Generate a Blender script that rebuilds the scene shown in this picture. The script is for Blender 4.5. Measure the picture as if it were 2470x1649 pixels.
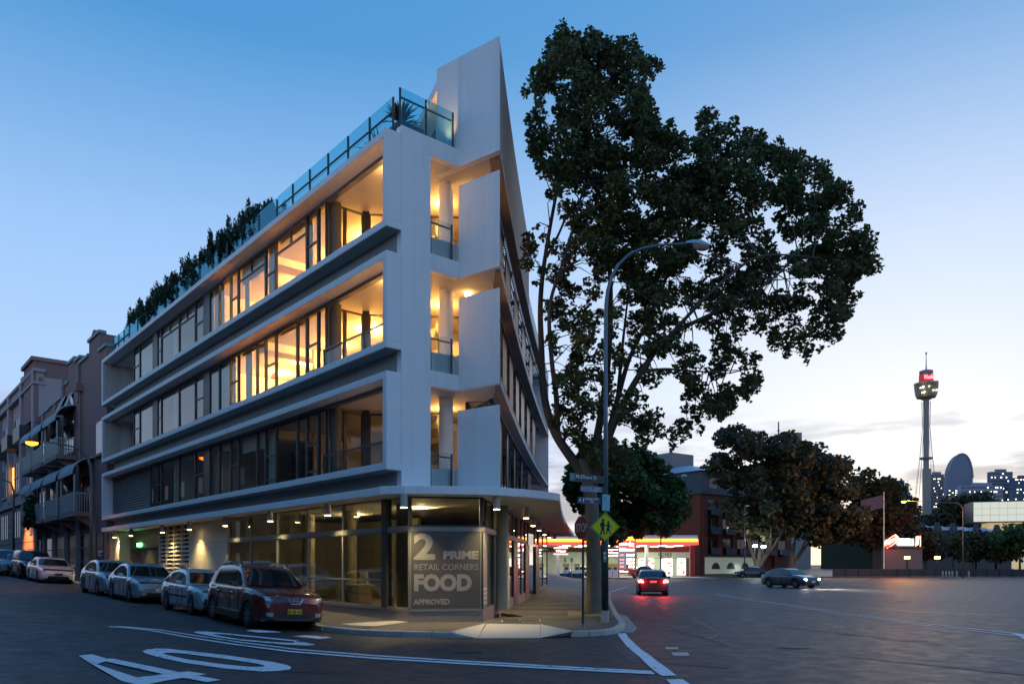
import bpy, math, random
from mathutils import Vector, Matrix
R = math.radians
for o in list(bpy.data.objects): bpy.data.objects.remove(o)
scene = bpy.context.scene
col = scene.collection
random.seed(7)
# ------------------------------------------------------------------ camera
F, CX, HY, EZ = 1850.0, 1235.0, 1361.0, 1.75      # photo focal length in px, principal x, horizon y, eye height
cam = bpy.data.cameras.new('camera'); camo = bpy.data.objects.new('camera', cam); col.objects.link(camo)
cam.sensor_width = 36; cam.sensor_fit = 'HORIZONTAL'; cam.lens = F/2470*36
cam.shift_y = (HY-824.5)/2470; cam.clip_end = 8000; cam.clip_start = .1
camo.location = (0, 0, EZ); camo.rotation_euler = (R(90), 0, 0)
scene.camera = camo
# ------------------------------------------------------------------ sky, sun, exposure
SUN_AZ = 27.0          # degrees to the right of +Y: behind the tower
world = bpy.data.worlds.new('World'); scene.world = world; world.use_nodes = True
wn = world.node_tree; wn.nodes.clear()
def wnode(t, **k):
    n = wn.nodes.new(t)
    for a, b in k.items(): setattr(n, a, b)
    return n
wl = wn.links.new
def wmath(op, a, b=None, clamp=False):
    n = wnode('ShaderNodeMath', operation=op, use_clamp=clamp)
    for i, q in enumerate((a, b)):
        if q is None: continue
        if isinstance(q, (int, float)): n.inputs[i].default_value = q
        else: wl(q, n.inputs[i])
    return n.outputs[0]
def wmix(f, a, b, mode='MIX'):
    n = wnode('ShaderNodeMix', data_type='RGBA', blend_type=mode)
    for k, q in (('Factor', f), ('A', a), ('B', b)):
        if isinstance(q, (int, float)): n.inputs[k].default_value = q
        elif isinstance(q, tuple): n.inputs[k].default_value = q+(1,)
        else: wl(q, n.inputs[k])
    return n.outputs['Result']
sky = wnode('ShaderNodeTexSky', sky_type='NISHITA', sun_disc=False, sun_elevation=R(4), sun_rotation=R(SUN_AZ),
            altitude=10, air_density=1.0, dust_density=.3, ozone_density=4)
tcw = wnode('ShaderNodeTexCoord'); sep = wnode('ShaderNodeSeparateXYZ'); wl(tcw.outputs['Generated'], sep.inputs[0])
el = wmath('MAXIMUM', sep.outputs['Z'], 0.0)
rp = wnode('ShaderNodeValToRGB'); wl(el, rp.inputs[0])
stops = [(0.0, (.34, .34, .43)), (.10, (.335, .375, .525)), (.22, (.285, .40, .575)), (.36, (.215, .35, .56)), (.55, (.048, .19, .395)), (1.0, (.035, .15, .40))]
cr = rp.color_ramp
while len(cr.elements) < len(stops): cr.elements.new(.5)
for e, (p, c) in zip(cr.elements, stops): e.position = p; e.color = c+(1,)
dp = wnode('ShaderNodeVectorMath', operation='DOT_PRODUCT'); wl(tcw.outputs['Generated'], dp.inputs[0])
dp.inputs[1].default_value = (math.sin(R(SUN_AZ)), math.cos(R(SUN_AZ)), 0.02)
cosg = wmath('MAXIMUM', dp.outputs['Value'], 0.0)
wide = wmath('MULTIPLY', wmath('POWER', cosg, 5.0), wmath('POWER', wmath('SUBTRACT', 1.0, wmath('MULTIPLY', el, 1.35, True), True), 2.0), True)
glow = wmath('POWER', cosg, 14.0)
c1 = wmix(wmath('MULTIPLY', wide, .92, True), rp.outputs[0], (.53, .515, .555))
c2 = wmix(wmath('MULTIPLY', glow, .9, True), c1, (.61, .585, .56))
# thin evening cloud low over the sunset
mp = wnode('ShaderNodeMapping'); mp.inputs['Scale'].default_value = (5.5, 5.5, 34); mp.inputs['Location'].default_value = (3.1, .7, 0.4); wl(tcw.outputs['Generated'], mp.inputs[0])
nz = wnode('ShaderNodeTexNoise'); nz.inputs['Scale'].default_value = 1; nz.inputs['Detail'].default_value = 7; nz.inputs['Roughness'].default_value = .55; wl(mp.outputs[0], nz.inputs[0])
cm = wnode('ShaderNodeMapRange', interpolation_type='SMOOTHSTEP'); wl(nz.outputs['Fac'], cm.inputs['Value']); cm.inputs['From Min'].default_value = .47; cm.inputs['From Max'].default_value = .62
band = wnode('ShaderNodeMapRange', interpolation_type='SMOOTHSTEP'); wl(el, band.inputs['Value']); band.inputs['From Min'].default_value = .21; band.inputs['From Max'].default_value = .12
cf = wmath('MULTIPLY', wmath('MULTIPLY', cm.outputs[0], band.outputs[0]), .9)
low = wnode('ShaderNodeMapRange', interpolation_type='SMOOTHSTEP'); wl(el, low.inputs['Value']); low.inputs['From Min'].default_value = .13; low.inputs['From Max'].default_value = .0
c2 = wmix(wmath('MULTIPLY', wmath('MULTIPLY', low.outputs[0], wmath('POWER', cosg, 9.0)), .75), c2, (.66, .50, .40))
c3 = wmix(cf, c2, (.23, .20, .22))
c4 = wmix(.03, c3, sky.outputs[0])
bg = wnode('ShaderNodeBackground'); wo = wnode('ShaderNodeOutputWorld')
bg.inputs['Strength'].default_value = 0.53
wl(c4, bg.inputs['Color']); wl(bg.outputs[0], wo.inputs[0])
sun = bpy.data.lights.new('sun', 'SUN'); suno = bpy.data.objects.new('sun', sun); col.objects.link(suno)
sun.energy = 0.12; sun.angle = R(12); sun.color = (1, .82, .66)
suno.rotation_euler = (R(90-4), 0, R(180-SUN_AZ))
scene.view_settings.view_transform = 'Standard'; scene.view_settings.look = 'None'
scene.view_settings.gamma = 1; scene.view_settings.use_curve_mapping = False
scene.view_settings.exposure = 1.62
scene.render.engine = 'CYCLES'
scene.cycles.max_bounces = 6; scene.cycles.transparent_max_bounces = 24
scene.cycles.glossy_bounces = 4; scene.cycles.diffuse_bounces = 4; scene.cycles.transmission_bounces = 4
scene.cycles.sample_clamp_indirect = 4; scene.cycles.caustics_reflective = False; scene.cycles.caustics_refractive = False
# ------------------------------------------------------------------ materials
MATS = {}
def M(name, c, rough=.6, metal=0, var=.12, scale=4, bump=0, bscale=30, emit=None, es=0, spec=.5, coat=0, streak=0):
    if name in MATS: return MATS[name]
    m = bpy.data.materials.new(name); m.use_nodes = True; nt = m.node_tree; N = nt.nodes; L = nt.links
    b = N['Principled BSDF']
    b.inputs['Roughness'].default_value = rough; b.inputs['Metallic'].default_value = metal
    b.inputs['Specular IOR Level'].default_value = spec
    if coat: b.inputs['Coat Weight'].default_value = coat; b.inputs['Coat Roughness'].default_value = .04
    c = tuple(c)+(1,) if len(c) == 3 else c
    b.inputs['Base Color'].default_value = c
    if var or bump:
        tc = N.new('ShaderNodeTexCoord')
    if var:
        n = N.new('ShaderNodeTexNoise'); n.inputs['Scale'].default_value = scale; n.inputs['Detail'].default_value = 6; n.inputs['Roughness'].default_value = .65
        L.new(tc.outputs['Object'], n.inputs['Vector'])
        mx = N.new('ShaderNodeMix'); mx.data_type = 'RGBA'
        mx.inputs['A'].default_value = tuple(min(1, x*(1-var)) for x in c[:3])+(1,)
        mx.inputs['B'].default_value = tuple(min(1, x*(1+var)) for x in c[:3])+(1,)
        L.new(n.outputs['Fac'], mx.inputs['Factor']); L.new(mx.outputs['Result'], b.inputs['Base Color'])
        rr = N.new('ShaderNodeMapRange'); rr.inputs['To Min'].default_value = max(0, rough*.85); rr.inputs['To Max'].default_value = min(1, rough*1.15)
        L.new(n.outputs['Fac'], rr.inputs['Value']); L.new(rr.outputs[0], b.inputs['Roughness'])
    if streak:
        mp_ = N.new('ShaderNodeMapping'); mp_.inputs['Scale'].default_value = (2.2, 2.2, .10); L.new(tc.outputs['Object'], mp_.inputs[0])
        n3 = N.new('ShaderNodeTexNoise'); n3.inputs['Scale'].default_value = 1.6; n3.inputs['Detail'].default_value = 7; n3.inputs['Roughness'].default_value = .7; L.new(mp_.outputs[0], n3.inputs['Vector'])
        r3 = N.new('ShaderNodeMapRange'); r3.inputs['From Min'].default_value = .5; r3.inputs['From Max'].default_value = .78; r3.inputs['To Min'].default_value = 0; r3.inputs['To Max'].default_value = streak; L.new(n3.outputs['Fac'], r3.inputs['Value'])
        m3 = N.new('ShaderNodeMix'); m3.data_type = 'RGBA'; L.new(r3.outputs[0], m3.inputs['Factor']); L.new(mx.outputs['Result'], m3.inputs['A']); m3.inputs['B'].default_value = (c[0]*.45, c[1]*.43, c[2]*.40, 1); L.new(m3.outputs['Result'], b.inputs['Base Color'])
    if bump:
        n2 = N.new('ShaderNodeTexNoise'); n2.inputs['Scale'].default_value = bscale; n2.inputs['Detail'].default_value = 4
        L.new(tc.outputs['Object'], n2.inputs['Vector'])
        bp = N.new('ShaderNodeBump'); bp.inputs['Strength'].default_value = bump; bp.inputs['Distance'].default_value = .02
        L.new(n2.outputs['Fac'], bp.inputs['Height']); L.new(bp.outputs[0], b.inputs['Normal'])
    if emit:
        b.inputs['Emission Color'].default_value = tuple(emit)+(1,); b.inputs['Emission Strength'].default_value = es
    MATS[name] = m
    return m
def MGlass(name, tint=(.9, .95, .95), refl=1.0, rough=.01, ior=1.5, rcol=(1, 1, 1)):
    if name in MATS: return MATS[name]
    m = bpy.data.materials.new(name); m.use_nodes = True; nt = m.node_tree; N = nt.nodes; L = nt.links; N.clear()
    t = N.new('ShaderNodeBsdfTransparent'); t.inputs[0].default_value = tuple(tint)+(1,)
    g = N.new('ShaderNodeBsdfGlossy'); g.inputs['Roughness'].default_value = rough; g.inputs['Color'].default_value = tuple(rcol)+(1,)
    lw = N.new('ShaderNodeLayerWeight'); pw_ = N.new('ShaderNodeMath'); pw_.operation = 'POWER'; pw_.inputs[1].default_value = 4.6; L.new(lw.outputs['Facing'], pw_.inputs[0])
    fr = N.new('ShaderNodeMath'); fr.operation = 'MULTIPLY_ADD'; fr.inputs[1].default_value = .95; fr.inputs[2].default_value = .045; L.new(pw_.outputs[0], fr.inputs[0])
    mu = N.new('ShaderNodeMath'); mu.operation = 'MULTIPLY'; mu.use_clamp = True; mu.inputs[1].default_value = refl
    mx = N.new('ShaderNodeMixShader'); o = N.new('ShaderNodeOutputMaterial')
    L.new(fr.outputs[0], mu.inputs[0]); L.new(mu.outputs[0], mx.inputs[0]); L.new(t.outputs[0], mx.inputs[1]); L.new(g.outputs[0], mx.inputs[2]); L.new(mx.outputs[0], o.inputs[0])
    MATS[name] = m
    return m
def MEmit(name, c, s):
    return M(name, (.02, .02, .02), .5, var=0, emit=c, es=s)
# ------------------------------------------------------------------ mesh helpers
ORG = {}
class Fr:
    """a plan frame: point = o + a*u + b*v, height z"""
    def __init__(s, o, u, v): s.o = Vector((o[0], o[1])); s.u = Vector(u).normalized(); s.v = Vector(v).normalized()
    def __call__(s, a, b, z): p = s.o+s.u*a+s.v*b; return Vector((p.x, p.y, z))
WF = Fr((0, 0), (1, 0), (0, 1))
class MB:
    def __init__(s): s.v = []; s.f = []; s.fm = []; s.cm = 0
    def add(s, vs, fs):
        b = len(s.v); s.v += [Vector(p) for p in vs]
        for f in fs: s.f.append(tuple(b+i for i in f)); s.fm.append(s.cm)
        return s
    def poly(s, pts): return s.add(pts, [tuple(range(len(pts)))])
    def box(s, fr, a0, a1, b0, b1, z0, z1):
        vs = [fr(a, b, z) for z in (z0, z1) for a, b in ((a0, b0), (a1, b0), (a1, b1), (a0, b1))]
        return s.add(vs, [(3, 2, 1, 0), (4, 5, 6, 7), (0, 1, 5, 4), (1, 2, 6, 5), (2, 3, 7, 6), (3, 0, 4, 7)])
    def prism(s, pts, z0, z1, zf=None):
        n = len(pts)
        z = zf or (lambda p: 0)
        vs = [(p[0], p[1], z0+z(p)) for p in pts]+[(p[0], p[1], z1+z(p)) for p in pts]
        fs = [tuple(range(n-1, -1, -1)), tuple(range(n, 2*n))]+[(i, (i+1) % n, n+(i+1) % n, n+i) for i in range(n)]
        return s.add(vs, fs)
    def hexa(s, p): return s.add(p, [(3, 2, 1, 0), (4, 5, 6, 7), (0, 1, 5, 4), (1, 2, 6, 5), (2, 3, 7, 6), (3, 0, 4, 7)])
    def tube(s, pts, r, n=8, cap=True):
        pts = [Vector(p) for p in pts]; m = len(pts)
        rs = r if isinstance(r, (list, tuple)) else [r]*m
        vs = []; up = None
        for i, p in enumerate(pts):
            d = (pts[min(i+1, m-1)]-pts[max(i-1, 0)]).normalized()
            if up is None: up = Vector((0, 0, 1)) if abs(d.z) < .9 else Vector((1, 0, 0))
            x = d.cross(up)
            if x.length < 1e-4: x = d.cross(Vector((0, 1, 0)))
            x.normalize(); y = x.cross(d).normalized(); up = y
            for k in range(n):
                a = 2*math.pi*k/n; vs.append(p+x*rs[i]*math.cos(a)+y*rs[i]*math.sin(a))
        fs = [(i*n+k, i*n+(k+1) % n, (i+1)*n+(k+1) % n, (i+1)*n+k) for i in range(m-1) for k in range(n)]
        if cap: fs += [tuple(range(n-1, -1, -1)), tuple(range((m-1)*n, m*n))]
        return s.add(vs, fs)
    def lathe(s, prof, c, n=16, axis='z'):
        vs = []
        for r, h in prof:
            for k in range(n):
                a = 2*math.pi*k/n
                if axis == 'z': vs.append((c[0]+r*math.cos(a), c[1]+r*math.sin(a), c[2]+h))
                elif axis == 'y': vs.append((c[0]+r*math.cos(a), c[1]+h, c[2]+r*math.sin(a)))
                else: vs.append((c[0]+h, c[1]+r*math.cos(a), c[2]+r*math.sin(a)))
        m = len(prof)
        fs = [(i*n+k, i*n+(k+1) % n, (i+1)*n+(k+1) % n, (i+1)*n+k) for i in range(m-1) for k in range(n)]
        fs += [tuple(range(n-1, -1, -1)), tuple(range((m-1)*n, m*n))]
        return s.add(vs, fs)
    def grid(s, rows):
        m = len(rows); n = len(rows[0])
        return s.add([p for r in rows for p in r], [(i*n+k, i*n+k+1, (i+1)*n+k+1, (i+1)*n+k) for i in range(m-1) for k in range(n-1)])
    def build(s, name, mat, parent=None, smooth=False, local=False, bevel=0, sub=0, kind=None):
        me = bpy.data.meshes.new(name)
        off = Vector((0, 0, 0))
        if parent is not None and not local: off = ORG.get(parent.name, Vector((0, 0, 0)))
        me.from_pydata([tuple(p-off) for p in s.v], [], s.f)
        ms = mat if isinstance(mat, (list, tuple)) else [mat]
        for m in ms: me.materials.append(m)
        if len(ms) > 1:
            for p, i in zip(me.polygons, s.fm): p.material_index = i
        if smooth:
            for p in me.polygons: p.use_smooth = True
        me.validate(); 
        o = bpy.data.objects.new(name, me); col.objects.link(o)
        if parent is not None:
            o.parent = parent; ORG[o.name] = off
        if sub:
            md = o.modifiers.new('sub', 'SUBSURF'); md.levels = sub; md.render_levels = sub
        if bevel:
            md = o.modifiers.new('bev', 'BEVEL'); md.width = bevel; md.segments = 2; md.limit_method = 'ANGLE'
        if kind: o['kind'] = kind
        return o
def thing(name, label, cat, loc=(0, 0, 0), rz=0, group=None):
    o = bpy.data.objects.new(name, None); col.objects.link(o); o.empty_display_size = .3
    o.location = loc; o.rotation_euler = (0, 0, rz); o['label'] = label; o['category'] = cat
    if group: o['group'] = group
    ORG[o.name] = Vector(loc)
    return o
def tag(o, label, cat, group=None):
    o['label'] = label; o['category'] = cat
    if group: o['group'] = group
    return o
def copy_tree(o, parent=None):
    c = o.copy(); col.objects.link(c); c.parent = parent
    for ch in list(o.children): copy_tree(ch, c)
    return c
def text(name, body, mat, parent, pos, ux, uz, size, bold=0, align='CENTER', depth=.004, width=None, shear=0, local=False):
    """flat lettering: pos = world point of the baseline, ux = reading direction, uz = up"""
    cu = bpy.data.curves.new(name, 'FONT'); cu.body = body; cu.size = size; cu.align_x = align; cu.extrude = depth; cu.offset = bold; cu.shear = shear
    cu.resolution_u = 3
    t = bpy.data.objects.new(name, cu); col.objects.link(t)
    bpy.context.view_layer.update()
    dg = bpy.context.evaluated_depsgraph_get()
    me = bpy.data.meshes.new_from_object(t.evaluated_get(dg)); bpy.data.objects.remove(t); bpy.data.curves.remove(cu)
    me.materials.clear(); me.materials.append(mat)
    ux = Vector(ux).normalized(); uz = Vector(uz).normalized(); n = ux.cross(uz)
    off = Vector((0, 0, 0)) if (parent is None or local) else ORG.get(parent.name, Vector((0, 0, 0)))
    sx = 1
    if width:
        w = max(v.co.x for v in me.vertices)-min(v.co.x for v in me.vertices); sx = width/w
    for v in me.vertices:
        x, y, z = v.co.x*sx, v.co.y, v.co.z
        v.co = Vector(pos)-off+ux*x+uz*y+n*z
    o = bpy.data.objects.new(name, me); col.objects.link(o)
    if parent is not None: o.parent = parent; ORG[o.name] = off
    return o
# ------------------------------------------------------------------ photo pixel -> place
def P(px, py, Y): return Vector(((px-CX)/F*Y, Y, EZ+(HY-py)/F*Y))
def X_at(px, Y): return (px-CX)/F*Y
A = (-3.41, 20.83)
LF = Fr(A, (-.652, .758), (.758, .652))          # left facade: a along the street (away), b into the building
def sd(x, y):
    r = Vector((x-A[0], y-A[1])); return r.dot(LF.u), r.dot(LF.v)
def sm(a, b, x):
    t = min(1, max(0, (x-a)/(b-a))); return t*t*(3-2*t)
def gz(x, y):
    s, d = sd(x, y); k = -d-1.6
    z = .022*max(0, s) if s < 60 else 1.32
    z *= sm(12, 4, x-(-3))if x > 1 else 1
    if k > 0: z += (.10*sm(0, 1.9, k)+.06*sm(1.5, 5, k))*sm(-4, 1, s)*sm(14, 9, k) if k < 14 else 0
    return z
def G(px, py, off=0):
    z = 0
    for i in range(12):
        Y = (EZ-z)*F/(py-HY); z = gz(X_at(px, Y), Y)
    return Vector((X_at(px, Y), Y, z+off))
def s_of(px, d):
    q = (px-CX)/F; o = LF(0, d, 0)
    return (o.x-q*o.y)/(q*LF.u.y-LF.u.x)
# ================================================================== the setting: road, pavement, kerbs, markings
def asphalt(name, c=(.031, .032, .036), rough=.57):
    m = bpy.data.materials.new(name); m.use_nodes = True; nt = m.node_tree; N = nt.nodes; L = nt.links; b = N['Principled BSDF']
    tc = N.new('ShaderNodeTexCoord')
    def noise(s, d, r=.6):
        n = N.new('ShaderNodeTexNoise'); n.inputs['Scale'].default_value = s; n.inputs['Detail'].default_value = d; n.inputs['Roughness'].default_value = r
        L.new(tc.outputs['Object'], n.inputs['Vector']); return n
    n1 = noise(.16, 5); n2 = noise(70, 2, .5); n3 = noise(2.2, 6, .7)
    def mr(src, a, bb, lo, hi):
        r = N.new('ShaderNodeMapRange'); r.inputs['From Min'].default_value = a; r.inputs['From Max'].default_value = bb
        r.inputs['To Min'].default_value = lo; r.inputs['To Max'].default_value = hi; L.new(src, r.inputs['Value']); return r.outputs[0]
    def mul(x, y):
        q = N.new('ShaderNodeMath'); q.operation = 'MULTIPLY'; L.new(x, q.inputs[0]); L.new(y, q.inputs[1]); return q.outputs[0]
    f = mul(mul(mr(n1.outputs['Fac'], .35, .65, .90, 1.10), mr(n2.outputs['Fac'], .3, .75, .35, 2.1)), mr(n3.outputs['Fac'], .3, .7, .93, 1.07))
    # stains and fine cracks
    n4 = noise(.55, 6, .7); f = mul(f, mr(n4.outputs['Fac'], .58, .68, 1.0, .80))
    n5 = noise(.9, 3); ad = N.new('ShaderNodeVectorMath'); ad.operation = 'MULTIPLY_ADD'; ad.inputs[1].default_value = (1.1, 1.1, 0); L.new(n5.outputs['Color'], ad.inputs[0]); L.new(tc.outputs['Object'], ad.inputs[2])
    vo = N.new('ShaderNodeTexVoronoi'); vo.feature = 'DISTANCE_TO_EDGE'; vo.inputs['Scale'].default_value = .33; L.new(ad.outputs[0], vo.inputs['Vector'])
    f = mul(f, mr(vo.outputs['Distance'], .0, .010, .45, 1.0))
    v = N.new('ShaderNodeVectorMath'); v.operation = 'SCALE'; v.inputs[0].default_value = c; L.new(f, v.inputs['Scale'])
    L.new(v.outputs[0], b.inputs['Base Color'])
    L.new(mr(n3.outputs['Fac'], .3, .7, rough-.12, rough+.12), b.inputs['Roughness'])
    bp = N.new('ShaderNodeBump'); bp.inputs['Strength'].default_value = .55; bp.inputs['Distance'].default_value = .012
    L.new(n2.outputs['Fac'], bp.inputs['Height']); L.new(bp.outputs[0], b.inputs['Normal'])
    b.inputs['Specular IOR Level'].default_value = .35
    return m
m_asph = asphalt('asphalt'); m_asph2 = asphalt('asphalt_patch', (.025, .026, .030), .57); m_foot = asphalt('footpath_asphalt', (.095, .085, .072), .75)
def paint(name, c):
    m = bpy.data.materials.new(name); m.use_nodes = True; nt = m.node_tree; N = nt.nodes; L = nt.links; b = N['Principled BSDF']
    tc = N.new('ShaderNodeTexCoord'); n = N.new('ShaderNodeTexNoise'); n.inputs['Scale'].default_value = 2.6; n.inputs['Detail'].default_value = 8; n.inputs['Roughness'].default_value = .8
    L.new(tc.outputs['Object'], n.inputs['Vector'])
    r = N.new('ShaderNodeMapRange'); r.inputs['From Min'].default_value = .37; r.inputs['From Max'].default_value = .43; L.new(n.outputs['Fac'], r.inputs['Value'])
    mx = N.new('ShaderNodeMix'); mx.data_type = 'RGBA'; mx.inputs['A'].default_value = (.07, .07, .075, 1); mx.inputs['B'].default_value = c+(1,)
    L.new(r.outputs[0], mx.inputs['Factor']); L.new(mx.outputs['Result'], b.inputs['Base Color']); b.inputs['Roughness'].default_value = .6
    return m
m_paint = paint('road_paint', (.76, .77, .78))
m_conc = M('concrete', (.52, .48, .42), .8, var=.22, scale=2.5, bump=.25, bscale=60)
m_kerb = M('kerb_concrete', (.40, .38, .36), .8, var=.3, scale=3, bump=.3, bscale=40)
xs = [-600, -200, -120, -90, -70, -55]+[-45+.5*i for i in range(103)]+[8, 10, 14, 20, 30, 45, 65, 90, 130, 200, 600]
ys = [-300, -60, -30, -10, 0, 3]+[5+.5*i for i in range(121)]+[68, 72, 80, 95, 120, 160, 220, 600]
mb = MB(); mb.grid([[(x, y, gz(x, y)) for x in xs] for y in ys])
road = mb.build('road', m_asph, smooth=True); road['kind'] = 'structure'
mb = MB(); mb.poly([(-4000, -600, -.6), (4000, -600, -.6), (4000, 4500, -.6), (-4000, 4500, -.6)])
o = mb.build('ground', M('ground_earth', (.05, .055, .045), .9, var=.3, scale=.02)); o['kind'] = 'structure'
# pavement
PZ = .13
def pz(p):
    s, d = sd(p[0], p[1]); return .022*max(0, s)
kc = [(-4.623, 19.787), (-4.05, 19.32), (-3.62, 19.02), (-3.15, 18.8), (-2.66, 18.65), (-1.91, 18.47), (-1.34, 18.38), (-.82, 18.36), (0, 18.4), (.75, 18.5), (1.39, 18.62), (1.85, 18.78), (2.2, 18.98), (2.5, 19.35), (2.72, 19.92), (2.9, 20.6), (3.04, 21.3)]
kr = [(3.04+.09*(y-21.3)+.0009*(y-21.3)**2, y) for y in (21.3, 24, 27, 30, 34, 38, 42, 45.5)]+[(5.3, 47.4), (4.9, 48.3), (4.2, 48.8), (-6, 49.5)]
pave = MB()
pts = kc[:6]+[(-1.45, 18.40), (-.78, 20.8), (.66, 20.7), (1.42, 18.64)]+kc[11:]+kr[1:]+[(-6, 40), tuple(LF(0, 5, 0)[:2])]
pave.prism(pts, -.1, PZ)
l0 = LF(0, -1.6, 0); l1 = LF(62, -1.6, 0); l2 = LF(62, 3, 0); l3 = LF(0, 3, 0)
pave.prism([l[:2] for l in (l0, l3, l2, l1)], -.1, PZ, pz)
pavement = pave.build('pavement', m_foot); pavement['kind'] = 'structure'
# kerb stones, one by one
kl = [tuple(LF(s, -1.6, 0)[:2]) for s in [46-1.9*i for i in range(25)]]+kc[1:]+kr[1:]
def offs(pl, o):
    r = []
    for i, p in enumerate(pl):
        a = Vector(pl[max(i-1, 0)]); b = Vector(pl[min(i+1, len(pl)-1)]); t = (b-a).normalized(); n = Vector((t.y, -t.x)); q = Vector(p)+n*o; r.append((q.x, q.y))
    return r
ko = offs(kl, .10); ki = offs(kl, -.08); kg = offs(kl, .42)
def kz(p): return pz(p) if sd(*p)[1] < .5 and p[0] < 0 else 0
m_kerb2 = M('kerb_concrete_warm', (.46, .42, .38), .8, var=.3, scale=3, bump=.3, bscale=40)
for i in range(len(kl)-1):
    a, b = i, i+1
    def lerp(p, q, t): return (p[0]+(q[0]-p[0])*t, p[1]+(q[1]-p[1])*t)
    g = .012
    if -1.45 < (kl[a][0]+kl[b][0])/2 < 1.35 and kl[a][1] < 19: continue
    q = [lerp(ki[a], ki[b], g), lerp(ko[a], ko[b], g), lerp(ko[a], ko[b], 1-g), lerp(ki[a], ki[b], 1-g)]
    mb = MB(); zz = [kz(p) for p in q]
    mb.hexa([(p[0], p[1], -.15+z) for p, z in zip(q, zz)]+[(p[0]+(0 if j in (0, 3) else 0), p[1], PZ+.012+z) for j, (p, z) in enumerate(zip(q, zz))])
    mb.build('kerb_stone', m_kerb if i < 28 else m_kerb2, pavement, bevel=.025)
# gutter beside the right kerb
gs = [i for i in range(len(kl)) if i >= 38 and i < 48]
mb = MB()
pin = [ko[i] for i in gs]; pout = [kg[i] for i in gs]
for i in range(len(gs)-1):
    mb.poly([(pin[i][0], pin[i][1], .006), (pout[i][0], pout[i][1], .006), (pout[i+1][0], pout[i+1][1], .006), (pin[i+1][0], pin[i+1][1], .006)])
mb.build('gutter', M('gutter_concrete', (.34, .29, .27), .75, var=.25, scale=5), pavement)
# pale concrete ramps in the footpath
def sheet(name, pix, mat, parent, z):
    mb = MB(); pts = []
    for px, py, *zz in pix:
        z_ = zz[0] if zz else z; Y = (EZ-z_)*F/(py-HY); pts.append((X_at(px, Y), Y, z_))
    mb.poly(pts); return mb.build(name, mat, parent)
PT = PZ+.016
sheet('ramp_panel', [(1152, 1538, .012), (1174, 1503), (1303, 1505), (1302, 1537.5, .012)], m_conc, pavement, PT)
sheet('ramp_panel', [(1082, 1523), (1172, 1502), (1151, 1538, .012), (1095, 1537, .012)], m_conc, pavement, PT+.002)
sheet('ramp_panel', [(1304, 1504), (1384, 1521), (1380, 1533, .012), (1303, 1537.5, .012)], m_conc, pavement, PT+.004)
sheet('ramp_panel', [(790, 1478), (985, 1499), (905, 1509), (850, 1507), (795, 1500)], m_conc, pavement, PT+.002)
# tree pit
mb = MB(); mb.poly([(1.75, 24.0, PT), (3.0, 23.5, PT), (3.25, 26.3, PT), (1.95, 26.6, PT)]); mb.build('tree_pit', M('pit_soil', (.22, .17, .08), .9, var=.4, scale=9, bump=.6, bscale=50), pavement)
# markings ------------------------------------------------------------
def mark(name, pix, z=.012, mat=None, holes=None):
    mb = MB(); mb.poly([G(px, py, z) for px, py in pix]); o = mb.build(name, mat or m_paint, road); return o
def strip(name, c0, c1, z=.012, mat=None):
    mb = MB()
    for i in range(len(c0)-1): mb.poly([G(*c0[i], z), G(*c1[i], z), G(*c1[i+1], z), G(*c0[i+1], z)])
    return mb.build(name, mat or m_paint, road)
def Z5(x, y): return (160+x*.25543, 1490+y*.25543)
# digit four
mark('painted_digit_four', [Z5(*p) for p in [(118, 360), (240, 348), (372, 385), (375, 415), (290, 440), (185, 408)]], .018)
mark('painted_digit_four', [Z5(*p) for p in [(185, 408), (290, 440), (665, 565), (700, 640), (520, 597)]], .012)
mark('painted_digit_four', [Z5(*p) for p in [(340, 390), (440, 388), (1060, 515), (915, 535), (375, 415)]], .016)
mark('painted_digit_four', [Z5(*p) for p in [(640, 570), (915, 536), (1060, 516), (1150, 508), (1330, 535), (1110, 568), (930, 598), (700, 645)]], .014)
mark('painted_digit_four', [Z5(*p) for p in [(1100, 569), (1250, 551), (1462, 590), (1330, 612)]], .016)
def ring(name, cen, outer, inner, z=.012):
    strip(name, outer, inner, z)
def oval(pts_out, pts_in): pass
out0 = [(718, 315), (760, 298), (850, 290), (960, 292), (1100, 308), (1500, 352), (1960, 420), (2090, 448), (2125, 468), (2110, 490), (2000, 503), (1850, 508), (1500, 480), (1110, 425), (860, 370), (745, 335), (718, 315)]
in0 = [(912, 338), (925, 333), (960, 330), (1030, 332), (1100, 338), (1480, 385), (1800, 432), (1860, 448), (1875, 458), (1860, 462), (1800, 465), (1730, 464), (1480, 440), (1150, 395), (1010, 365), (930, 345), (912, 338)]
strip('painted_digit_zero', [Z5(*p) for p in out0], [Z5(*p) for p in in0])
out1 = [(1197, 135), (1240, 128), (1330, 130), (1500, 145), (1900, 185), (2195, 215), (2165, 224), (2260, 234), (2349, 250), (2335, 258), (2260, 262), (2000, 248), (1660, 215), (1400, 178), (1240, 148), (1197, 135)]
in1 = [(1390, 156), (1395, 154), (1420, 152), (1500, 156), (1850, 192), (2150, 222), (2155, 228), (2155, 231), (2150, 234), (2146, 237), (2120, 238), (1980, 230), (1660, 205), (1500, 180), (1400, 160), (1390, 156)]
strip('painted_digit_zero', [Z5(*p) for p in out1], [Z5(*p) for p in in1])
strip('painted_arc', [Z5(*p) for p in [(1692, 120), (1740, 113), (1850, 115), (2025, 132)]], [Z5(*p) for p in [(1800, 138), (1880, 140), (1900, 138), (2015, 138)]])
mark('painted_bar', [(705, 1534), (735, 1532), (790, 1535), (800, 1538), (770, 1541)], .012)
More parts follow.
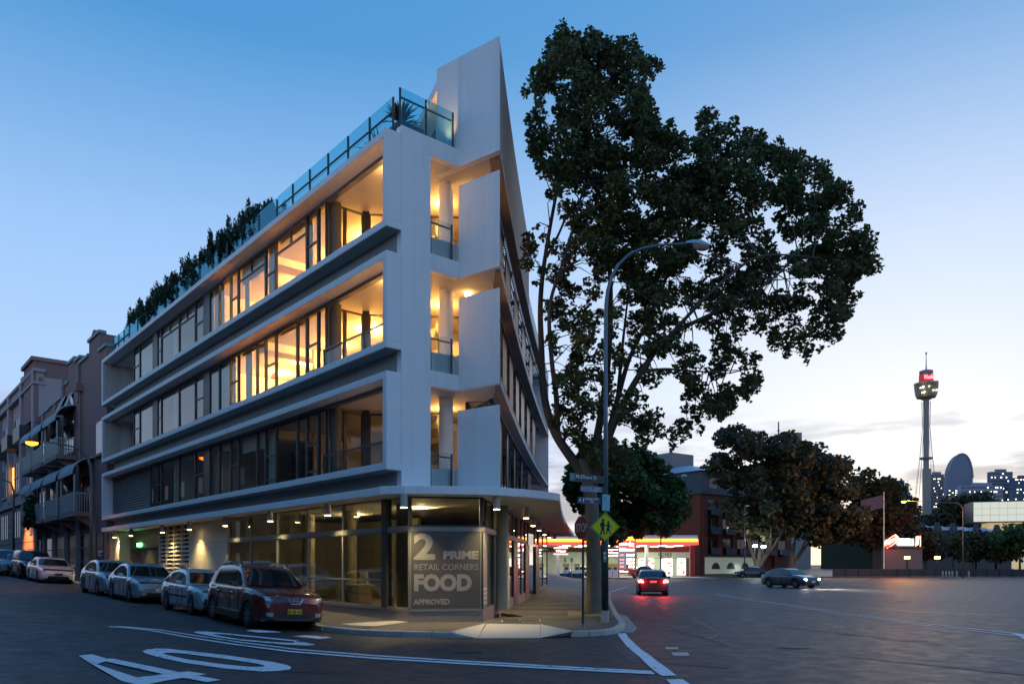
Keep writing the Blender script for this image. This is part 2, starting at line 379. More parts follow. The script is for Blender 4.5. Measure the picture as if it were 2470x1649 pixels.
# double centre line
la = [(262, 1511), (300, 1513), (360, 1519.5), (450, 1536), (560, 1553), (700, 1571), (900, 1587), (1100, 1599), (1300, 1610), (1480, 1619.5), (1578, 1624)]
lb = [(x+17*(1-i/10), y-.4) for i, (x, y) in enumerate(la)]
def thick(l, t): return [(x, y+t*(y-HY)/200) for x, y in l]
strip('centre_line', thick(la, -1.3), thick(la, 1.8)); lu = [(279, 1510.5), (320, 1513), (380, 1518.5), (470, 1532.5), (580, 1549), (715, 1566), (900, 1581), (1100, 1593.5), (1300, 1605), (1480, 1615), (1572, 1620)]
strip('centre_line', thick(lu, -1.2), thick(lu, 1.4))
# thick edge dash by the corner
def Z6(x, y): return (1380+x*.16177, 1430+y*.16177)
strip('edge_line', [Z6(*p) for p in [(675, 605), (700, 650), (810, 790), (900, 870), (1010, 960), (1110, 1060), (1220, 1160), (1335, 1237)]], [Z6(*p) for p in [(800, 598), (840, 665), (950, 770), (1040, 850), (1160, 930), (1270, 1020), (1400, 1110), (1555, 1232)]])
mark('edge_line', [Z6(1405, 1290), Z6(1645, 1287), Z6(1760, 1362), Z6(1520, 1420)])
# far dashes and lines of the main road
for i in range(7):
    x = 1471+i*6.2; y = 1427-i*1.9
    mark('lane_dash', [(x, y), (x+4, y-1.4), (x+4.8, y-.6), (x+.8, y+.9)])
fl = [(1725, 1431), (1790, 1442), (1890, 1456), (2030, 1477), (2200, 1500), (2470, 1530)]
strip('lane_line', thick(fl, -.5), thick(fl, .6)); strip('lane_line', [(x, y+2+(y-1431)*.03) for x, y in thick(fl, -.5)], [(x, y+2+(y-1431)*.03) for x, y in thick(fl, .6)])
mark('painted_arrow', [(2438, 1527), (2470, 1530), (2500, 1540), (2470, 1541), (2455, 1533)])
mark('lane_dash', [(1808, 1404.5), (1828, 1404), (1832, 1405), (1812, 1405.6)])
m_asph3 = asphalt('asphalt_worn', (.052, .052, .055), .6)
for pl in ([(1900, 1500), (2300, 1545), (2270, 1556), (1870, 1509)], [(1950, 1440), (2200, 1449), (2190, 1455), (1940, 1445)], [(1640, 1580), (1780, 1592), (1760, 1612), (1600, 1598)], [(700, 1600), (900, 1606), (860, 1626), (640, 1618)]):
    mark('asphalt_patch', pl, .006, m_asph2 if pl[0][0] % 200 else m_asph3)
for pl in ([(2050, 1570), (2470, 1610), (2470, 1628), (2030, 1582)], [(1500, 1560), (1560, 1590), (1530, 1600), (1478, 1566)]):
    mark('asphalt_patch', pl, .006, m_asph3)
# two little groups of pale hatched bars on the road
m_bars = M('pale_marker', (.75, .66, .63), .5, var=.1)
for (x0, y0, w, h, n, sk) in ((1605, 1561, 30, 5, 8, 3), (1620, 1574, 40, 8, 11, 5)):
    for i in range(n):
        x = x0+w*i/n
        mark('marker_bar', [(x, y0), (x+w/n*.62, y0), (x+w/n*.62+sk, y0+h), (x+sk, y0+h)], .014, m_bars)
# asphalt repair patch with its dark crack
patch = [(1500, 1442), (1560, 1440), (1600, 1462), (1660, 1484), (1700, 1500), (1727, 1513), (1734, 1527), (1725, 1534), (1700, 1537), (1640, 1528), (1600, 1515), (1560, 1500), (1480, 1475)]
mark('asphalt_patch', patch, .005, m_asph2)
cr_ = [(1560, 1443), (1596, 1460), (1620, 1471), (1655, 1484), (1690, 1499), (1712, 1510), (1729, 1518), (1734, 1527), (1720, 1534), (1700, 1537)]
strip('tar_seam', cr_, [(x+1.2, y+3.0) for x, y in cr_], .009, M('tar', (.012, .012, .013), .45, var=.2))
cr_ = [(1570, 1480), (1600, 1496), (1625, 1510), (1652, 1519), (1690, 1532), (1720, 1543), (1765, 1560)]
strip('tar_seam', cr_, [(x+.5, y+1.4) for x, y in cr_], .011, MATS['tar'])
cr_ = [(1780, 1440), (1900, 1447), (2050, 1462), (2200, 1474), (2330, 1480), (2470, 1484)]
strip('tar_seam', cr_, [(x, y+1.1) for x, y in cr_], .011, MATS['tar'])
cr_ = [(1640, 1470), (1730, 1461), (1800, 1462), (1900, 1470), (2030, 1471)]
strip('tar_seam', cr_, [(x, y+1.0) for x, y in cr_], .011, MATS['tar'])
strip('asphalt_patch', [(100, 1450), (250, 1468), (420, 1500), (540, 1522), (640, 1530)], [(60, 1458), (220, 1482), (380, 1520), (500, 1540), (600, 1548)], .005, m_asph2)
# footpath joints, pit lids, manhole covers, gully
m_iron = M('cast_iron', (.05, .047, .045), .55, .5, var=.3, scale=20, bump=.5, bscale=90)
for y in (22.6, 25.0, 27.6, 30.4, 33.4, 36.6, 40):
    x1 = 3.0+.09*(y-21.3); MB().box(WF, -.6, x1-.1, y, y+.03, PZ+.001, PZ+.006).build('path_joint', MATS['tar'], pavement)
for px, py, w, d in ((1236, 1497, .55, .75), (1278, 1495, .55, .75)):
    Y = (EZ-PZ)*F/(py-HY); x = X_at(px, Y); q = MB().box(WF, x-w/2, x+w/2, Y-d/2, Y+d/2, PZ+.001, PZ+.012).build('pit_lid', m_iron, pavement); MB().box(WF, x-w/2-.04, x+w/2+.04, Y-d/2-.04, Y+d/2+.04, PZ+.001, PZ+.007).build('lid_frame', m_kerb, pavement)
def cover(px, py, r=.32):
    c = G(px, py); o = MB().lathe([(r, .002), (r, .012), (r*.93, .016)], tuple(c), 28).build('manhole_cover', m_iron, road); MB().lathe([(r*1.12, .001), (r*1.12, .008)], tuple(c), 28).build('manhole_ring', MATS['tar'], road)
cover(1915, 1560); cover(1130, 1570, .3); cover(2180, 1450); cover(330, 1462, .3)
rl = random.Random(5); lv = MB()
for i in range(170):
    a = rl.random(); x = rl.gauss(2.9, 1.3) if a < .7 else rl.uniform(-8, 9); y = rl.gauss(23, 3.2) if a < .7 else rl.uniform(9, 26)
    z = PZ+.03 if (x < 2.9+.09*(y-21.3) and y > 19.5 and x > -1) else gz(x, y)+.02
    if x < -1 and y > 17.5: continue
    t = rl.uniform(0, 6.28); s_ = rl.uniform(.03, .07); lv.poly([(x+s_*math.cos(t+k*1.5708)*(1 if k % 2 else .6), y+s_*math.sin(t+k*1.5708)*(1 if k % 2 else .6), z+(.012 if k == 1 else 0)) for k in range(4)])
o = lv.build('fallen_leaves', M('dry_leaf', (.16, .09, .03), .8, var=.4, scale=30)); o['kind'] = 'stuff'
# ================================================================== the corner apartment building
m_white = M('white_render', (.84, .84, .84), .75, var=.05, scale=.8, bump=.05, bscale=80, streak=.26)
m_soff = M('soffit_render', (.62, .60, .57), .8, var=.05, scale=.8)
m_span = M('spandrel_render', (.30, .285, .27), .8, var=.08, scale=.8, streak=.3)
m_int = M('interior_wall', (.80, .74, .64), .85, var=.03, scale=.5)
m_ceil = M('interior_ceiling', (.82, .78, .70), .85, var=.02, scale=.5)
m_dark = M('dark_aluminium', (.045, .05, .055), .42, .3, var=.1)
m_grey = M('grey_aluminium', (.20, .21, .22), .45, .3, var=.1)
m_floor = M('timber_floor', (.28, .18, .09), .5, var=.2, scale=3)
m_glass = MGlass('window_glass', (.90, .92, .90), .62)
m_shop = MGlass('shop_glass', (.70, .69, .62), 1.1)
m_bal = MGlass('balustrade_glass', (.60, .86, .90), 1.2, rcol=(.30, .72, .88))
m_stone = M('plinth_stone', (.24, .20, .175), .6, var=.2, scale=8)
m_brown = M('bronze_mesh', (.17, .10, .06), .5, .4, var=.25, scale=40, bump=.6, bscale=120)
m_steel = M('galvanised_steel', (.16, .17, .18), .5, .6, var=.15)
m_cream = M('cream_panel', (.60, .56, .48), .6, var=.05, scale=.7)
bld = thing('apartment_building', 'white wedge-shaped apartment building with lit upper windows over a glazed shop corner', 'building', (A[0], A[1], PZ))
LEN = 31.4
LV = [(4.34, 7.03), (7.66, 10.30), (10.96, 13.62)]
B = LF(0, 2.437, 0); Bp = (B.x, B.y); Cp = (-.349, 21.5); Fp = (-2.257, 22.94)
def RX(y, o=0): return -.349+.07*(y-21.5)+.0009*(y-21.5)**2-o
def KX(y, o=0): return 1.44+.07*(y-23.1)+.0009*(y-23.1)**2-o
YE = 50.0
Rys = [21.5+(YE-21.5)*i/16 for i in range(17)]
def part(name, mat, f, parent=None, **k):
    mb = MB(); f(mb); return mb.build(name, mat, parent or bld, **k)
BK0 = tuple(LF(LEN, 8, 0)[:2])      # back corner
for k, (zb, zt) in enumerate(LV):
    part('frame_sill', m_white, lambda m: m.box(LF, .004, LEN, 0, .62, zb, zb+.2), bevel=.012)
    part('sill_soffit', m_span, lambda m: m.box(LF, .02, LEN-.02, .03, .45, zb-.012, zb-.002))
    part('frame_head', m_white, lambda m: m.box(LF, .004, LEN, 0, .47, zt-.2, zt), bevel=.012)
    part('frame_jamb', m_white, lambda m: m.box(LF, LEN-.22, LEN, .003, .8, zb+.2, zt-.2))
    part('frame_jamb', m_white, lambda m: m.box(LF, .003, .2, .003, .47, zb+.2, zt-.2))
    z0 = 3.88 if k == 0 else LV[k-1][1]
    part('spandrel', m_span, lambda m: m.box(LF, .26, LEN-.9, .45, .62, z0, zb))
# pier at the tip
part('pier', m_white, lambda m: m.box(LF, 0, .25, .48, 1.456, 3.88, 13.87), bevel=.012)
for (z0, z1) in ((6.82, 7.27), (10.11, 10.59), (13.37, 13.87)):
    part('corner_spandrel', m_white, lambda m: m.box(LF, .002, .2, 1.456, 2.437, z0, z1))
cb = Vector(Cp)-Vector(Bp); cbn = cb.normalized(); FC = Fr(Cp, -cbn, (-cbn.y*-1, -cbn.x) if False else (cbn.y, -cbn.x))
if FC.v.y < 0: FC.v = -FC.v
CBL = cb.length; CFL = (Vector(Cp)-Vector(Fp)).length
def fpan(m, L_, t, z0, z1):
    k_ = t/(FC.v.x*.0698+FC.v.y*.9976); c2 = Vector(Cp)+Vector((.0698, .9976))*k_
    m.prism([Cp, tuple(FC(L_, 0, 0)[:2]), tuple(FC(L_, t, 0)[:2]), tuple(c2)], z0, z1)
part('corner_panel', m_white, lambda m: fpan(m, CBL+.05, .14, 3.9, 6.24), bevel=.01)
part('corner_panel', m_white, lambda m: fpan(m, CBL, .14, 6.82, 9.52), bevel=.01)
part('corner_panel', m_white, lambda m: fpan(m, CBL, .14, 10.11, 12.82), bevel=.01)
part('roof_fin', m_white, lambda m: fpan(m, CFL, .2, 13.36, 16.57), bevel=.01)
# floor slabs
def slabpoly(inset):
    p = [tuple(LF(LEN-.3, .63, 0)[:2]), tuple(LF(.26, .63, 0)[:2]), tuple(LF(.21, 1.4, 0)[:2]), tuple(LF(.15, 2.40, 0)[:2])]
    p += [(Cp[0]-.12, Cp[1]+.17)]+[(RX(y, .34 if y < 23.6 else inset), y) for y in Rys[1:]]
    p += [(RX(YE, 14), YE+.2), BK0]
    return p
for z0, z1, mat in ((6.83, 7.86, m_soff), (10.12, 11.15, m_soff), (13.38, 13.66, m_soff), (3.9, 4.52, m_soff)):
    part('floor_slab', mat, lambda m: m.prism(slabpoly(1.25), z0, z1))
# end wall and back wall
e0 = Vector(LF(LEN-.02, .62, 0)[:2]); 
part('end_wall', m_white, lambda m: m.prism([tuple(LF(LEN-.25, .81, 0)[:2]), tuple(LF(LEN-.02, .81, 0)[:2]), tuple(LF(LEN-.02, 8, 0)[:2]), tuple(LF(LEN-.25, 8, 0)[:2])], .3, 13.65))
part('back_wall', m_white, lambda m: m.prism([tuple(LF(LEN-.3, 8, 0)[:2]), (RX(YE, 1.3), YE), (RX(YE, 1.3), YE+.2), tuple(LF(LEN-.1, 8.2, 0)[:2])], .0, 13.65))
# columns
def column(name, x, y, r, z0, z1, mat=m_white): part(name, mat, lambda m: m.lathe([(r, 0), (r, z1-z0)], (x, y, z0), 24), smooth=False)
for z0, z1 in ((3.9, 6.83), (7.86, 10.12), (11.15, 13.38)):
    column('column', -2.02, 23.5, .215, z0 if z0 < 4 else z0-.6, z1)
    column('column', -5.72, 24.75, .21, z0-.0, z1, M('charcoal_paint', (.09, .085, .08), .6))
# ---- windows of the long facade
def window(s0, s1, z0, z1, b=.5, fw=.045, mid=(), mull=(), mat=m_dark, gl=None, fr=LF, dp=.09, parent=None):
    m = MB()
    m.box(fr, s0, s0+fw, b-dp/2, b+dp/2, z0, z1); m.box(fr, s1-fw, s1, b-dp/2, b+dp/2, z0, z1)
    m.box(fr, s0+fw, s1-fw, b-dp/2, b+dp/2, z0, z0+fw); m.box(fr, s0+fw, s1-fw, b-dp/2, b+dp/2, z1-fw, z1)
    for t in mid:
        z = z0+(z1-z0)*t; m.box(fr, s0+fw, s1-fw, b-dp*.4, b+dp*.4, z-.025, z+.025)
    for t, za, zb_ in mull:
        s = s0+(s1-s0)*t; m.box(fr, s-.025, s+.025, b-dp*.4, b+dp*.4, z0+(z1-z0)*za+.03, z0+(z1-z0)*zb_-fw)
    w = m.build('window', mat, parent or bld)
    m = MB(); m.box(fr, s0+fw*.6, s1-fw*.6, b-.006, b+.006, z0+fw*.6, z1-fw*.6); m.build('pane', gl or m_glass, w)
    return w
wl3 = [(324, 338.6, 's'), (338.6, 371, 'w'), (371, 381, 'd'), (381, 390.5, 's'), (390.5, 433.5, 'wt'), (433.5, 472.6, 'wt'), (472.6, 494, 's'), (494, 507, 'd'), (507, 530.6, 'w'), (530.6, 558, 'w'), (558, 576, 's'), (576, 642, 'wt'), (642, 666.5, 's'), (666.5, 741.5, 'wt'), (741.5, 769, 's'), (769, 789, 'w')]
wl2 = [(324, 338.6, 's'), (338.6, 371, 'w'), (371, 381, 'd'), (381, 390.5, 's'), (390.5, 433.5, 'w'), (433.5, 472.6, 'w'), (472.6, 494, 's'), (494, 507, 'd'), (507, 530.6, 'w'), (530.6, 558, 'w'), (558, 576.5, 's'), (576.5, 621.5, 'w'), (621.5, 642, 'w'), (642, 667, 's'), (667, 718.5, 'w'), (718.5, 741.5, 'w'), (741.5, 769, 's'), (769, 789, 'w')]
wl1 = [(364, 381, 'w'), (381, 390.5, 's')]+wl2[4:]
S_LOG = s_of(789, .5); S_LL = s_of(324, .5); S_LIT = s_of(500, .5); S_LOU = s_of(364, .5)
for (zb, zt), wl_ in zip(LV, (wl1, wl2, wl3)):
    z0, z1 = zb+.2, zt-.3
    for a, b, ty in wl_:
        s1, s0 = s_of(a, .5), s_of(b, .5)
        if ty == 'd': part('window_pier', m_dark, lambda m: m.box(LF, s0, s1, .46, .56, z0, z1)); continue
        kw = {'s': dict(mid=(.12, .52)), 'w': {}, 'wt': dict(mid=(.76,), mull=((.5, .76, 1),))}[ty]
        window(s0+.01, s1-.01, z0, z1, **kw)
    part('blind_box', m_grey, lambda m: m.box(LF, .2, LEN-.25, .475, .64, zt-.3, zt-.2))
    # corner loggia glazing: a return into the plan, then across to the right facade
    RF = Fr(tuple(LF(S_LOG, .5, 0)[:2]), LF.v, LF.u)
    if zb > 0:
        window(.0, .62, z0-.0, z1, 0, fr=RF); window(.63, 1.30, z0, z1, 0, fr=RF)
        q = RF(1.31, 0, 0); XF = Fr((q.x, q.y), (1, .06), (-.06, 1))
        part('window_post', m_dark, lambda m: m.box(XF, -.02, .2, -.09, .09, z0-.2, z1+.1))
        window(.2, 1.25, z0-.2, z1, 0, fr=XF); window(1.26, 2.5, z0-.2, z1, 0, fr=XF); window(2.51, 3.8, z0-.2, z1, 0, fr=XF)
# left-end loggias on the two upper floors: boarded lining
m_board = M('loggia_boards', (.50, .46, .42), .7, var=.1)
for zb, zt in LV[1:]:
    for i in range(9):
        part('lining_board', m_board, lambda m: m.box(LF, LEN-.25+.0, LEN-.24+.02, .81-.8+.03+i*.235, .81-.8+.25+i*.235, zb+.2, zt-.2) if i*.235+.04 > .8 else m.box(LF, LEN-.26, LEN-.235, .03+i*.235, .25+i*.235, zb+.2, zt-.2))
    n = 10; w = (LEN-.3-S_LL)/n
    for i in range(n): part('lining_board', m_board, lambda m: m.box(LF, S_LL+.03+i*w, S_LL+.01+(i+1)*w, 2.15, 2.2, zb+.2, zt-.2))
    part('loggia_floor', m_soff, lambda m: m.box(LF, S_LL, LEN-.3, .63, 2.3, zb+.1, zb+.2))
    part('loggia_return', m_dark, lambda m: m.box(LF, S_LL-.06, S_LL, .5, 2.2, zb+.2, zt-.2))
# louvre screen on the first floor
zb, zt = LV[0]
for i in range(16):
    z = zb+.27+i*(zt-zb-.52)/16
    part('louvre_blade', m_grey, lambda m: m.hexa([LF(S_LOU, .52, z), LF(LEN-.24, .52, z), LF(LEN-.24, .60, z+.10), LF(S_LOU, .60, z+.10), LF(S_LOU, .52, z+.02), LF(LEN-.24, .52, z+.02), LF(LEN-.24, .60, z+.12), LF(S_LOU, .60, z+.12)]))
part('louvre_backing', m_dark, lambda m: m.box(LF, S_LOU, LEN-.24, .66, .70, zb+.2, zt-.2))
# ---- interiors
for k, (zb, zt) in enumerate(LV):
    zf, zc = zb+.2, zt-.2
    part('interior_wall', m_int, lambda m: m.box(LF, 4.2, LEN-.5, 5.6, 5.75, zf, zc))
    for s in (9.6, S_LIT-.1, 20.5, S_LL-.2):
        part('partition', m_int, lambda m: m.box(LF, s, s+.12, .75 if s > 12 else 2.6, 5.6, zf, zc))
    part('interior_floor', m_floor, lambda m: m.box(LF, 3.6, LEN-.5, .65, 5.6, zf-.06, zf+.01))
    part('kitchen_bench', M('joinery', (.22, .15, .10), .5), lambda m: m.box(LF, 11, 13.4, 4.9, 5.55, zf, zf+.95))
    part('curtain', M('curtain_cloth', (.62, .55, .46), .9, var=.15, scale=20), lambda m: m.box(LF, S_LIT-1.9, S_LIT-.3, .66, .72, zf, zc) if k == 1 else m.box(LF, 8.7, 9.3, .66, .72, zf, zc))
m_sheer = M('sheer_curtain', (.66, .58, .44), .9, var=.12, scale=9); m_blind = M('roller_blind', (.60, .52, .42), .85, var=.04)
def sheer(s0, s1, z0, z1):
    def f(m):
        n = max(8, int((s1-s0)/.05)); rows = [[LF(s0+(s1-s0)*i/n, .70+.035*math.sin(i*1.7)+.02*math.sin(i*.6), z) for i in range(n+1)] for z in (z0, z1)]
        m.grid(rows)
    part('sheer_curtain', m_sheer, f)
for k, (zb, zt) in enumerate(LV):
    zf, zc = zb+.2, zt-.2
    if k == 1:
        sheer(s_of(557, .5), s_of(508, .5), zf, zc); sheer(s_of(596, .5), s_of(580, .5), zf, zc)
    if k == 2:
        sheer(s_of(530, .5), s_of(508, .5), zf, zc); sheer(s_of(590, .5), s_of(579, .5), zf, zc); sheer(s_of(741, .5), s_of(734, .5), zf, zc)
    rb = random.Random(k+3)
    for a, b in ((391, 433), (434, 472), (531, 557), (577, 641), (668, 740), (743, 768)):
        h = rb.choice((.18, .25, .45, .75)) if k != 1 else rb.choice((.12, .2))
        part('roller_blind', m_blind, lambda m: m.box(LF, s_of(b, .5)+.06, s_of(a, .5)-.06, .61, .62, zc-h, zc))
    for s, b_, w in ((5.2, 5.54, .9), (7.4, 5.54, 1.3), (10.9, 5.54, 1.0), (13.2, 5.54, .8)):
        p_ = part('wall_picture', M('picture_%d' % int(s), ((.25, .12, .06), (.10, .14, .16), (.30, .22, .10), (.12, .08, .10))[int(s) % 4], .5, var=.5, scale=3), lambda m: m.box(LF, s, s+w, b_, b_+.04, zf+1.0, zf+1.75))
    for s, b_ in ((7.0, 2.4), (12.6, 2.3), (10.3, 4.2)):
        q_ = LF(s, b_, 0); part('pendant_lamp', m_dark if k == 0 else M('pendant_shade', (.45, .30, .14), .6), lambda m: (m.lathe([(.16, 0), (.07, .22)], (q_.x, q_.y, zc-.62), 14), m.tube([(q_.x, q_.y, zc-.4), (q_.x, q_.y, zc)], .008, 5)))
    part('ceiling_bulkhead', m_ceil, lambda m: m.box(LF, 9.72, 10.5, .8, 5.6, zc-.32, zc)); part('ceiling_bulkhead', m_ceil, lambda m: m.box(LF, 4.3, 9.5, 4.6, 5.6, zc-.28, zc))
    part('tall_shelf', MATS['joinery'], lambda m: m.box(LF, 14.1, 14.7, 3.9, 5.5, zf, zf+2.0))
def area(name, loc, energy, c, sx, sy=None, rot=(0, 0, 0), spread=None):
    l = bpy.data.lights.new(name, 'AREA'); l.shape = 'RECTANGLE'; l.size = sx; l.size_y = sy or sx; l.energy = energy; l.color = c
    o = bpy.data.objects.new(name, l); col.objects.link(o); o.location = loc; o.rotation_euler = rot; return o
def spot(name, loc, energy, c, ang=100, blend=.6, r=.06, rot=(0, 0, 0)):
    l = bpy.data.lights.new(name, 'SPOT'); l.energy = energy; l.color = c; l.spot_size = R(ang); l.spot_blend = blend; l.shadow_soft_size = r
    o = bpy.data.objects.new(name, l); col.objects.link(o); o.location = loc; o.rotation_euler = rot; return o
def point(name, loc, energy, c, r=.1):
    l = bpy.data.lights.new(name, 'POINT'); l.energy = energy; l.color = c; l.shadow_soft_size = r
    o = bpy.data.objects.new(name, l); col.objects.link(o); o.location = loc; return o
WARM = (1, .465, .105)
m_lamp = MEmit('lamp_glow', (1, .62, .22), 4)
for k, (zb, zt) in enumerate(LV):
    if k == 0: spots = [((2.4, 3.6), 70), ((6.5, 4.5), 10)]
    else: spots = [((6.0, 3.0), 500), ((8.4, 3.0), 270), ((11.6, 3.2), 480), ((14.0, 3.2), 190 if k == 2 else 380), ((2.2, 3.4), 85), ((18.2, 4.2), 10), ((23, 4), 8)]
    for (s, b), e in spots:
        p = LF(s, b, zt-.42); point('room_lamp', p, e*.44, WARM, .28)
        part('ceiling_lamp', m_lamp if e > 20 else m_white, lambda m: m.lathe([(.09, -.05), (.11, 0), (.11, .05)], (p.x, p.y, zt-.25), 12))
    if k:
        p = LF(1.5, 1.0, zt-.26); point('balcony_lamp', p, 22, WARM, .25)
        part('ceiling_lamp', m_lamp, lambda m: m.lathe([(.09, -.05), (.11, 0), (.11, .05)], (p.x, p.y, zt-.25), 12))
        p = Vector((-1.35, 23.6, zt-.27)); point('balcony_lamp', p, 3, WARM, .2)
        part('ceiling_lamp', m_lamp, lambda m: m.lathe([(.09, -.05), (.11, 0), (.11, .05)], (p.x, p.y, zt-.26), 12))
# ---- glass balustrades
m_bal2 = MGlass('clear_balustrade_glass', (.86, .93, .94), .6)
def glassrail(p, q, z, h=1.05, rail=.82, n=1, postr=.022, last=True, gm=None):
    p = Vector(p); q = Vector(q)
    for i in range(n+(1 if last else 0)):
        c = p.lerp(q, i/n); part('rail_post', m_dark, lambda m: m.box(Fr((c.x, c.y), (1, 0), (0, 1)), -.03, .03, -.03, .03, z-.02, z+h-.02 if rail else z+h*.93))
    for i in range(n):
        a = p.lerp(q, i/n); b = p.lerp(q, (i+1)/n); f = Fr((a.x, a.y), b-a, (-(b-a).y, (b-a).x)); L_ = (b-a).length
        part('glass_panel', gm or m_bal, lambda m: m.box(f, .05, L_-.05, -.007, .007, z+.03, z+h))
        if rail: part('hand_rail', m_dark, lambda m: m.box(f, .03, L_-.03, .02, .06, z+rail, z+rail+.04))
def L2(s, d): return tuple(LF(s, d, 0)[:2])
# roof rail along the street: rail posts, then taller frameless panes in front of the hedge, then posts again
s_a, s_b = s_of(668, .55), s_of(312, .55)
glassrail(L2(.55, .56), L2(s_a, .56), 13.64, 1.28, .80, 6, last=False)
glassrail(L2(s_a, .56), L2(s_b, .56), 13.64, 1.28, 0, 12, last=False)
glassrail(L2(s_b, .56), L2(LEN-.4, .56), 13.64, 1.28, .80, 3)
glassrail(L2(.10, .50), L2(.10, 1.36), 13.87, 1.08, .82, 1, last=False); glassrail(L2(.10, 1.36), L2(.10, 2.3), 13.87, 1.08, .82, 1)
for z in (3.92, 7.27, 10.59): glassrail(L2(.09, 1.5), L2(.09, 2.25), z, 1.07, .92, 1, gm=m_bal2)
for zb, zt in LV[:2]: glassrail(L2(.5, .35), L2(S_LOG-.1, .35), zb+.2, .72, .62, 3, gm=m_bal2)
part('parapet', m_white, lambda m: m.box(LF, 0.001, .2, .44, 1.0, 13.62, 13.8))
# ---- penthouse behind the fin
pd = Vector((-.358, .934)); f0 = Vector(Fp)
pw = [Cp, Fp, tuple(f0+pd*7.0), (RX(34, 3), 34), (RX(34, 0), 34)]
part('penthouse_roof', m_white, lambda m: m.prism([(x, y) for x, y in [(Fp[0]+.1, Fp[1]+.2), tuple(f0+pd*7.0), (RX(34, 3), 34), (RX(34, .27), 34), (RX(28, .27), 28), (Cp[0]-.2, Cp[1]+.4)]], 16.25, 16.55))
pn = Vector((pd.y, -pd.x))
PF = Fr(tuple(f0+pd*.9+pn*.55), pd, pn)
part('penthouse_wall', m_cream, lambda m: m.box(PF, 0.0, .12, 0, 1.7, 13.66, 16.25))
part('penthouse_wall', m_cream, lambda m: m.box(PF, .12, 5.6, 0, .12, 13.66, 16.25))
part('penthouse_door', m_dark, lambda m: m.box(PF, 1.2, 3.6, -.03, -.003, 13.7, 16.0))
p = f0+pd*.35+pn*.18; point('terrace_lamp', (p.x, p.y, 15.7), 14, WARM, .06)
q = FC(CFL-.55, -.22, 13.95); spot('terrace_uplight', (q.x, q.y, 13.95), 22, (1, .66, .32), 70, .9, .04, (R(180), 0, 0))
part('uplight_can', m_dark, lambda m: m.lathe([(.06, 0), (.06, .12)], (q.x, q.y, 13.80), 12))
# ---- curved right facade: parapet wall, edge beams, gratings, mesh screens
def ribbon(m, o0, o1, z0, z1, y0, y1, n=14):
    ys_ = [y0+(y1-y0)*i/n for i in range(n+1)]
    a = [(RX(y, o0), y) for y in ys_]; b = [(RX(y, o1), y) for y in reversed(ys_)]
    m.prism(a+b, z0, z1)
part('parapet_wall', M('parapet_render', (.36, .285, .235), .8, var=.06, scale=.6), lambda m: ribbon(m, 0, .22, 13.38, 16.5, 21.72, 35.2))
part('parapet_wall', m_white, lambda m: ribbon(m, 0.02, .22, 13.38, 14.2, 35.2, YE))
m_band = M('edge_beam_paint', (.34, .27, .22), .65, var=.1, scale=1)
for z in (6.84, 10.13, 13.30):
    if z < 13: part('edge_beam', m_band, lambda m: ribbon(m, 0, .34, z, z+.30, 21.98, YE, 24))
    else: part('edge_beam', m_band, lambda m: ribbon(m, 0.012, .34, 13.37, 13.376, 21.98, YE, 24))
    part('edge_trim', m_white, lambda m: ribbon(m, -.02, 0, z-.03 if z < 13 else 13.35, z+.10, 21.8, YE, 24))
    part('edge_trim', m_white, lambda m: ribbon(m, .345, .365, z-.03, z+.06, 22.6, YE, 24))
    y = 24.0
    while y < YE-2:
        y1 = min(y+3.4, YE)
        def gr(m):
            for i in range(9):
                o = .40+i*.10; ribbon(m, o, o+.035, z+.02, z+.07, y, y1-.1, 3)
            t = y
            while t < y1-.1:
                m.prism([(RX(t, .37), t), (RX(t, 1.24), t), (RX(t, 1.24), t+.04), (RX(t, .37), t+.04)], z+.075, z+.10); t += .22
        part('sun_grating', m_steel, gr)
        part('outrigger', m_steel, lambda m: m.prism([(RX(y, .35), y-.08), (RX(y, 1.26), y-.08), (RX(y, 1.26), y), (RX(y, .35), y)], z-.02, z+.16))
        y += 3.4
for lv, (z0, z1) in enumerate(((3.95, 6.84), (7.3, 10.13), (10.6, 13.30))):
    ysl = [(24.4, 26.4, 1), (27.4, 29.0, 1), (30.2, 31.8, 1), (33.2, 34.8, 0), (36, 37.8, 0), (39.4, 41.2, 0), (43, 45, 0)] if lv else [(23.8, 24.2, 0), (26.4, 26.9, 0), (29, 29.7, 0), (32.2, 33, 0), (36, 36.8, 0), (40, 42, 0)]
    if lv == 2: ysl = [(25.6, 27.4, 1), (28.6, 30.6, 1), (32.4, 34.4, 1), (36.5, 38.5, 0), (41, 43, 0)]
    for y0, y1, br in ysl:
        part('mesh_screen', m_brown if br else m_dark, lambda m: m.prism([(RX(y0, .42), y0), (RX(y1, .42), y1), (RX(y1, .46), y1), (RX(y0, .46), y0)], z0, z1))
        part('screen_post', m_grey, lambda m: m.prism([(RX(y1, .40), y1), (RX(y1, .40), y1+.08), (RX(y1, .50), y1+.08), (RX(y1, .50), y1)], z0, z1))
    y = 24.0
    while y < YE-2:
        f = Fr((RX(y, 1.25), y), (RX(y+2, 1.25)-RX(y, 1.25), 2), (-1, .07))
        window(.02, 1.98, z0, z1-.02, 0, fr=f, fw=.06); y += 2.0
part('right_end_wall', m_white, lambda m: m.prism([(RX(YE, 0), YE), (RX(YE, 1.3), YE), (RX(YE, 1.3), YE+.2), (RX(YE, 0), YE+.2)], 3.9, 14.2))
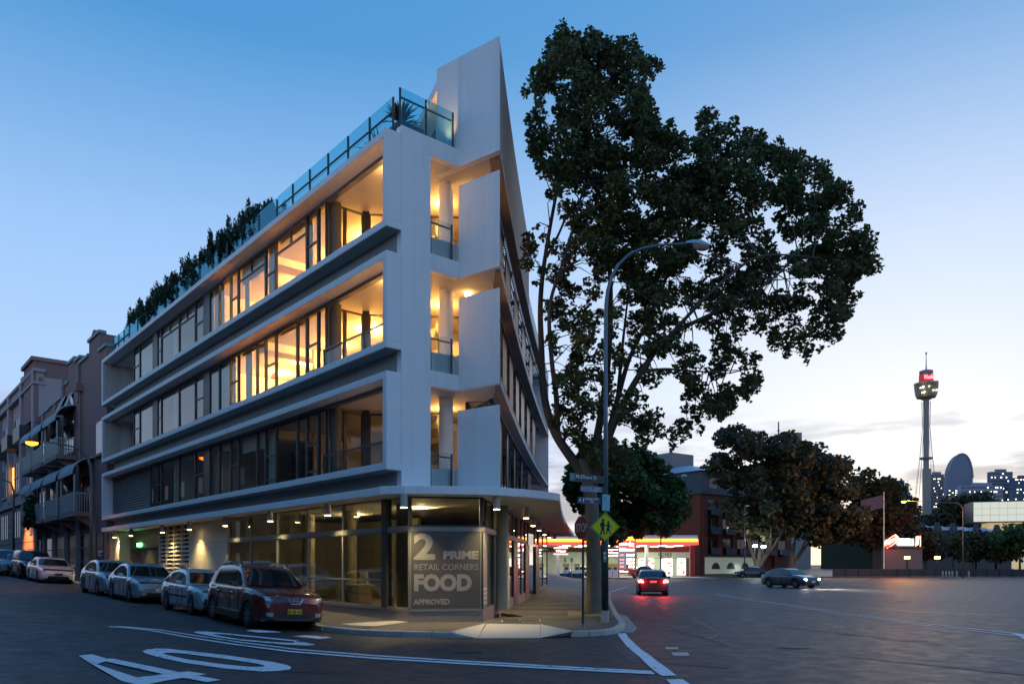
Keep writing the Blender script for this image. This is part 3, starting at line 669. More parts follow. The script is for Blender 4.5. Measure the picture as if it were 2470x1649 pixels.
# ---- canopy over the footpath
cl = [tuple(LF(LEN+.05, 0, 0)[:2]), tuple(LF(.6, 0, 0)[:2])]
front = [(-2.9, 20.72), (-2.2, 20.78), (-1.52, 20.87), (-.9, 21.0), (-.34, 21.2), (.3, 21.65), (.9, 22.3), (1.25, 22.75)]
yk = [23.1+(52-23.1)*i/14 for i in range(15)]
canopy = cl+[(-3.6, 20.9)]+front+[(KX(y), y) for y in yk]+[(RX(52, .6), 52), (RX(45, 1.2), 45), (RX(30, 1.2), 30), (-.9, 24.5), tuple(LF(1, 4, 0)[:2]), tuple(LF(LEN, 4, 0)[:2])]
part('canopy', m_white, lambda m: m.prism(canopy, 3.66, 3.885), bevel=.02)
LAMPS = [tuple(LF(s_of(px, .33), .33, 0)[:2]) for px in (276, 316, 391.5, 457, 543.5, 652, 790.5, 974)]+[(X_at(px, y), y) for px, y in ((1198, 21.5), (1269, 25.6), (1285.5, 30.7), (1300, 34.9), (1313, 40), (1325, 44), (1338, 47.5))]
m_can = M('lamp_can', (.42, .40, .37), .5)
m_lens = MEmit('lamp_lens', (1, .78, .34), 14)
for x, y in LAMPS:
    c = part('downlight', m_can, lambda m: m.lathe([(.1, -.36), (.1, 0)], (x, y, 3.66), 20))
    part('lens', m_lens, lambda m: m.lathe([(.085, -.372), (.085, -.361)], (x, y, 3.66), 20), c)
    spot('downlight_beam', (x, y, 3.27), 135 if (y < 26 and x > -5) else 100 if x < -2 else 80, (1, .72, .28), 112, .75, .07)
# ---- ground floor, street side
BG = .85; TRZ = 2.75; SILL = .44
gl = [550, 606.6, 670, 745.6, 829, 929, 989]
SD = s_of(989, BG); S0 = s_of(550, BG)
part('plinth', m_stone, lambda m: m.box(LF, SD, S0, BG-.04, BG+.2, .0, SILL))
part('transom', m_grey, lambda m: m.box(LF, SD, S0, BG-.07, BG+.07, TRZ-.06, TRZ+.06))
part('sill_rail', m_grey, lambda m: m.box(LF, SD, S0, BG-.07, BG+.12, SILL, SILL+.07))
for i in range(len(gl)-1):
    s1, s0 = s_of(gl[i], BG), s_of(gl[i+1], BG)
    window(s0, s1, SILL+.07, TRZ-.06, BG, .035, mid=((.36,) if i in (3, 4) else ()), mat=m_grey, gl=m_shop)
    window(s0, s1, TRZ+.06, 3.66, BG, .035, mat=m_grey, gl=m_shop)
part('shop_pier', m_dark, lambda m: m.box(LF, s_of(937, BG)-.02, s_of(926, BG), BG-.09, BG+.1, SILL+.07, 3.66))
s1, s0 = s_of(549, BG), s_of(460, BG)
ps = [s1, s1+(s0-s1)*.27, s1+(s0-s1)*.62, s0]
for i in range(3):
    for za, zb_ in ((.1, 1.0), (1.012, 2.75), (2.762, 3.66)):
        part('wall_panel', m_cream, lambda m: m.box(LF, ps[i]+.006, ps[i+1]-.006, BG-.03, BG+.1, za, zb_))
sa, sb = s_of(459, BG), s_of(386, BG)
part('grille_backing', m_dark, lambda m: m.box(LF, sa, sb, BG+.12, BG+.16, .2, 3.66))
for i in range(5):
    s = sa+(sb-sa)*i/4; part('grille_post', m_cream, lambda m: m.box(LF, s-.05, s+.05, BG-.05, BG+.1, .2, 3.66))
for i in range(4):
    for j in range(14):
        z = .75+j*.2; a = sa+(sb-sa)*i/4+.055; b = sa+(sb-sa)*(i+1)/4-.055
        part('grille_blade', m_cream, lambda m: m.hexa([LF(a, BG-.04, z), LF(b, BG-.04, z), LF(b, BG+.1, z+.09), LF(a, BG+.1, z+.09), LF(a, BG-.04, z+.05), LF(b, BG-.04, z+.05), LF(b, BG+.1, z+.12), LF(a, BG+.1, z+.12)]))
part('grille_base', m_cream, lambda m: m.box(LF, sa, sb, BG-.03, BG+.1, .2, .7))
m_sign = M('notice_board', (.62, .58, .55), .5, var=.1)
for i in (0, 3):
    a = sa+(sb-sa)*i/4+.1; b = sa+(sb-sa)*(i+1)/4-.1
    n = part('notice', m_sign, lambda m: m.box(LF, a, b, BG-.10, BG-.08, 1.15, 1.75))
    part('notice_print', M('notice_red', (.35, .05, .04), .5), lambda m: (m.box(LF, a+(b-a)*.55, b-.04, BG-.105, BG-.101, 1.50, 1.70), m.box(LF, a+(b-a)*.55, b-.04, BG-.105, BG-.101, 1.22, 1.42)), n)
    part('notice_ring', M('notice_dark', (.05, .03, .03), .5), lambda m: m.tube([LF(a+(b-a)*.27+.11*math.cos(t*.5236), BG-.106, 1.45+.2*math.sin(t*.5236)) for t in range(13)], .02, 4), n)
# recessed entry with green exit sign
sa, sb = s_of(386, BG), s_of(283, BG)
m_entry = M('entry_panel', (.10, .10, .10), .45, var=.1)
part('entry_wall', m_entry, lambda m: m.box(LF, sa, sb, 2.6, 2.75, .3, 3.66))
part('entry_side', m_entry, lambda m: m.box(LF, sa, sa+.08, BG, 2.6, .3, 3.66))
part('entry_side', m_entry, lambda m: m.box(LF, sb-.08, sb, BG+.3, 2.6, .3, 3.66))
part('entry_header', m_entry, lambda m: m.box(LF, sa+.08, sb-.1, BG+.3, BG+.42, 2.65, 3.66))
part('garage_door', M('garage_grey', (.075, .075, .08), .5), lambda m: m.box(LF, sa+.1, sa+(sb-sa)*.62, BG+.42, BG+.5, .3, 2.64))
part('entry_post', m_cream, lambda m: m.box(LF, sb, sb+1.2, BG-.35, BG+.1, .3, 3.66))
part('end_pier', m_cream, lambda m: m.box(LF, LEN-1.6, LEN-.6, BG-.3, BG+.3, .3, 3.66))
ex = part('exit_sign', M('exit_green', (.02, .2, .06), .5, var=0, emit=(.15, 1, .3), es=3), lambda m: m.box(LF, sa+(sb-sa)*.52, sa+(sb-sa)*.62, BG+.24, BG+.29, 2.75, 2.95))
part('running_figure', MEmit('exit_white', (.8, 1, .85), 6), lambda m: (m.box(LF, sa+(sb-sa)*.55, sa+(sb-sa)*.575, BG+.234, BG+.239, 2.79, 2.92),), ex)
# ---- chamfered shop corner with the poster
D = LF(SD, BG, 0); Dp = Vector((D.x, D.y)); Ep = Vector((-.876, 21.8))
DF = Fr(tuple(Dp), Ep-Dp, (-(Ep-Dp).y, (Ep-Dp).x)); DL = (Ep-Dp).length
part('plinth', m_stone, lambda m: m.box(DF, -.02, DL+.02, -.04, .2, 0, SILL))
part('sill_rail', m_grey, lambda m: m.box(DF, 0, DL, -.07, .12, SILL, SILL+.07))
part('transom', m_grey, lambda m: m.box(DF, 0, DL, -.07, .07, TRZ-.06, TRZ+.06))
window(0, DL, SILL+.07, TRZ-.06, 0, .04, fr=DF, mat=m_grey, gl=m_shop); window(0, DL, TRZ+.06, 3.66, 0, .05, fr=DF, mat=m_dark, gl=m_shop)
# ---- shopfronts along the right side
ed = Vector((.115, .993)); EF = Fr(tuple(Ep), ed, (-ed.y, ed.x))
def t_of(px):
    q = (px-CX)/F; return (q*Ep.y-Ep.x)/(ed.x-q*ed.y)/1.0*ed.length
m_head = M('bronze_head', (.10, .085, .07), .4, .3)
part('transom', m_grey, lambda m: m.box(EF, 0.02, t_of(1266), -.07, .07, TRZ-.06, TRZ+.06))
part('shop_floor', M('shop_concrete', (.16, .15, .14), .7), lambda m: m.prism([tuple(LF(SD, BG+.1, 0)[:2]), tuple(LF(S0, BG+.1, 0)[:2]), tuple(LF(S0, 7, 0)[:2]), tuple(EF(24, .2, 0)[:2]), tuple(EF(0, .2, 0)[:2])], 0, .3))
for a, b, kind in ((1161, 1171, 'p'), (1171, 1188, 'p'), (1188, 1200, 'd'), (1200, 1219, 'p'), (1219, 1236, 'p'), (1236, 1246, 'd'), (1246, 1256, 'p'), (1256, 1265, 'p'), (1265, 1274, 'd'), (1274, 1290, 'r'), (1290, 1298, 'd'), (1298, 1308, 'p'), (1308, 1319, 'p')):
    t0, t1 = t_of(a), t_of(b); bb = 0
    if kind == 'd':
        part('door_frame', m_dark, lambda m: m.box(EF, t0+.02, t1, -.06, .10, .14, TRZ-.07)); window(t0, t1, TRZ+.06, 3.66, .03, .05, fr=EF, gl=m_shop); continue
    z0 = SILL+.05
    if kind == 'r': bb = .6; z0 = .16
    else: part('plinth', m_stone, lambda m: m.box(EF, t0, t1, -.05, .2, 0, SILL+.05))
    window(t0+.005, t1-.005, z0, TRZ-.06, bb+.0, .035, fr=EF, gl=m_shop); window(t0+.005, t1-.005, TRZ+.06, 3.66, bb, .035, fr=EF, gl=m_shop)
# shop interior: back wall, columns, counter
part('shop_back_wall', M('shop_wall', (.24, .22, .17), .9, var=.2, scale=2), lambda m: m.box(LF, 8.2, S0+.2, 6.5, 6.65, .1, 3.66))
part('shop_side_wall', M('shop_wall', (.24, .22, .17), .9), lambda m: m.box(LF, S0, S0+.15, BG+.15, 6.5, .1, 3.66))
for s, b in ((SD+2.6, 2.3), (SD+6.6, 2.6), (SD+1, 5), (SD+9.5, 2.4)):
    q = LF(s, b, 0); part('shop_column', M('bare_concrete', (.34, .31, .24), .85, var=.2, scale=2), lambda m: m.lathe([(.24, 0), (.24, 3.4)], (q.x, q.y, .28), 20))
for s_, b_, w_, h_ in ((SD+2.2, 6.3, 1.8, 2.6), (SD+6.9, 6.2, 2.2, 2.2), (SD+8.6, 4.4, .5, 1.2)):
    part('shop_partition', M('raw_plaster', (.42, .38, .28), .9, var=.15, scale=2), lambda m: m.box(LF, s_, s_+w_, b_, b_+.1, .28, .28+h_))
part('work_bench', MATS['joinery'], lambda m: (m.box(LF, SD+5.4, SD+6.6, 2.2, 2.9, 1.0, 1.06), m.box(LF, SD+5.45, SD+5.52, 2.3, 2.8, .3, 1.0), m.box(LF, SD+6.48, SD+6.55, 2.3, 2.8, .3, 1.0)))
part('letterbox_bank', m_dark, lambda m: m.box(LF, SD+4.2, SD+5.7, 5.6, 5.9, 1.5, 2.2))
for s in (SD+3.5, SD+8):
    q = LF(s, 3.6, 3.5); point('shop_lamp', q, 60, (1, .78, .4), .1)
part('shop_lamp_can', m_can, lambda m: m.lathe([(.08, -.1), (.08, 0)], (q.x, q.y, 3.66), 12))
# poster stuck on the shop corner
m_post = M('poster_grey', (.062, .062, .066), .55, var=.04); m_let = M('poster_lettering', (.235, .235, .24), .6, var=.03)
pos = thing('window_poster', 'dark grey poster with 2 PRIME RETAIL CORNERS FOOD APPROVED on shop corner', 'poster', tuple(DF(DL/2, -.05, SILL)))
part('sheet', m_post, lambda m: m.box(DF, .03, DL-.03, -.062, -.056, SILL+.09, TRZ-.07), pos)
def ptxt(body, a, z, size, bold=.0, width=None):
    text('lettering', body, m_let, pos, DF(a, -.066, z), (DF.u.x, DF.u.y, 0), (0, 0, 1), size, bold, 'LEFT', .001, width)
ptxt('2', .10, 1.92, .98, .035, .60)
ptxt('PRIME', .92, 1.92, .30, .016, 1.0)
ptxt('RETAIL CORNERS', .10, 1.60, .245, .001, 1.80)
ptxt('FOOD', .10, 1.04, .60, .034, 1.62)
ptxt('APPROVED', .10, .64, .205, .010, 1.02)
p2 = thing('window_poster', 'narrow grey and white notice around the edge of the shop corner', 'poster', tuple(EF(.1, -.05, SILL)))
part('sheet', M('poster_pale', (.2, .21, .22), .5, var=.3, scale=6), lambda m: m.box(EF, .03, t_of(1170), -.062, -.056, SILL+.09, TRZ-.07), p2)
part('print', M('print_white', (.55, .56, .57), .5), lambda m: [m.box(EF, .06+.32*(j % 2), .30+.32*(j % 2), -.068, -.064, .62+.13*(j//2), .70+.13*(j//2)) for j in range(8)], p2)
# roof hedge, behind the glass
def foliage(name, mat, parent, clumps, n, size, seed=1, flat=.5, kind=None, asp=.38):
    rnd = random.Random(seed); mb = MB(); tot = sum(c[1][0]*c[1][1]*c[1][2] for c in clumps)**1
    ws = [(c[1][0]*c[1][1]*c[1][2])**.7 for c in clumps]; W = sum(ws); off = ORG.get(parent.name, Vector()) if parent else Vector()
    V = []; Fs = []
    for (c, r), w in zip(clumps, ws):
        k = max(3, int(n*w/W)); c = Vector(c)
        for i in range(k):
            while True:
                p = Vector((rnd.uniform(-1, 1), rnd.uniform(-1, 1), rnd.uniform(-1, 1)))
                if p.length <= 1: break
            if rnd.random() < .75 and p.length > .05: p = p.normalized()*(rnd.random()**.35)
            q = c+Vector((p.x*r[0], p.y*r[1], p.z*r[2]))
            s = size*rnd.uniform(.45, 1.55)
            u = Vector((rnd.gauss(0, 1), rnd.gauss(0, 1), rnd.gauss(0, flat))).normalized()
            w_ = Vector((rnd.gauss(0, 1), rnd.gauss(0, 1), rnd.gauss(0, 1))); v = u.cross(w_).normalized()
            b = len(V)
            V += [q-u*s*.5, q-v*s*asp+u*s*.05, q+u*s*.6, q+v*s*asp+u*s*.05]; Fs.append((b, b+1, b+2, b+3))
    mb.v = V; mb.f = Fs; mb.fm = [0]*len(Fs)
    return mb.build(name, mat, parent, kind=kind)
m_hedge = M('hedge_leaf', (.018, .05, .022), .7, var=.5, scale=6)
hs = [s_of(327, 1.2)+(s_of(648, 1.2)-s_of(327, 1.2))*i/19 for i in range(20)]
for i, s in enumerate(hs):
    q = LF(s, 1.25, 13.64)
    h = thing('conifer_shrub', ['feathery dark conifer at the far end of the roof hedge', 'feathery dark conifer at the near end of the roof hedge', 'feathery dark conifer within the roof hedge behind the glass'][0 if i == 0 else 1 if i == 19 else 2], 'shrub', tuple(q), 0, 'conifers of the roof hedge')
    rnd = random.Random(i); cl_ = []
    for j in range(5): cl_.append(((q.x+rnd.uniform(-.5, .5), q.y+rnd.uniform(-.5, .5), q.z+.5+rnd.uniform(0, 1.0)), (.34, .34, .42)))
    for j in range(34): cl_.append(((q.x+rnd.uniform(-.75, .75), q.y+rnd.uniform(-.75, .75), q.z+1.1+rnd.uniform(0, .70)), (.11, .11, .44)))
    foliage('foliage', m_hedge, h, cl_, 4200, .19, i, 3.2, asp=.13)
    mb = MB(); mb.tube([q, q+Vector((0, 0, 1.6))], [.06, .02], 6); mb.build('stem', M('stem_bark', (.06, .045, .03), .9), h)
tr = MB(); tr.box(LF, hs[-1]-1, hs[0]+1, .95, 1.6, 13.66, 14.15); tr.build('planter_trough', m_dark, bld)
# corner pot with spiky plants
q = LF(1.2, 1.35, 13.66)
pot = thing('planter_pot', 'tall dark teal planter pot on the roof corner terrace', 'planter', tuple(q))
MB().box(Fr((q.x, q.y), LF.u, LF.v), -.42, .42, -.42, .42, 13.66, 14.55).build('pot', M('pot_teal', (.015, .06, .08), .5), pot, bevel=.03)
def yucca(c, n, L_, label, seed):
    t = thing('yucca_plant', label, 'plant', c); rnd = random.Random(seed); mb = MB()
    for i in range(n):
        a = rnd.uniform(0, 6.283); e = rnd.uniform(.1, 1.45); l = L_*rnd.uniform(.6, 1.1); d = Vector((math.cos(a)*math.cos(e), math.sin(a)*math.cos(e), math.sin(e))); w = d.cross(Vector((0, 0, 1))).normalized()*.035
        c_ = Vector(c); m_ = c_+d*l*.6; t_ = c_+d*l-Vector((0, 0, .12*l))
        mb.poly([c_-w*.6, c_+w*.6, m_+w, m_-w]); mb.poly([m_-w, m_+w, t_])
    mb.build('leaves', M('yucca_leaf', (.03, .07, .05), .5, var=.3), t)
    mb = MB(); mb.tube([Vector(c)-Vector((0, 0, .35)), Vector(c)+Vector((0, 0, .1))], .05, 6); mb.build('stem', MATS['stem_bark'], t)
yucca((q.x-.1, q.y, 14.75), 110, .75, 'upright spiky yucca in the teal roof pot', 3)
c = LF(1.9, .95, 13.95); yucca(tuple(c), 70, .85, 'low spiky agave leaning out behind the roof glass', 4)
# ================================================================== cars
m_tyre = M('tyre_rubber', (.012, .012, .013), .8, var=.1)
m_cglass = M('car_glass', (.012, .016, .018), .04, 0, var=0, spec=.9)
m_blk = M('black_trim', (.012, .012, .013), .5, var=.1)
m_chr = M('chrome', (.65, .66, .68), .14, 1, var=0)
m_alloy = M('alloy_rim', (.20, .205, .215), .35, .7, var=.1)
m_lamp_c = M('headlamp_glass', (.42, .47, .52), .12, .35, var=.3, scale=14)
m_tail = M('tail_lamp', (.20, .01, .012), .2, var=.1)
def interp(pts, x):
    if x <= pts[0][0]: return pts[0][1]
    for (a, b), (c, d) in zip(pts, pts[1:]):
        if x <= c:
            t = (x-a)/(c-a); return b+(d-b)*t
    return pts[-1][1]
class Car:
    def __init__(s, L=4.4, W=1.75, H=1.45, wb=2.6, fo=.88, r=.315, gc=.2, belt=.90, hf=.70, hw=.92, deck=.96, tail=.90, xw0=.95, xw1=.25, xr1=-1.0, xr0=-1.6, roofw=.76, paint=None, arch=.05, endr=.16):
        s.__dict__.update(locals()); s.xf = L/2-fo; s.xr = s.xf-wb
        s.tp = [(-L/2, tail-.32), (-L/2+.03, tail-.16), (-L/2+.10, tail-.04), (-L/2+.25, tail), (xr0-.02, deck), (xr0+.3, belt+.03), (xw0-.3, hw), (xw0, hw), (xw0+.3, hw-.02), ((xw0+L/2-.25)/2, (hw+hf)/2+.045), (L/2-.28, hf+.03), (L/2-.14, hf-.02), (L/2-.06, hf-.10), (L/2, hf-.26)]
        s.rp = [(xr0, deck), (xr1-.12, H-.14), (xr1+.12, H-.045), ((xw1+xr1)/2, H), (xw1-.15, H-.035), (xw1+.12, H-.13), (xw0, hw)]
        s.zbm = belt
    def top(s, x):
        return sum(interp(s.tp, x+k*.03) for k in (-2, -1, 0, 1, 2))/5
    def w(s, x):
        e = abs(x)/(s.L/2); k = max(0, (e-.62)/.38)
        return s.W/2*(1-.10*k*k-s.endr*max(0, (e-.88)/.12)**3)
    def low(s, x):
        z = s.gc
        for xw in (s.xf, s.xr):
            ra = s.r+s.arch; dx = abs(x-xw)
            if dx < ra: z = max(z, s.r*.97+math.sqrt(ra*ra-dx*dx))
        e = s.L/2-abs(x)
        if e < .15: z = max(z, s.gc+.10*(1-e/.15))
        return z
    def zr(s, x): return max(interp(s.rp, x), s.top(x)-.01)
    def zb(s, x): return s.top(x)-.015
    def wbase(s, x): return s.w(x)*.945
    def yside(s, x, z):
        zb = s.zb(x); t = (z-zb)/max(.2, s.H-zb); return s.wbase(x)+(s.W/2*s.roofw-s.wbase(x))*t
    def nose(s, y, z, f=1):
        x = s.L/2
        for i in range(90):
            xx = x*f
            if s.w(xx)*(1 if z < s.top(xx)-.12 else .95) >= abs(y) and s.top(xx) >= z: return xx
            x -= .01
        return x*f
    def make(s, name, label, loc, rz, roll=0, pitch=0, group='cars parked along the side street', rails=False, plate=None, plate_col=(.75, .75, .72), lit=None, clad=False, grille='slats', handles=True, rim=None, extra=None, trimline=False):
        t = thing(name, label, 'car', loc, rz, group); t.rotation_euler = (roll, pitch, rz); ORG[t.name] = Vector((0, 0, 0))
        pm = s.paint; L, W, H = s.L, s.W, s.H
        def pt(nm, mat, f, par=t, **k):
            mb = MB(); f(mb); return mb.build(nm, mat, par, local=True, **k)
        N_ = 110; xs_ = [-L/2+L*i/N_ for i in range(N_+1)]
        rows = []
        for x in xs_:
            zl = s.low(x); zt = s.top(x); w = s.w(x); h = zt-zl; zl = min(zl, zt-.08); h = zt-zl
            half = [(w*.90, zl), (w*.972, zl+.015), (w*.99, zl+h*.22), (w, zl+h*.5), (w*.995, zl+h*.72), (w*.98, zt-.10 if h > .25 else zl+h*.8), (w*.955, zt-.035 if h > .25 else zl+h*.93), (w*.90, zt-.006), (w*.80, zt+.012), (w*.45, zt+.028), (0, zt+.034)]
            rows.append([(x, y, z) for y, z in half]+[(x, -y, z) for y, z in reversed(half[:-1])])
        def body(m):
            m.grid(rows); m.poly(rows[0]); m.poly(list(reversed(rows[-1])))
        pt('body', pm, body, smooth=True)
        pt('underbody', m_blk, lambda m: (m.box(WF, -L/2+.12, L/2-.14, -W*.40, W*.40, s.gc+.02, s.belt-.12), m.box(WF, s.xr+s.r+.1, s.xf-s.r-.1, -W*.47, W*.47, s.gc-.02, s.gc+.06)))
        # cabin
        cx = [s.xr0+(s.xw0-s.xr0)*i/40 for i in range(41)]; rows2 = []
        for x in cx:
            zb, zr = s.zb(x), s.zr(x); k = max(0, (zr-zb)/(H-zb)); wt = s.wbase(x)+(W/2*s.roofw-s.wbase(x))*k
            half = [(s.wbase(x), zb-.03), (wt, zr-.05*k), (wt*.965, zr-.015*k), (wt*.88, zr), (wt*.45, zr+.018*k), (0, zr+.024*k)]
            rows2.append([(x, y, z) for y, z in half]+[(x, -y, z) for y, z in reversed(half[:-1])])
        pt('roof', pm, lambda m: m.grid(rows2), smooth=True)
        def scr(x0, x1, sg):
            rr = []
            for i in range(9):
                x = x0+(x1-x0)*i/8; zb, zr = s.zb(x), s.zr(x); k = max(0, (zr-zb)/(H-zb)); wt = s.wbase(x)+(W/2*s.roofw-s.wbase(x))*k
                rr.append([(x+.012*sg, v*wt*.90, zr+.022*k*(1-v*v)+.012) for v in (-1, -.6, -.2, .2, .6, 1)])
            return rr
        pt('windscreen', m_cglass, lambda m: m.grid(scr(s.xw0-.06, s.xw1+.10, 1)), smooth=True)
        pt('rear_window', m_cglass, lambda m: m.grid(scr(s.xr0+.05, s.xr1-.06, -1)), smooth=True)
        n_side = 3 if extra == 'three' else 2
        xa, xb = s.xw0-.30, s.xr0+.30; xm = (s.xf+s.xr)/2+.02
        cuts = [(xa, xm+.04), (xm-.04, s.xr+.12), (s.xr+.04, xb)] if n_side == 3 else [(xa, xm+.04), (xm-.04, max(xb, s.xr-.05))]
        for sg in (-1, 1):
            for c0, c1 in cuts:
                if c0-c1 < .1: continue
                def sw(m):
                    bot, topp = [], []
                    for i in range(9):
                        x = c0+(c1-c0)*i/8; zb = s.zb(x)+.035; zt = max(zb+.004, s.zr(x)-.105)
                        bot.append((x, sg*(s.yside(x, zb)+.006), zb)); topp.append((x, sg*(s.yside(x, zt)+.006), zt))
                    m.grid([bot, topp])
                pt('side_window', m_cglass, sw)
            # mirror, handles, seams
            xmi = s.xw0-.42; ym = s.w(xmi)+.02
            mi = pt('mirror', pm if not clad else pm, lambda m: m.hexa([(xmi+.10, sg*ym, s.belt+.0), (xmi-.05, sg*ym, s.belt+.0), (xmi-.03, sg*(ym+.20), s.belt+.03), (xmi+.06, sg*(ym+.19), s.belt+.03), (xmi+.09, sg*ym, s.belt+.12), (xmi-.05, sg*ym, s.belt+.13), (xmi-.03, sg*(ym+.20), s.belt+.15), (xmi+.05, sg*(ym+.19), s.belt+.15)]), bevel=.025)
            if handles:
                for hx in (xm+.18, s.xr+.50):
                    y = s.w(hx)+.004; pt('door_handle', m_chr if clad else pm, lambda m: m.box(WF, hx-.11, hx+.07, sg*y-.018, sg*y+.018, s.belt-.17, s.belt-.135), bevel=.008)
            for hx in (xa-.05, xm, s.xr+s.r+.12):
                y = s.w(hx)
                pt('door_seam', m_blk, lambda m: m.box(WF, hx-.005, hx+.005, sg*y-.010, sg*y+.002, s.low(hx)+.05, s.top(hx)-.11))
            for xw in (s.xf, s.xr):
                yo = W/2-.02
                wh = pt('wheel', m_tyre, lambda m: m.lathe([(s.r*.62, -.105), (s.r*.93, -.105), (s.r, -.075), (s.r, .075), (s.r*.93, .105), (s.r*.62, .105)], (xw, sg*(yo-.105), s.r), 28, 'y'), smooth=True)
                def spokes(m):
                    yy = sg*(yo+.001); ns = 7 if rim == 'multi' else 5
                    rr_ = s.r*.64
                    for k in range(24):
                        a0, a1 = k*math.pi/12, (k+1)*math.pi/12
                        m.poly([(xw+rr_*math.cos(a0), yy, s.r+rr_*math.sin(a0)), (xw+rr_*math.cos(a1), yy, s.r+rr_*math.sin(a1)), (xw+rr_*.87*math.cos(a1), yy-sg*.012, s.r+rr_*.87*math.sin(a1)), (xw+rr_*.87*math.cos(a0), yy-sg*.012, s.r+rr_*.87*math.sin(a0))])
                    for k in range(ns):
                        a = 2*math.pi*k/ns+.3; d = Vector((math.cos(a), 0, math.sin(a))); n = Vector((-math.sin(a), 0, math.cos(a))); c = Vector((xw, yy, s.r))
                        m.poly([c+d*.02-n*.04, c+d*rr_*.9-n*.028, c+d*rr_*.9+n*.028, c+d*.02+n*.04])
                    m.lathe([(.055, 0), (.055, .004)], (xw, yy-.002, s.r), 12, 'y')
                pt('rim', m_alloy if rim != 'dark' else M('dark_rim', (.10, .10, .11), .35, .7), spokes, wh)
        # nose and tail patches: (y,z) corners
        def patch(nm, mat, q, f=1, off=.012, n=5, par=t, both=False):
            def ff(m):
                for sg in ((1, -1) if both else (1,)):
                    rr = []
                    for i in range(n+1):
                        a = i/n; r0 = []
                        for j in range(n+1):
                            b = j/n
                            y = (q[0][0]*(1-a)+q[1][0]*a)*(1-b)+(q[3][0]*(1-a)+q[2][0]*a)*b
                            z = (q[0][1]*(1-a)+q[1][1]*a)*(1-b)+(q[3][1]*(1-a)+q[2][1]*a)*b
                            r0.append((s.nose(y, z, f)+off*f, sg*y, z))
                        rr.append(r0)
                    m.grid(rr)
            return pt(nm, mat, ff, par, smooth=True)
        hw_ = W/2; zt_ = s.hf
        hl = m_lamp_c if lit != 'front' else MEmit('lit_headlamp', (1, .93, .80), 160)
        tl = m_tail if lit != 'rear' else MEmit('lit_tail_lamp', (1, .03, .03), 55)
        for sg in (1, -1):
            patch('headlight', hl, [(sg*hw_*.52, zt_-.19), (sg*hw_*.90, zt_-.13), (sg*hw_*.93, zt_-.02), (sg*hw_*.58, zt_-.085)] if lit != 'front' else [(sg*hw_*.62, zt_-.17), (sg*hw_*.84, zt_-.15), (sg*hw_*.86, zt_-.06), (sg*hw_*.64, zt_-.08)])
            patch('tail_light', tl, [(sg*hw_*.62, s.tail-.26), (sg*hw_*.93, s.tail-.24), (sg*hw_*.93, s.tail-.08), (sg*hw_*.66, s.tail-.10)], -1)
            if clad:
                patch('fog_light', m_lamp_c, [(sg*hw_*.62, .36), (sg*hw_*.80, .38), (sg*hw_*.80, .47), (sg*hw_*.62, .46)], off=.03)
        gq = [(-hw_*.46, zt_-.20), (hw_*.46, zt_-.20), (hw_*.50, zt_-.09), (-hw_*.50, zt_-.09)]
        g = patch('grille', m_blk, gq, off=.010)
        patch('lower_intake', m_blk, [(-hw_*.62, .26), (hw_*.62, .26), (hw_*.52, .40), (-hw_*.52, .40)], off=.014)
        if clad:
            patch('lower_bumper', m_blk, [(-hw_*.93, s.gc+.07), (hw_*.93, s.gc+.07), (hw_*.93, .44), (-hw_*.93, .44)], off=.024, n=14)
            pt('grille_badge', m_chr, lambda m: (m.tube([(s.nose(0, .62)+.03, .075*math.cos(k*.5236), zt_-.145+.075*math.sin(k*.5236)) for k in range(13)], .010, 6), m.box(WF, s.nose(0, .62)+.02, s.nose(0, .62)+.04, -.10, .10, zt_-.16, zt_-.13)), g)
            pt('grille_frame', m_chr, lambda m: m.tube([(s.nose(.2, .6)+.03, .20, zt_-.07), (s.nose(.1, .6)+.03, .12, zt_-.215), (s.nose(.1, .6)+.03, -.12, zt_-.215), (s.nose(.2, .6)+.03, -.20, zt_-.07)], .016, 6), g)
            pt('bumper_trim', M('satin_grey', (.12, .12, .125), .4, .5), lambda m: m.tube([(s.nose(.62, .5)+.02, .70, .46), (s.nose(.4, .4)+.03, .42, .30), (s.nose(0, .3)+.04, .0, .285), (s.nose(.4, .4)+.03, -.42, .30), (s.nose(.62, .5)+.02, -.70, .46)], .009, 6))
            for sg in (1, -1):
                pt('sill_trim', m_chr, lambda m: m.box(WF, s.xr+s.r+.18, s.xf-s.r-.16, sg*(W/2)-.012, sg*(W/2)+.010, s.gc+.17, s.gc+.20))
                for xw in (s.xf, s.xr):
                    def flare(m):
                        r0, r1 = s.r+s.arch-.015, s.r+s.arch+.055; A_ = [math.pi*i/14 for i in range(15)]
                        m.grid([[(xw+r*math.cos(a), sg*(s.w(xw+r*math.cos(a))+o_), s.r*.97+r*math.sin(a)) for a in A_] for r, o_ in ((r0, -.03), (r0, .012), (r1, .012), (r1, -.02))])
                    pt('arch_flare', m_blk, flare)
                pt('sill_cladding', m_blk, lambda m: m.box(WF, s.xr+s.r+.08, s.xf-s.r-.08, sg*(W/2)-.05, sg*(W/2)+.004, s.gc, s.gc+.165))
        elif grille == 'slats':
            pt('grille_bar', m_chr, lambda m: m.box(WF, s.nose(0, zt_-.15)+.012, s.nose(0, zt_-.15)+.022, -hw_*.40, hw_*.40, zt_-.15, zt_-.135), g)
        if trimline:
            for sg in (1, -1): pt('rub_strip', m_blk, lambda m: m.box(WF, s.xr+s.r+.06, s.xf-s.r-.06, sg*(W/2)-.01, sg*(W/2)+.014, .50, .56))
            patch('front_bumper', m_blk, [(-hw_*.97, .33), (hw_*.97, .33), (hw_*.97, .52), (-hw_*.97, .52)], off=.03, n=10); patch('rear_bumper', m_blk, [(-hw_*.97, .33), (hw_*.97, .33), (hw_*.97, .52), (-hw_*.97, .52)], -1, .03, n=10)
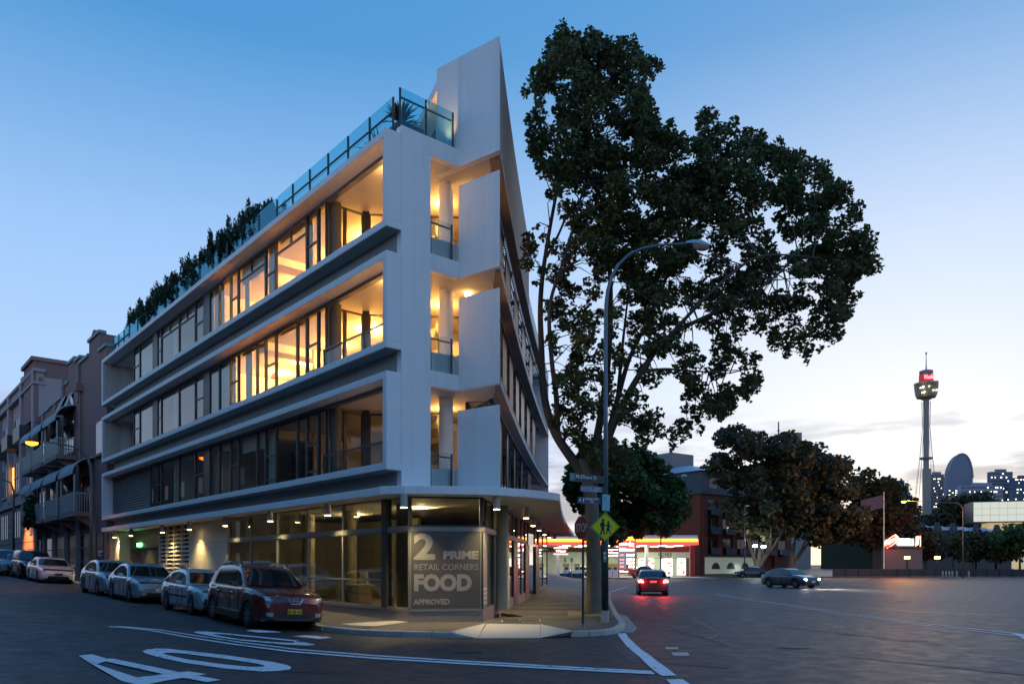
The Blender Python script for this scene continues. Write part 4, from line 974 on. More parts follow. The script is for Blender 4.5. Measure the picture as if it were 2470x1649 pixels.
        if rails:
            for sg in (1, -1):
                yr = s.W/2*s.roofw*.96
                pt('roof_rail', m_chr, lambda m: m.tube([(s.xw1-.15, sg*yr, H-.06), (s.xw1-.32, sg*yr, H+.025), (0, sg*yr, H+.055), (s.xr1+.55, sg*yr, H+.04), (s.xr1+.1, sg*yr, H-.06)], .022, 8), smooth=True)
        for f in (1, -1):
            zc = .50 if f == 1 else s.tail-.2
            xp = s.nose(.2, zc, f)+f*.02
            npl = pt('number_plate', M('plate_%d%d' % (plate_col[0]*100, plate_col[2]*100), plate_col, .4, var=.05), lambda m: m.box(WF, min(xp, xp+f*.012), max(xp, xp+f*.012), -.186, .186, zc-.06, zc+.06))
            if plate and f == 1:
                text('plate_characters', plate, m_blk, npl, (xp+.016, 0, zc-.038), (0, 1, 0), (0, 0, 1), .105, .003, 'CENTER', .001, .34, local=True)
        if lit == 'front':
            for sg in (1, -1):
                l = bpy.data.lights.new('headlamp_beam', 'SPOT'); l.energy = 900; l.color = (1, .9, .74); l.spot_size = R(70); l.spot_blend = .8; l.shadow_soft_size = .06
                o = bpy.data.objects.new('headlamp_beam', l); col.objects.link(o); o.parent = t; o.location = (s.L/2+.05, sg*.6, s.hf-.1); o.rotation_euler = (0, R(-86), 0)
        if lit == 'rear':
            for sg in (1, -1):
                l = bpy.data.lights.new('tail_glow', 'POINT'); l.energy = 22; l.color = (1, .03, .04); l.shadow_soft_size = .08
                o = bpy.data.objects.new('tail_glow', l); col.objects.link(o); o.parent = t; o.location = (-s.L/2-.12, sg*.62, s.tail-.15)
        return t
def carpaint(n, c, metal=.0): return M(n, c, .28, metal, var=.03, scale=3, coat=1.0, spec=.5)
HEAD = math.atan2(-.758, .652)
def park(car, px_f, d, name, label, yaw=0, **k):
    """front off-side wheel stands at photo column px_f; d = centre of the car from the facade line"""
    s_ = s_of(px_f, d-car.W*.44); sc = s_+car.xf; c = LF(sc, d, 0)
    z = (gz(*LF(sc, d-.75, 0)[:2])+gz(*LF(sc, d+.75, 0)[:2]))/2; zl = gz(*LF(sc, d+.75, 0)[:2]); zr_ = gz(*LF(sc, d-.75, 0)[:2])
    return car.make(name, label, (c.x, c.y, z), HEAD+yaw, roll=-math.atan2(zr_-zl, 1.5), pitch=math.atan2(.022, 1), **k)
suv = Car(L=4.5, W=1.80, H=1.62, wb=2.76, fo=.90, r=.345, gc=.22, belt=1.02, hf=.90, hw=1.05, deck=1.10, tail=1.08, xw0=1.00, xw1=.15, xr1=-1.62, xr0=-2.10, roofw=.74, paint=carpaint('maroon_paint', (.095, .005, .009), .1), arch=.06)
park(suv, 607, -2.42, 'parked_car', 'dark red compact SUV with roof rails and yellow number plate, nearest parked car', R(-2), rails=True, plate='BX 00 XG', plate_col=(.78, .50, .03), clad=True, rim='multi', extra='three')
hatch = Car(L=4.05, W=1.63, H=1.38, wb=2.40, fo=.80, r=.285, gc=.19, belt=.88, hf=.74, hw=.89, deck=.90, tail=.90, xw0=.78, xw1=.22, xr1=-1.05, xr0=-1.92, roofw=.78, paint=carpaint('ice_blue_paint', (.36, .46, .50), .2), arch=.045)
park(hatch, 463, -2.42, 'parked_car', 'pale blue boxy old hatchback with black bumpers behind the red SUV', trimline=True, extra='three')
imp = Car(L=4.40, W=1.74, H=1.43, wb=2.53, fo=.90, r=.31, gc=.18, belt=.90, hf=.74, hw=.93, deck=.99, tail=.95, xw0=.92, xw1=.18, xr1=-.95, xr0=-1.55, paint=carpaint('steel_blue_paint', (.30, .40, .45), .3))
park(imp, 315, -2.45, 'parked_car', 'blue-grey sedan with oval headlights, third from the shop corner', extra=None)
cor = Car(L=4.54, W=1.76, H=1.48, wb=2.60, fo=.95, r=.315, gc=.17, belt=.95, hf=.76, hw=.98, deck=1.04, tail=1.0, xw0=1.10, xw1=.25, xr1=-1.05, xr0=-1.70, paint=carpaint('silver_paint', (.36, .39, .43), .35))
park(cor, 238, -2.45, 'parked_car', 'silver rounded sedan parked in front of the street lamp post', plate=None)
com = Car(L=4.86, W=1.80, H=1.41, wb=2.73, fo=.95, r=.315, gc=.16, belt=.90, hf=.70, hw=.91, deck=1.0, tail=.95, xw0=.95, xw1=.20, xr1=-1.0, xr0=-1.75, paint=carpaint('white_car_paint', (.72, .68, .63), 0))
park(com, 92, -2.45, 'parked_car', 'white low sedan parked past the gap, facing the corner', plate='RFC 943', plate_col=(.12, .12, .13))
blk = Car(L=4.5, W=1.86, H=1.74, wb=2.66, fo=.86, r=.35, gc=.23, belt=1.10, hf=.98, hw=1.12, deck=1.15, tail=1.15, xw0=1.05, xw1=.40, xr1=-1.85, xr0=-2.15, roofw=.80, paint=carpaint('black_car_paint', (.012, .012, .014), .2))
park(blk, 47, -2.45, 'parked_car', 'tall black off-roader behind the white sedan', extra='three', clad=False)
cit = Car(L=3.9, W=1.68, H=1.48, wb=2.45, fo=.78, r=.30, gc=.18, belt=.93, hf=.80, hw=.96, deck=1.0, tail=1.0, xw0=.95, xw1=.20, xr1=-1.35, xr0=-1.85, paint=carpaint('navy_car_paint', (.02, .03, .05), .3))
park(cit, 16, -2.5, 'parked_car', 'dark blue hatchback between the black off-roader and a silver SUV', extra=None)
sil = Car(L=4.7, W=1.9, H=1.75, wb=2.75, fo=.9, r=.36, gc=.23, belt=1.08, hf=.96, hw=1.10, deck=1.15, tail=1.15, xw0=1.05, xw1=.30, xr1=-1.9, xr0=-2.25, roofw=.80, paint=carpaint('pale_suv_paint', (.36, .38, .41), .3))
park(sil, -8, -2.9, 'parked_car', 'pale silver SUV cut off by the left edge of the picture', extra='three')
# two cars on the main road with their lamps lit
tailcar = Car(L=4.4, W=1.76, H=1.46, wb=2.6, fo=.9, r=.315, belt=.93, hf=.76, hw=.97, deck=1.02, tail=1.0, xw0=1.0, xw1=.2, xr1=-1.2, xr0=-1.8, paint=carpaint('grey_car_paint', (.05, .05, .055), .4))
tailcar.make('driving_car', 'dark grey car driving away with red tail lamps lit beyond the sign pole', (8.2, 45.0, 0), R(82), group='cars driving on the main road', lit='rear')
headcar = Car(L=4.5, W=1.78, H=1.48, wb=2.65, fo=.92, r=.32, belt=.94, hf=.78, hw=.98, deck=1.03, tail=1.0, xw0=1.0, xw1=.2, xr1=-1.15, xr0=-1.8, paint=carpaint('blue_grey_car_paint', (.06, .07, .09), .4))
headcar.make('driving_car', 'dark car turning toward the camera with bright white headlamps', (21.2, 58.5, 0), R(-64), group='cars driving on the main road', lit='front')
# ================================================================== signs and lamps at the corner
m_pole = M('blue_grey_pole', (.13, .19, .24), .45, .3, var=.15, scale=3)
m_green = M('dark_green_paint', (.012, .035, .032), .4, var=.15)
m_ret = M('sign_back', (.3, .3, .3), .5, .5)
PX, PY = 2.62, 21.6
def mk(name, mat, f, par, **k):
    mb = MB(); f(mb); return mb.build(name, mat, par, **k)
lamp = thing('street_lamp', 'tall curved-arm street lamp with green base carrying the signs at the corner', 'street lamp', (PX, PY, PZ))
mk('base', M('pole_collar', (.42, .39, .36), .7, var=.2), lambda m: m.lathe([(.115, 0), (.115, .33)], (PX, PY, PZ), 20), lamp, smooth=False)
mk('lower_pole', m_green, lambda m: m.lathe([(.098, .32), (.098, 2.6), (.072, 2.62), (.072, 2.7)], (PX, PY, PZ), 20), lamp, smooth=True)
arm = [P(1461, 1260, PY), P(1461, 1000, PY), P(1461, 800, PY), P(1462, 735, PY), P(1466, 700, PY), P(1475, 668, PY), P(1492, 638, PY), P(1518, 613, PY), P(1550, 599, PY-.1), P(1590, 591, PY-.2), P(1640, 588, PY-.4), P(1665, 587, PY-.5)]
mk('pole', m_pole, lambda m: m.tube(arm, [.068, .063, .058, .055, .052, .05, .046, .042, .038, .034, .03, .03], 14), lamp, smooth=True)
h0 = P(1655, 589, PY-.45); h1 = P(1713, 592, PY-.7)
def head(m):
    ax = (h1-h0); n = 9; rows = []
    up = Vector((0, 0, 1)); sd_ = ax.cross(up).normalized()
    for i in range(n+1):
        t = i/n; w = .16*math.sin(math.pi*min(1, .12+t*.86))**.6; c = h0+ax*t
        rows.append([c+sd_*w*math.cos(a)*.9+up*(w*.85*math.sin(a)) for a in [math.pi*k/8 for k in range(9)]])
    m.grid(rows)
hd = mk('lamp_head', M('lamp_head_blue', (.30, .42, .50), .35, .2), head, lamp, smooth=True)
def lens(m):
    ax = (h1-h0); rows = []; up = Vector((0, 0, -1)); sd_ = ax.cross(up).normalized()
    for i in range(8):
        t = .3+i/7*.66; w = .15*math.sin(math.pi*min(1, .1+(t-.3)/.68*.85))**.5; c = h0+ax*t
        rows.append([c+sd_*w*math.cos(a)*.9+up*(w*1.1*math.sin(a)) for a in [math.pi*k/8 for k in range(9)]])
    m.grid(rows)
mk('lens', M('lamp_lens_clear', (.35, .27, .24), .1, var=.3, scale=6, spec=.8), lens, hd, smooth=True)
def flat_sign(name, label, cat, pl, Y0, Y1, mat, group=None, th=.02, edge=None):
    """pl: pixel outline; depth runs linearly from Y0 at the left to Y1 at the right"""
    x0 = min(p[0] for p in pl); x1 = max(p[0] for p in pl)
    pts = [P(px, py, Y0+(Y1-Y0)*(px-x0)/(x1-x0)) for px, py in pl]
    c = sum(pts, Vector())/len(pts); t = thing(name, label, cat, tuple(c), 0, group)
    n = (pts[1]-pts[0]).cross(pts[-1]-pts[0]).normalized()
    if n.y > 0: n = -n
    N_ = len(pts); mb = MB(); mb.add(pts+[p-n*th for p in pts], [tuple(range(N_)), tuple(range(2*N_-1, N_-1, -1))]+[(i, (i+1) % N_, N_+(i+1) % N_, N_+i) for i in range(N_)])
    mb.build('board', mat, t)
    return t, n
def R6(x, y): return (1300+x*.1403, 1110+y*.1403)
def on(px, py, x0, x1, Y0, Y1, off=.012, n=Vector((0, -1, 0))): return P(px, py, Y0+(Y1-Y0)*(px-x0)/(x1-x0))+n*off
# street name blade
m_name = M('name_sign_green', (.008, .045, .045), .4, var=.05); m_wlet = M('sign_white', (.75, .78, .76), .5, var=.05)
pl = [R6(525, 205), R6(1135, 270), R6(1128, 400), R6(525, 352)]
x0, x1 = pl[0][0], pl[1][0]; Ya, Yb = PY-.55, PY-.12
t, n = flat_sign('street_name_sign', 'dark green McElhone St name sign at the top of the sign group', 'street sign', pl, Ya, Yb, m_name)
a = on(*R6(625, 302), x0, x1, Ya, Yb, .012, n); b = on(*R6(985, 332), x0, x1, Ya, Yb, .012, n)
text('lettering', 'McElhone St', m_wlet, t, a, b-a, (0, 0, 1), .155, .001, 'LEFT', .001, (b-a).length)
def pq(m, q): m.poly([on(*R6(*p), x0, x1, Ya, Yb, .010, n) for p in q])
mk('crest_panel', M('crest_teal', (.10, .25, .25), .5), lambda m: pq(m, [(530, 212), (610, 218), (610, 352), (530, 345)]), t)
mk('crest', M('crest_pale', (.35, .5, .5), .5), lambda m: [m.poly([on(*R6(*p), x0, x1, Ya, Yb, .014, n) for p in q]) for q in ([(562, 232), (578, 232), (576, 275), (564, 275)], [(550, 280), (590, 282), (588, 292), (552, 290)], [(552, 298), (588, 300), (580, 318), (560, 316)])], t)
# blue community signs
m_blue = M('sign_blue', (.015, .06, .22), .45, var=.08); m_blue2 = M('sign_blue_worn', (.10, .15, .32), .5, var=.3, scale=12)
for (nm, pl, mat, words, tri) in (
    ('faded blue church direction sign below the street name', [R6(715, 428), R6(1100, 455), R6(1098, 548), R6(715, 530)], m_blue2, (('CATHOLIC CHURCH', 765, 490, 1055, 497, .075), ('OF ST. COLUMBKILLE', 765, 528, 1055, 535, .068)), [((752, 450), (725, 480), (752, 510))]),
    ('blue hotel direction sign with two white arrows', [R6(672, 628), R6(1062, 645), R6(1062, 742), R6(672, 728)], m_blue, (('MARINERS COURT', 790, 676, 1020, 686, .075), ('HOTEL', 868, 720, 942, 724, .075)), [((712, 640), (685, 676), (712, 712)), ((772, 646), (742, 682), (772, 718))])):
    xa, xb = pl[0][0], pl[1][0]
    t, n = flat_sign('direction_sign', nm, 'sign', pl, PY-.4, PY-.12, mat, 'blue direction signs')
    for w, ax, ay, bx, by, sz in words:
        a = on(*R6(ax, ay), xa, xb, PY-.4, PY-.12, .012, n); b = on(*R6(bx, by), xa, xb, PY-.4, PY-.12, .012, n)
        text('lettering', w, m_wlet, t, a, b-a, (0, 0, 1), sz, .001, 'LEFT', .001, (b-a).length)
    for q in tri: mk('arrow', m_wlet, lambda m: m.poly([on(*R6(*p), xa, xb, PY-.4, PY-.12, .012, n) for p in q]), t)
    xa_, = (xa,)
    mk('edge_strip', m_ret, lambda m: [m.poly([on(*R6(*p), xa, xb, PY-.4, PY-.12, .010, n) for p in q]) for q in ([(715, 430), (1095, 457), (1095, 464), (715, 437)], [(715, 522), (1095, 540), (1095, 547), (715, 529)])] if 'church' in nm else [m.poly([on(*R6(*p), xa, xb, PY-.4, PY-.12, .010, n) for p in q]) for q in ([(680, 630), (1060, 647), (1060, 653), (680, 636)], [(680, 720), (1060, 735), (1060, 741), (680, 726)])], t)
# pale cyan parking notice
pl = [R6(1092, 578), R6(1222, 590), R6(1216, 870), R6(1086, 858)]
t, n = flat_sign('notice_sign', 'pale cyan rectangular notice on the pole above the yellow diamond', 'sign', pl, PY-.15, PY-.12, M('notice_cyan', (.26, .55, .66), .45, var=.12, scale=8))
mk('print', M('notice_teal', (.06, .40, .46), .5), lambda m: m.poly([on(*R6(*p), pl[0][0], pl[1][0], PY-.15, PY-.12, .012, n) for p in [(1115, 620), (1150, 620), (1140, 690), (1118, 700)]]), t)
mk('print', M('notice_line', (.40, .60, .75), .5), lambda m: [m.poly([on(*R6(*p), pl[0][0], pl[1][0], PY-.15, PY-.12, .012, n) for p in [(1110, y), (1200, y+3), (1200, y+12), (1110, y+9)]]) for y in (725, 755, 785, 815)], t)
# yellow school-crossing diamond
YD = PY-.14
t, n = flat_sign('school_crossing_sign', 'fluorescent yellow-green diamond sign with two walking children', 'traffic sign', [R6(1140, 885), R6(1395, 1140), R6(1135, 1395), R6(885, 1140)], YD, YD, M('fluoro_yellow', (.64, .66, .02), .5, var=.03, emit=(.5, .75, .02), es=0), th=.02)
def dm(s): return [R6(1140+(x-1140)*s, 1140+(y-1140)*s) for x, y in ((1140, 885), (1395, 1140), (1135, 1395), (885, 1140))]
def dring(m):
    o, i = dm(.955), dm(.915)
    for k in range(4): m.poly([P(*o[k], YD-.012), P(*o[(k+1) % 4], YD-.012), P(*i[(k+1) % 4], YD-.012), P(*i[k], YD-.012)])
mk('border', m_blk, dring, t)
def fig(m):
    def pg(q): m.poly([P(*R6(*p), YD-.013) for p in q])
    def disc(c, r): m.poly([P(*R6(c[0]+r*math.cos(k*.5236), c[1]+r*math.sin(k*.5236)), YD-.013) for k in range(12)])
    disc((1103, 1024), 22); pg([(1085, 1050), (1115, 1048), (1128, 1075), (1122, 1140), (1120, 1185), (1075, 1185), (1072, 1130), (1062, 1090)])
    pg([(1072, 1060), (1085, 1055), (1068, 1105), (1080, 1130), (1070, 1138), (1048, 1108)])
    pg([(1120, 1080), (1130, 1095), (1140, 1108), (1165, 1112), (1160, 1125), (1132, 1122), (1116, 1105)])
    pg([(1078, 1180), (1100, 1180), (1075, 1270), (1060, 1278), (1050, 1270)]); pg([(1098, 1180), (1122, 1180), (1138, 1270), (1120, 1275)])
    disc((1193, 1057), 19); pg([(1180, 1078), (1205, 1078), (1215, 1110), (1205, 1150), (1225, 1205), (1160, 1205), (1178, 1140), (1168, 1105)])
    pg([(1205, 1085), (1218, 1110), (1248, 1145), (1240, 1152), (1208, 1125)]); pg([(1180, 1085), (1172, 1125), (1150, 1122), (1152, 1112), (1165, 1108)])
    pg([(1172, 1200), (1188, 1200), (1168, 1268), (1156, 1264)]); pg([(1196, 1200), (1214, 1200), (1240, 1260), (1228, 1266)])
mk('pictogram', m_blk, fig, t)
# HR plate
t, n = flat_sign('pole_plate', 'small white plate with black letters H R on the green pole', 'sign', [(1455.5, 1331), (1462, 1331), (1462, 1354), (1455.5, 1354)], PY-.115, PY-.115, m_wlet, th=.01)
text('letter', 'H', m_blk, t, P(1458.7, 1341.5, PY-.13), (1, 0, 0), (0, 0, 1), .12, .002, 'CENTER', .001); text('letter', 'R', m_blk, t, P(1458.7, 1353, PY-.13), (1, 0, 0), (0, 0, 1), .12, .002, 'CENTER', .001)
# stop sign on its own post
SX, SY = 1.83, 19.75
st = thing('stop_sign', 'octagonal red stop sign on a thin dark post at the kerb', 'stop sign', (SX, SY, PZ))
mk('post', m_green, lambda m: m.tube([(SX, SY, PZ), (SX, SY, 3.05)], .032, 10), st)
mk('post_collar', m_ret, lambda m: m.lathe([(.045, 0), (.045, .1)], (SX, SY, PZ), 12), st)
th = R(57); u = Vector((math.cos(th), -math.sin(th), 0)); nn = Vector((-math.sin(th), -math.cos(th), 0)); cc = Vector((SX, SY, 2.70))+nn*.04
def octa(m, r, o, rr=None):
    a = [cc+nn*o+u*r*math.cos(R(22.5+45*k))+Vector((0, 0, r*math.sin(R(22.5+45*k)))) for k in range(8)]
    if rr is None: m.add(a+[p-nn*.02 for p in a], [tuple(range(8)), tuple(range(15, 7, -1))]+[(i, (i+1) % 8, 8+(i+1) % 8, 8+i) for i in range(8)])
    else:
        b = [cc+nn*o+u*rr*math.cos(R(22.5+45*k))+Vector((0, 0, rr*math.sin(R(22.5+45*k)))) for k in range(8)]
        for i in range(8): m.poly([a[i], a[(i+1) % 8], b[(i+1) % 8], b[i]])
mk('board', M('stop_red', (.16, .008, .012), .5, var=.1), lambda m: octa(m, .33, 0), st)
mk('border', M('stop_edge', (.40, .34, .34), .5), lambda m: octa(m, .325, .006, .305), st)
text('lettering', 'STOP', M('stop_white', (.46, .40, .40), .5), st, cc+nn*.008-Vector((0, 0, .10)), u, (0, 0, 1), .30, .004, 'CENTER', .001, .48)
# orange street lamp on the side street
s_l = s_of(222, -1.25); q = LF(s_l, -1.25, 0); zq = PZ+pz((q.x, q.y))
sl = thing('street_lamp', 'grey side street lamp with glowing orange lantern over the parked cars', 'street lamp', (q.x, q.y, zq))
Yq = q.y
ap = [Vector((q.x, q.y, zq)), P(222, 1250, Yq), P(222, 1160, Yq), P(219, 1125, Yq), P(212, 1105, Yq), P(196, 1085, Yq), P(172, 1076, Yq-.3), P(140, 1069, Yq-.6), P(96, 1064, Yq-1.0)]
mk('pole', M('grey_pole', (.16, .16, .17), .5, .3, var=.2), lambda m: m.tube(ap, [.13, .11, .10, .09, .08, .065, .05, .04, .035], 12), sl, smooth=True)
c = P(77, 1066, Yq-1.2)
mk('lantern', m_dark, lambda m: m.lathe([(.02, .14), (.22, .10), (.30, .0)], tuple(c), 14), sl, smooth=True)
mk('lens', MEmit('sodium_lens', (1, .20, .012), 2.6), lambda m: m.lathe([(.30, -.005), (.27, -.10), (.12, -.17), (.01, -.18)], tuple(c), 14), sl, smooth=True)
spot('sodium_glow', tuple(c-Vector((0, 0, .25))), 160, (1, .34, .08), 120, .7, .2)
# ================================================================== neighbours along the side street
m_mauve = M('mauve_render', (.25, .145, .135), .85, var=.14, scale=1.2, bump=.15, bscale=40)
m_mauve2 = M('mauve_trim', (.30, .19, .175), .8, var=.14, scale=1.5)
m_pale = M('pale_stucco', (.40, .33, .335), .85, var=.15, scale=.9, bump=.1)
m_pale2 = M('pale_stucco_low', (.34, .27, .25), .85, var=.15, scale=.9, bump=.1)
m_awn = M('teal_awning', (.17, .30, .34), .7, var=.1, scale=3)
m_win = M('dark_window', (.015, .017, .02), .08, var=.2, spec=.8)
m_cop = M('teal_coping', (.14, .28, .29), .6, var=.15)
m_pfr = M('pale_frame', (.42, .44, .44), .6)
FD = .35
def zs(s): return .022*s+PZ
nb = thing('terrace_building', 'mauve rendered building with curved teal awnings over balconies beside the white one', 'building', tuple(LF(32, FD, 1)))
def np_(name, mat, f, par=None, **k):
    mb = MB(); f(mb); return mb.build(name, mat, par or nb, **k)
NS0, NS1 = LEN+.35, 54.2
np_('wall', m_mauve, lambda m: m.box(LF, NS0, NS1, FD, FD+7, .4, 13.0))
# stepped parapet with peaks
steps = [(31.75, 33.4, 14.6), (33.4, 36.2, 15.75), (36.2, 38.6, 14.9), (38.6, 40.2, 15.3), (40.2, 42.3, 15.55), (42.3, 44.6, 14.3), (44.6, 49.0, 13.6), (49, 54.2, 13.5)]
for a, b, z in steps:
    np_('parapet_step', m_mauve, lambda m: m.box(LF, a, b, FD+.003, FD+7, 13.0, z))
    np_('coping', m_cop, lambda m: m.box(LF, a-.08, b+.08, FD-.10, FD+.35, z, z+.18))
np_('gable_peak', m_mauve, lambda m: m.prism([(0, 0)]*3, 0, 0) if False else m.hexa([LF(34.0, FD, 15.9), LF(36.0, FD, 15.9), LF(36.0, FD+.3, 15.9), LF(34.0, FD+.3, 15.9), LF(34.9, FD, 16.3), LF(35.1, FD, 16.3), LF(35.1, FD+.3, 16.3), LF(34.9, FD+.3, 16.3)]))
for s in (38.6, 43.4, 46.2, 51.0):
    np_('pilaster', m_mauve2, lambda m: m.box(LF, s, s+.5, FD-.16, FD, 12.4, 14.9 if s < 45 else 13.5))
for s in (37.9, 52.4):
    np_('rain_head', m_mauve2, lambda m: m.box(LF, s, s+.45, FD-.42, FD, 13.0, 13.5))
    np_('down_pipe', m_mauve2, lambda m: m.tube([LF(s+.22, FD-.12, 13.0), LF(s+.22, FD-.12, 1.2)], .07, 8))
for s, z0, z1 in ((40.7, 12.0, 13.4), (42.8, 12.3, 13.5)):
    w = np_('top_window', m_win, lambda m: m.box(LF, s, s+.9, FD-.02, FD+.02, z0, z1))
    np_('open_sash', m_pfr, lambda m: m.hexa([LF(s, FD-.05, z1), LF(s+.9, FD-.05, z1), LF(s+.9, FD-.08, z1), LF(s, FD-.08, z1), LF(s, FD-.55, z0+.1), LF(s+.9, FD-.55, z0+.1), LF(s+.9, FD-.58, z0+.1), LF(s, FD-.58, z0+.1)]), w)
bays = [(34.7, 38.7), (39.9, 44.1), (45.1, 48.9), (49.7, 53.8)]
for row, (zf, zr_, ze, zt) in enumerate(((4.72, 6.1, 7.25, 8.35), (8.75, 10.1, 11.25, 12.4))):
    for i, (a, b) in enumerate(bays):
        if row == 1 and i == 0: continue
        D0 = FD-1.15
        bal = np_('balcony', m_mauve2, lambda m: m.box(LF, a, b, D0, FD, zf, zf+.28))
        for s in (a, b-.09):
            np_('balcony_post', m_pfr, lambda m: m.box(LF, s, s+.09, D0, D0+.09, zf+.28, ze), bal)
        np_('balcony_rail', m_pfr, lambda m: (m.box(LF, a+.09, b-.09, D0+.02, D0+.07, zr_, zr_+.06), m.box(LF, a, a+.05, D0+.09, FD, zr_, zr_+.06)), bal)
        np_('balcony_screen', M('balcony_grey', (.24, .25, .25), .6), lambda m: m.box(LF, a+.1, b-.1, D0+.03, D0+.05, zf+.32, zr_), bal)
        for j in range(7):
            np_('baluster', m_pfr, lambda m: m.box(LF, a, a+.03, D0+.15+j*.14, D0+.18+j*.14, zf+.28, zr_), bal)
        def awn(m):
            rows = []
            for s in (a, b):
                rows.append([LF(s, FD-1.25*math.sin(t*math.pi/2), ze+(zt-ze)*math.cos(t*math.pi/2)) for t in [k/8 for k in range(9)]])
            m.grid(rows)
        np_('awning', m_awn, awn, bal, smooth=True)
        for s in (a, b):
            np_('awning_hoop', m_pfr, lambda m: m.tube([LF(s, FD-1.25*math.sin(t*math.pi/2), ze+(zt-ze)*math.cos(t*math.pi/2)) for t in [k/8 for k in range(9)]], .05, 6), bal)
        w = np_('french_window', m_win, lambda m: m.box(LF, a+.5, a+1.9, FD-.03, FD+.02, zf+.28, ze+.2), bal)
        w = np_('french_window', m_win, lambda m: m.box(LF, a+2.3, b-.4, FD-.03, FD+.02, zf+.28, ze+.2), bal)
        np_('bracket', m_mauve2, lambda m: m.hexa([LF(a+.4, D0+.1, zf-.05), LF(a+.8, D0+.1, zf-.05), LF(a+.8, FD, zf-.7), LF(a+.4, FD, zf-.7), LF(a+.4, D0+.1, zf), LF(a+.8, D0+.1, zf), LF(a+.8, FD, zf), LF(a+.4, FD, zf)]), bal)
w = np_('side_window', m_win, lambda m: m.box(LF, 32.2, 34.2, FD-.03, FD+.02, 8.4, 10.4)); np_('sill', m_mauve2, lambda m: m.box(LF, 32.0, 34.4, FD-.2, FD-.03, 8.25, 8.4), w)
for a, b in ((32.4, 34.2), (35.4, 38.2), (39.6, 41.9), (43, 46.2), (47.4, 50), (51.2, 53.4)):
    np_('ground_bay', m_win, lambda m: m.box(LF, a, b, FD-.04, FD+.02, zs(a), 3.7))
    np_('bay_bar', m_mauve2, lambda m: [m.box(LF, a, b, FD-.07, FD-.04, z, z+.06) for z in (1.9, 2.8)])
for s in (34.3, 38.4, 42.1, 46.4, 50.2, 53.5): np_('ground_pier', m_mauve2, lambda m: m.box(LF, s, s+.9, FD-.14, FD, .6, 4.7))
# ivy on the second balcony
c = LF(48.6, FD-1.2, 5.6); iv = thing('climbing_plant', 'dark green creeper hanging over a lower balcony with teal awning', 'plant', tuple(LF(48.6, FD-1.2, 5)))
foliage('foliage', m_hedge, iv, [(tuple(LF(47.8+i*.5, FD-1.25, 5.0+((i*7) % 5)*.35)), (.4, .3, .55)) for i in range(6)], 1100, .22, 5)
MB().tube([LF(48.6, FD-1.2, 4.6), LF(48.9, FD-1.2, 6.3)], .04, 6).build('stem', MATS['stem_bark'], iv)
# ---- pale building further up
pb = thing('stucco_building', 'long pale stucco building with pilasters and cornices at the far left', 'building', tuple(LF(55, FD, 1.3)))
def pp(name, mat, f, par=None, **k):
    mb = MB(); f(mb); return mb.build(name, mat, par or pb, **k)
PS0, PS1 = 54.3, 100
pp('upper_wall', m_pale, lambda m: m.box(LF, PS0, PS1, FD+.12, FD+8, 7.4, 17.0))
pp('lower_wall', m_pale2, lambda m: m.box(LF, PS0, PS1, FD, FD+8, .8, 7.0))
pp('string_course', m_pale, lambda m: (m.box(LF, PS0-.05, PS1, FD-.25, FD+8, 7.0, 7.3), m.box(LF, PS0-.02, PS1, FD-.10, FD+8, 7.3, 7.45)))
pp('cornice', m_pale, lambda m: (m.box(LF, PS0-.1, PS1, FD-.3, FD+.6, 16.4, 16.6), m.box(LF, PS0-.2, PS1, FD-.25, FD+.6, 17.4, 17.65)))
pp('parapet', m_pale, lambda m: m.box(LF, PS0, PS1, FD-.05, FD+.5, 16.6, 17.4))
pp('end_block', m_mauve, lambda m: m.box(LF, PS0+.02, PS0+4.8, FD-.2, FD+6, 13.6, 18.3)); pp('end_block_cap', m_mauve2, lambda m: m.box(LF, PS0-.12, PS0+5, FD-.4, FD+6.1, 18.3, 18.6))
pp('chimney', m_cop, lambda m: m.box(LF, 66, 67.2, FD+.7, FD+1.8, 17.4, 19.3))
for s in (54.4, 60.4, 67.4, 74.4, 82, 90): pp('pilaster', m_pale, lambda m: m.box(LF, s, s+.9, FD-.25, FD+.1, 7.45, 17.4))
for s in (56.1, 62.2, 64.6, 69.4, 71.8, 76.5, 79, 84, 87):
    for z0, z1 in ((8.3, 11.0), (12.4, 15.0)):
        w = pp('window', m_win, lambda m: m.box(LF, s, s+1.7, FD+.08, FD+.125, z0, z1))
        pp('frame', m_pfr, lambda m: (m.box(LF, s+.8, s+.9, FD+.04, FD+.08, z0, z1), m.box(LF, s, s+1.7, FD+.04, FD+.08, z0+1.3, z0+1.4)), w); pp('sill', m_pale, lambda m: m.box(LF, s-.15, s+1.85, FD-.06, FD+.08, z0-.18, z0), w)
    for z0, z1 in ((1.6, 2.9), (4.2, 6.5)):
        w = pp('window', m_win, lambda m: m.box(LF, s+.1, s+1.5, FD-.03, FD+.02, z0, z1)); pp('frame', m_pale2, lambda m: m.box(LF, s+.7, s+.85, FD-.07, FD-.03, z0, z1), w)
m_jnt = M('joint_dark', (.07, .055, .05), .9)  # dark strips mark the course joints of the lower wall
for z in (2.05, 3.0, 3.65, 4.6, 5.3, 6.0): pp('course_joint', m_jnt, lambda m: m.box(LF, PS0+.02, PS1, FD-.012, FD+.0, z, z+.06))
for s in (57, 63.5, 70.5, 77.6):
    if s == 77.6: continue
    b_ = pp('balcony', m_dark, lambda m: m.box(LF, s-1.2, s+2.2, FD-1.0, FD-.02, 12.0, 12.2)); pp('balcony_front', m_dark, lambda m: (m.box(LF, s-1.2, s+2.2, FD-1.0, FD-.95, 12.2, 13.2), m.box(LF, s-1.2, s-1.15, FD-.95, FD, 12.2, 13.2)), b_)
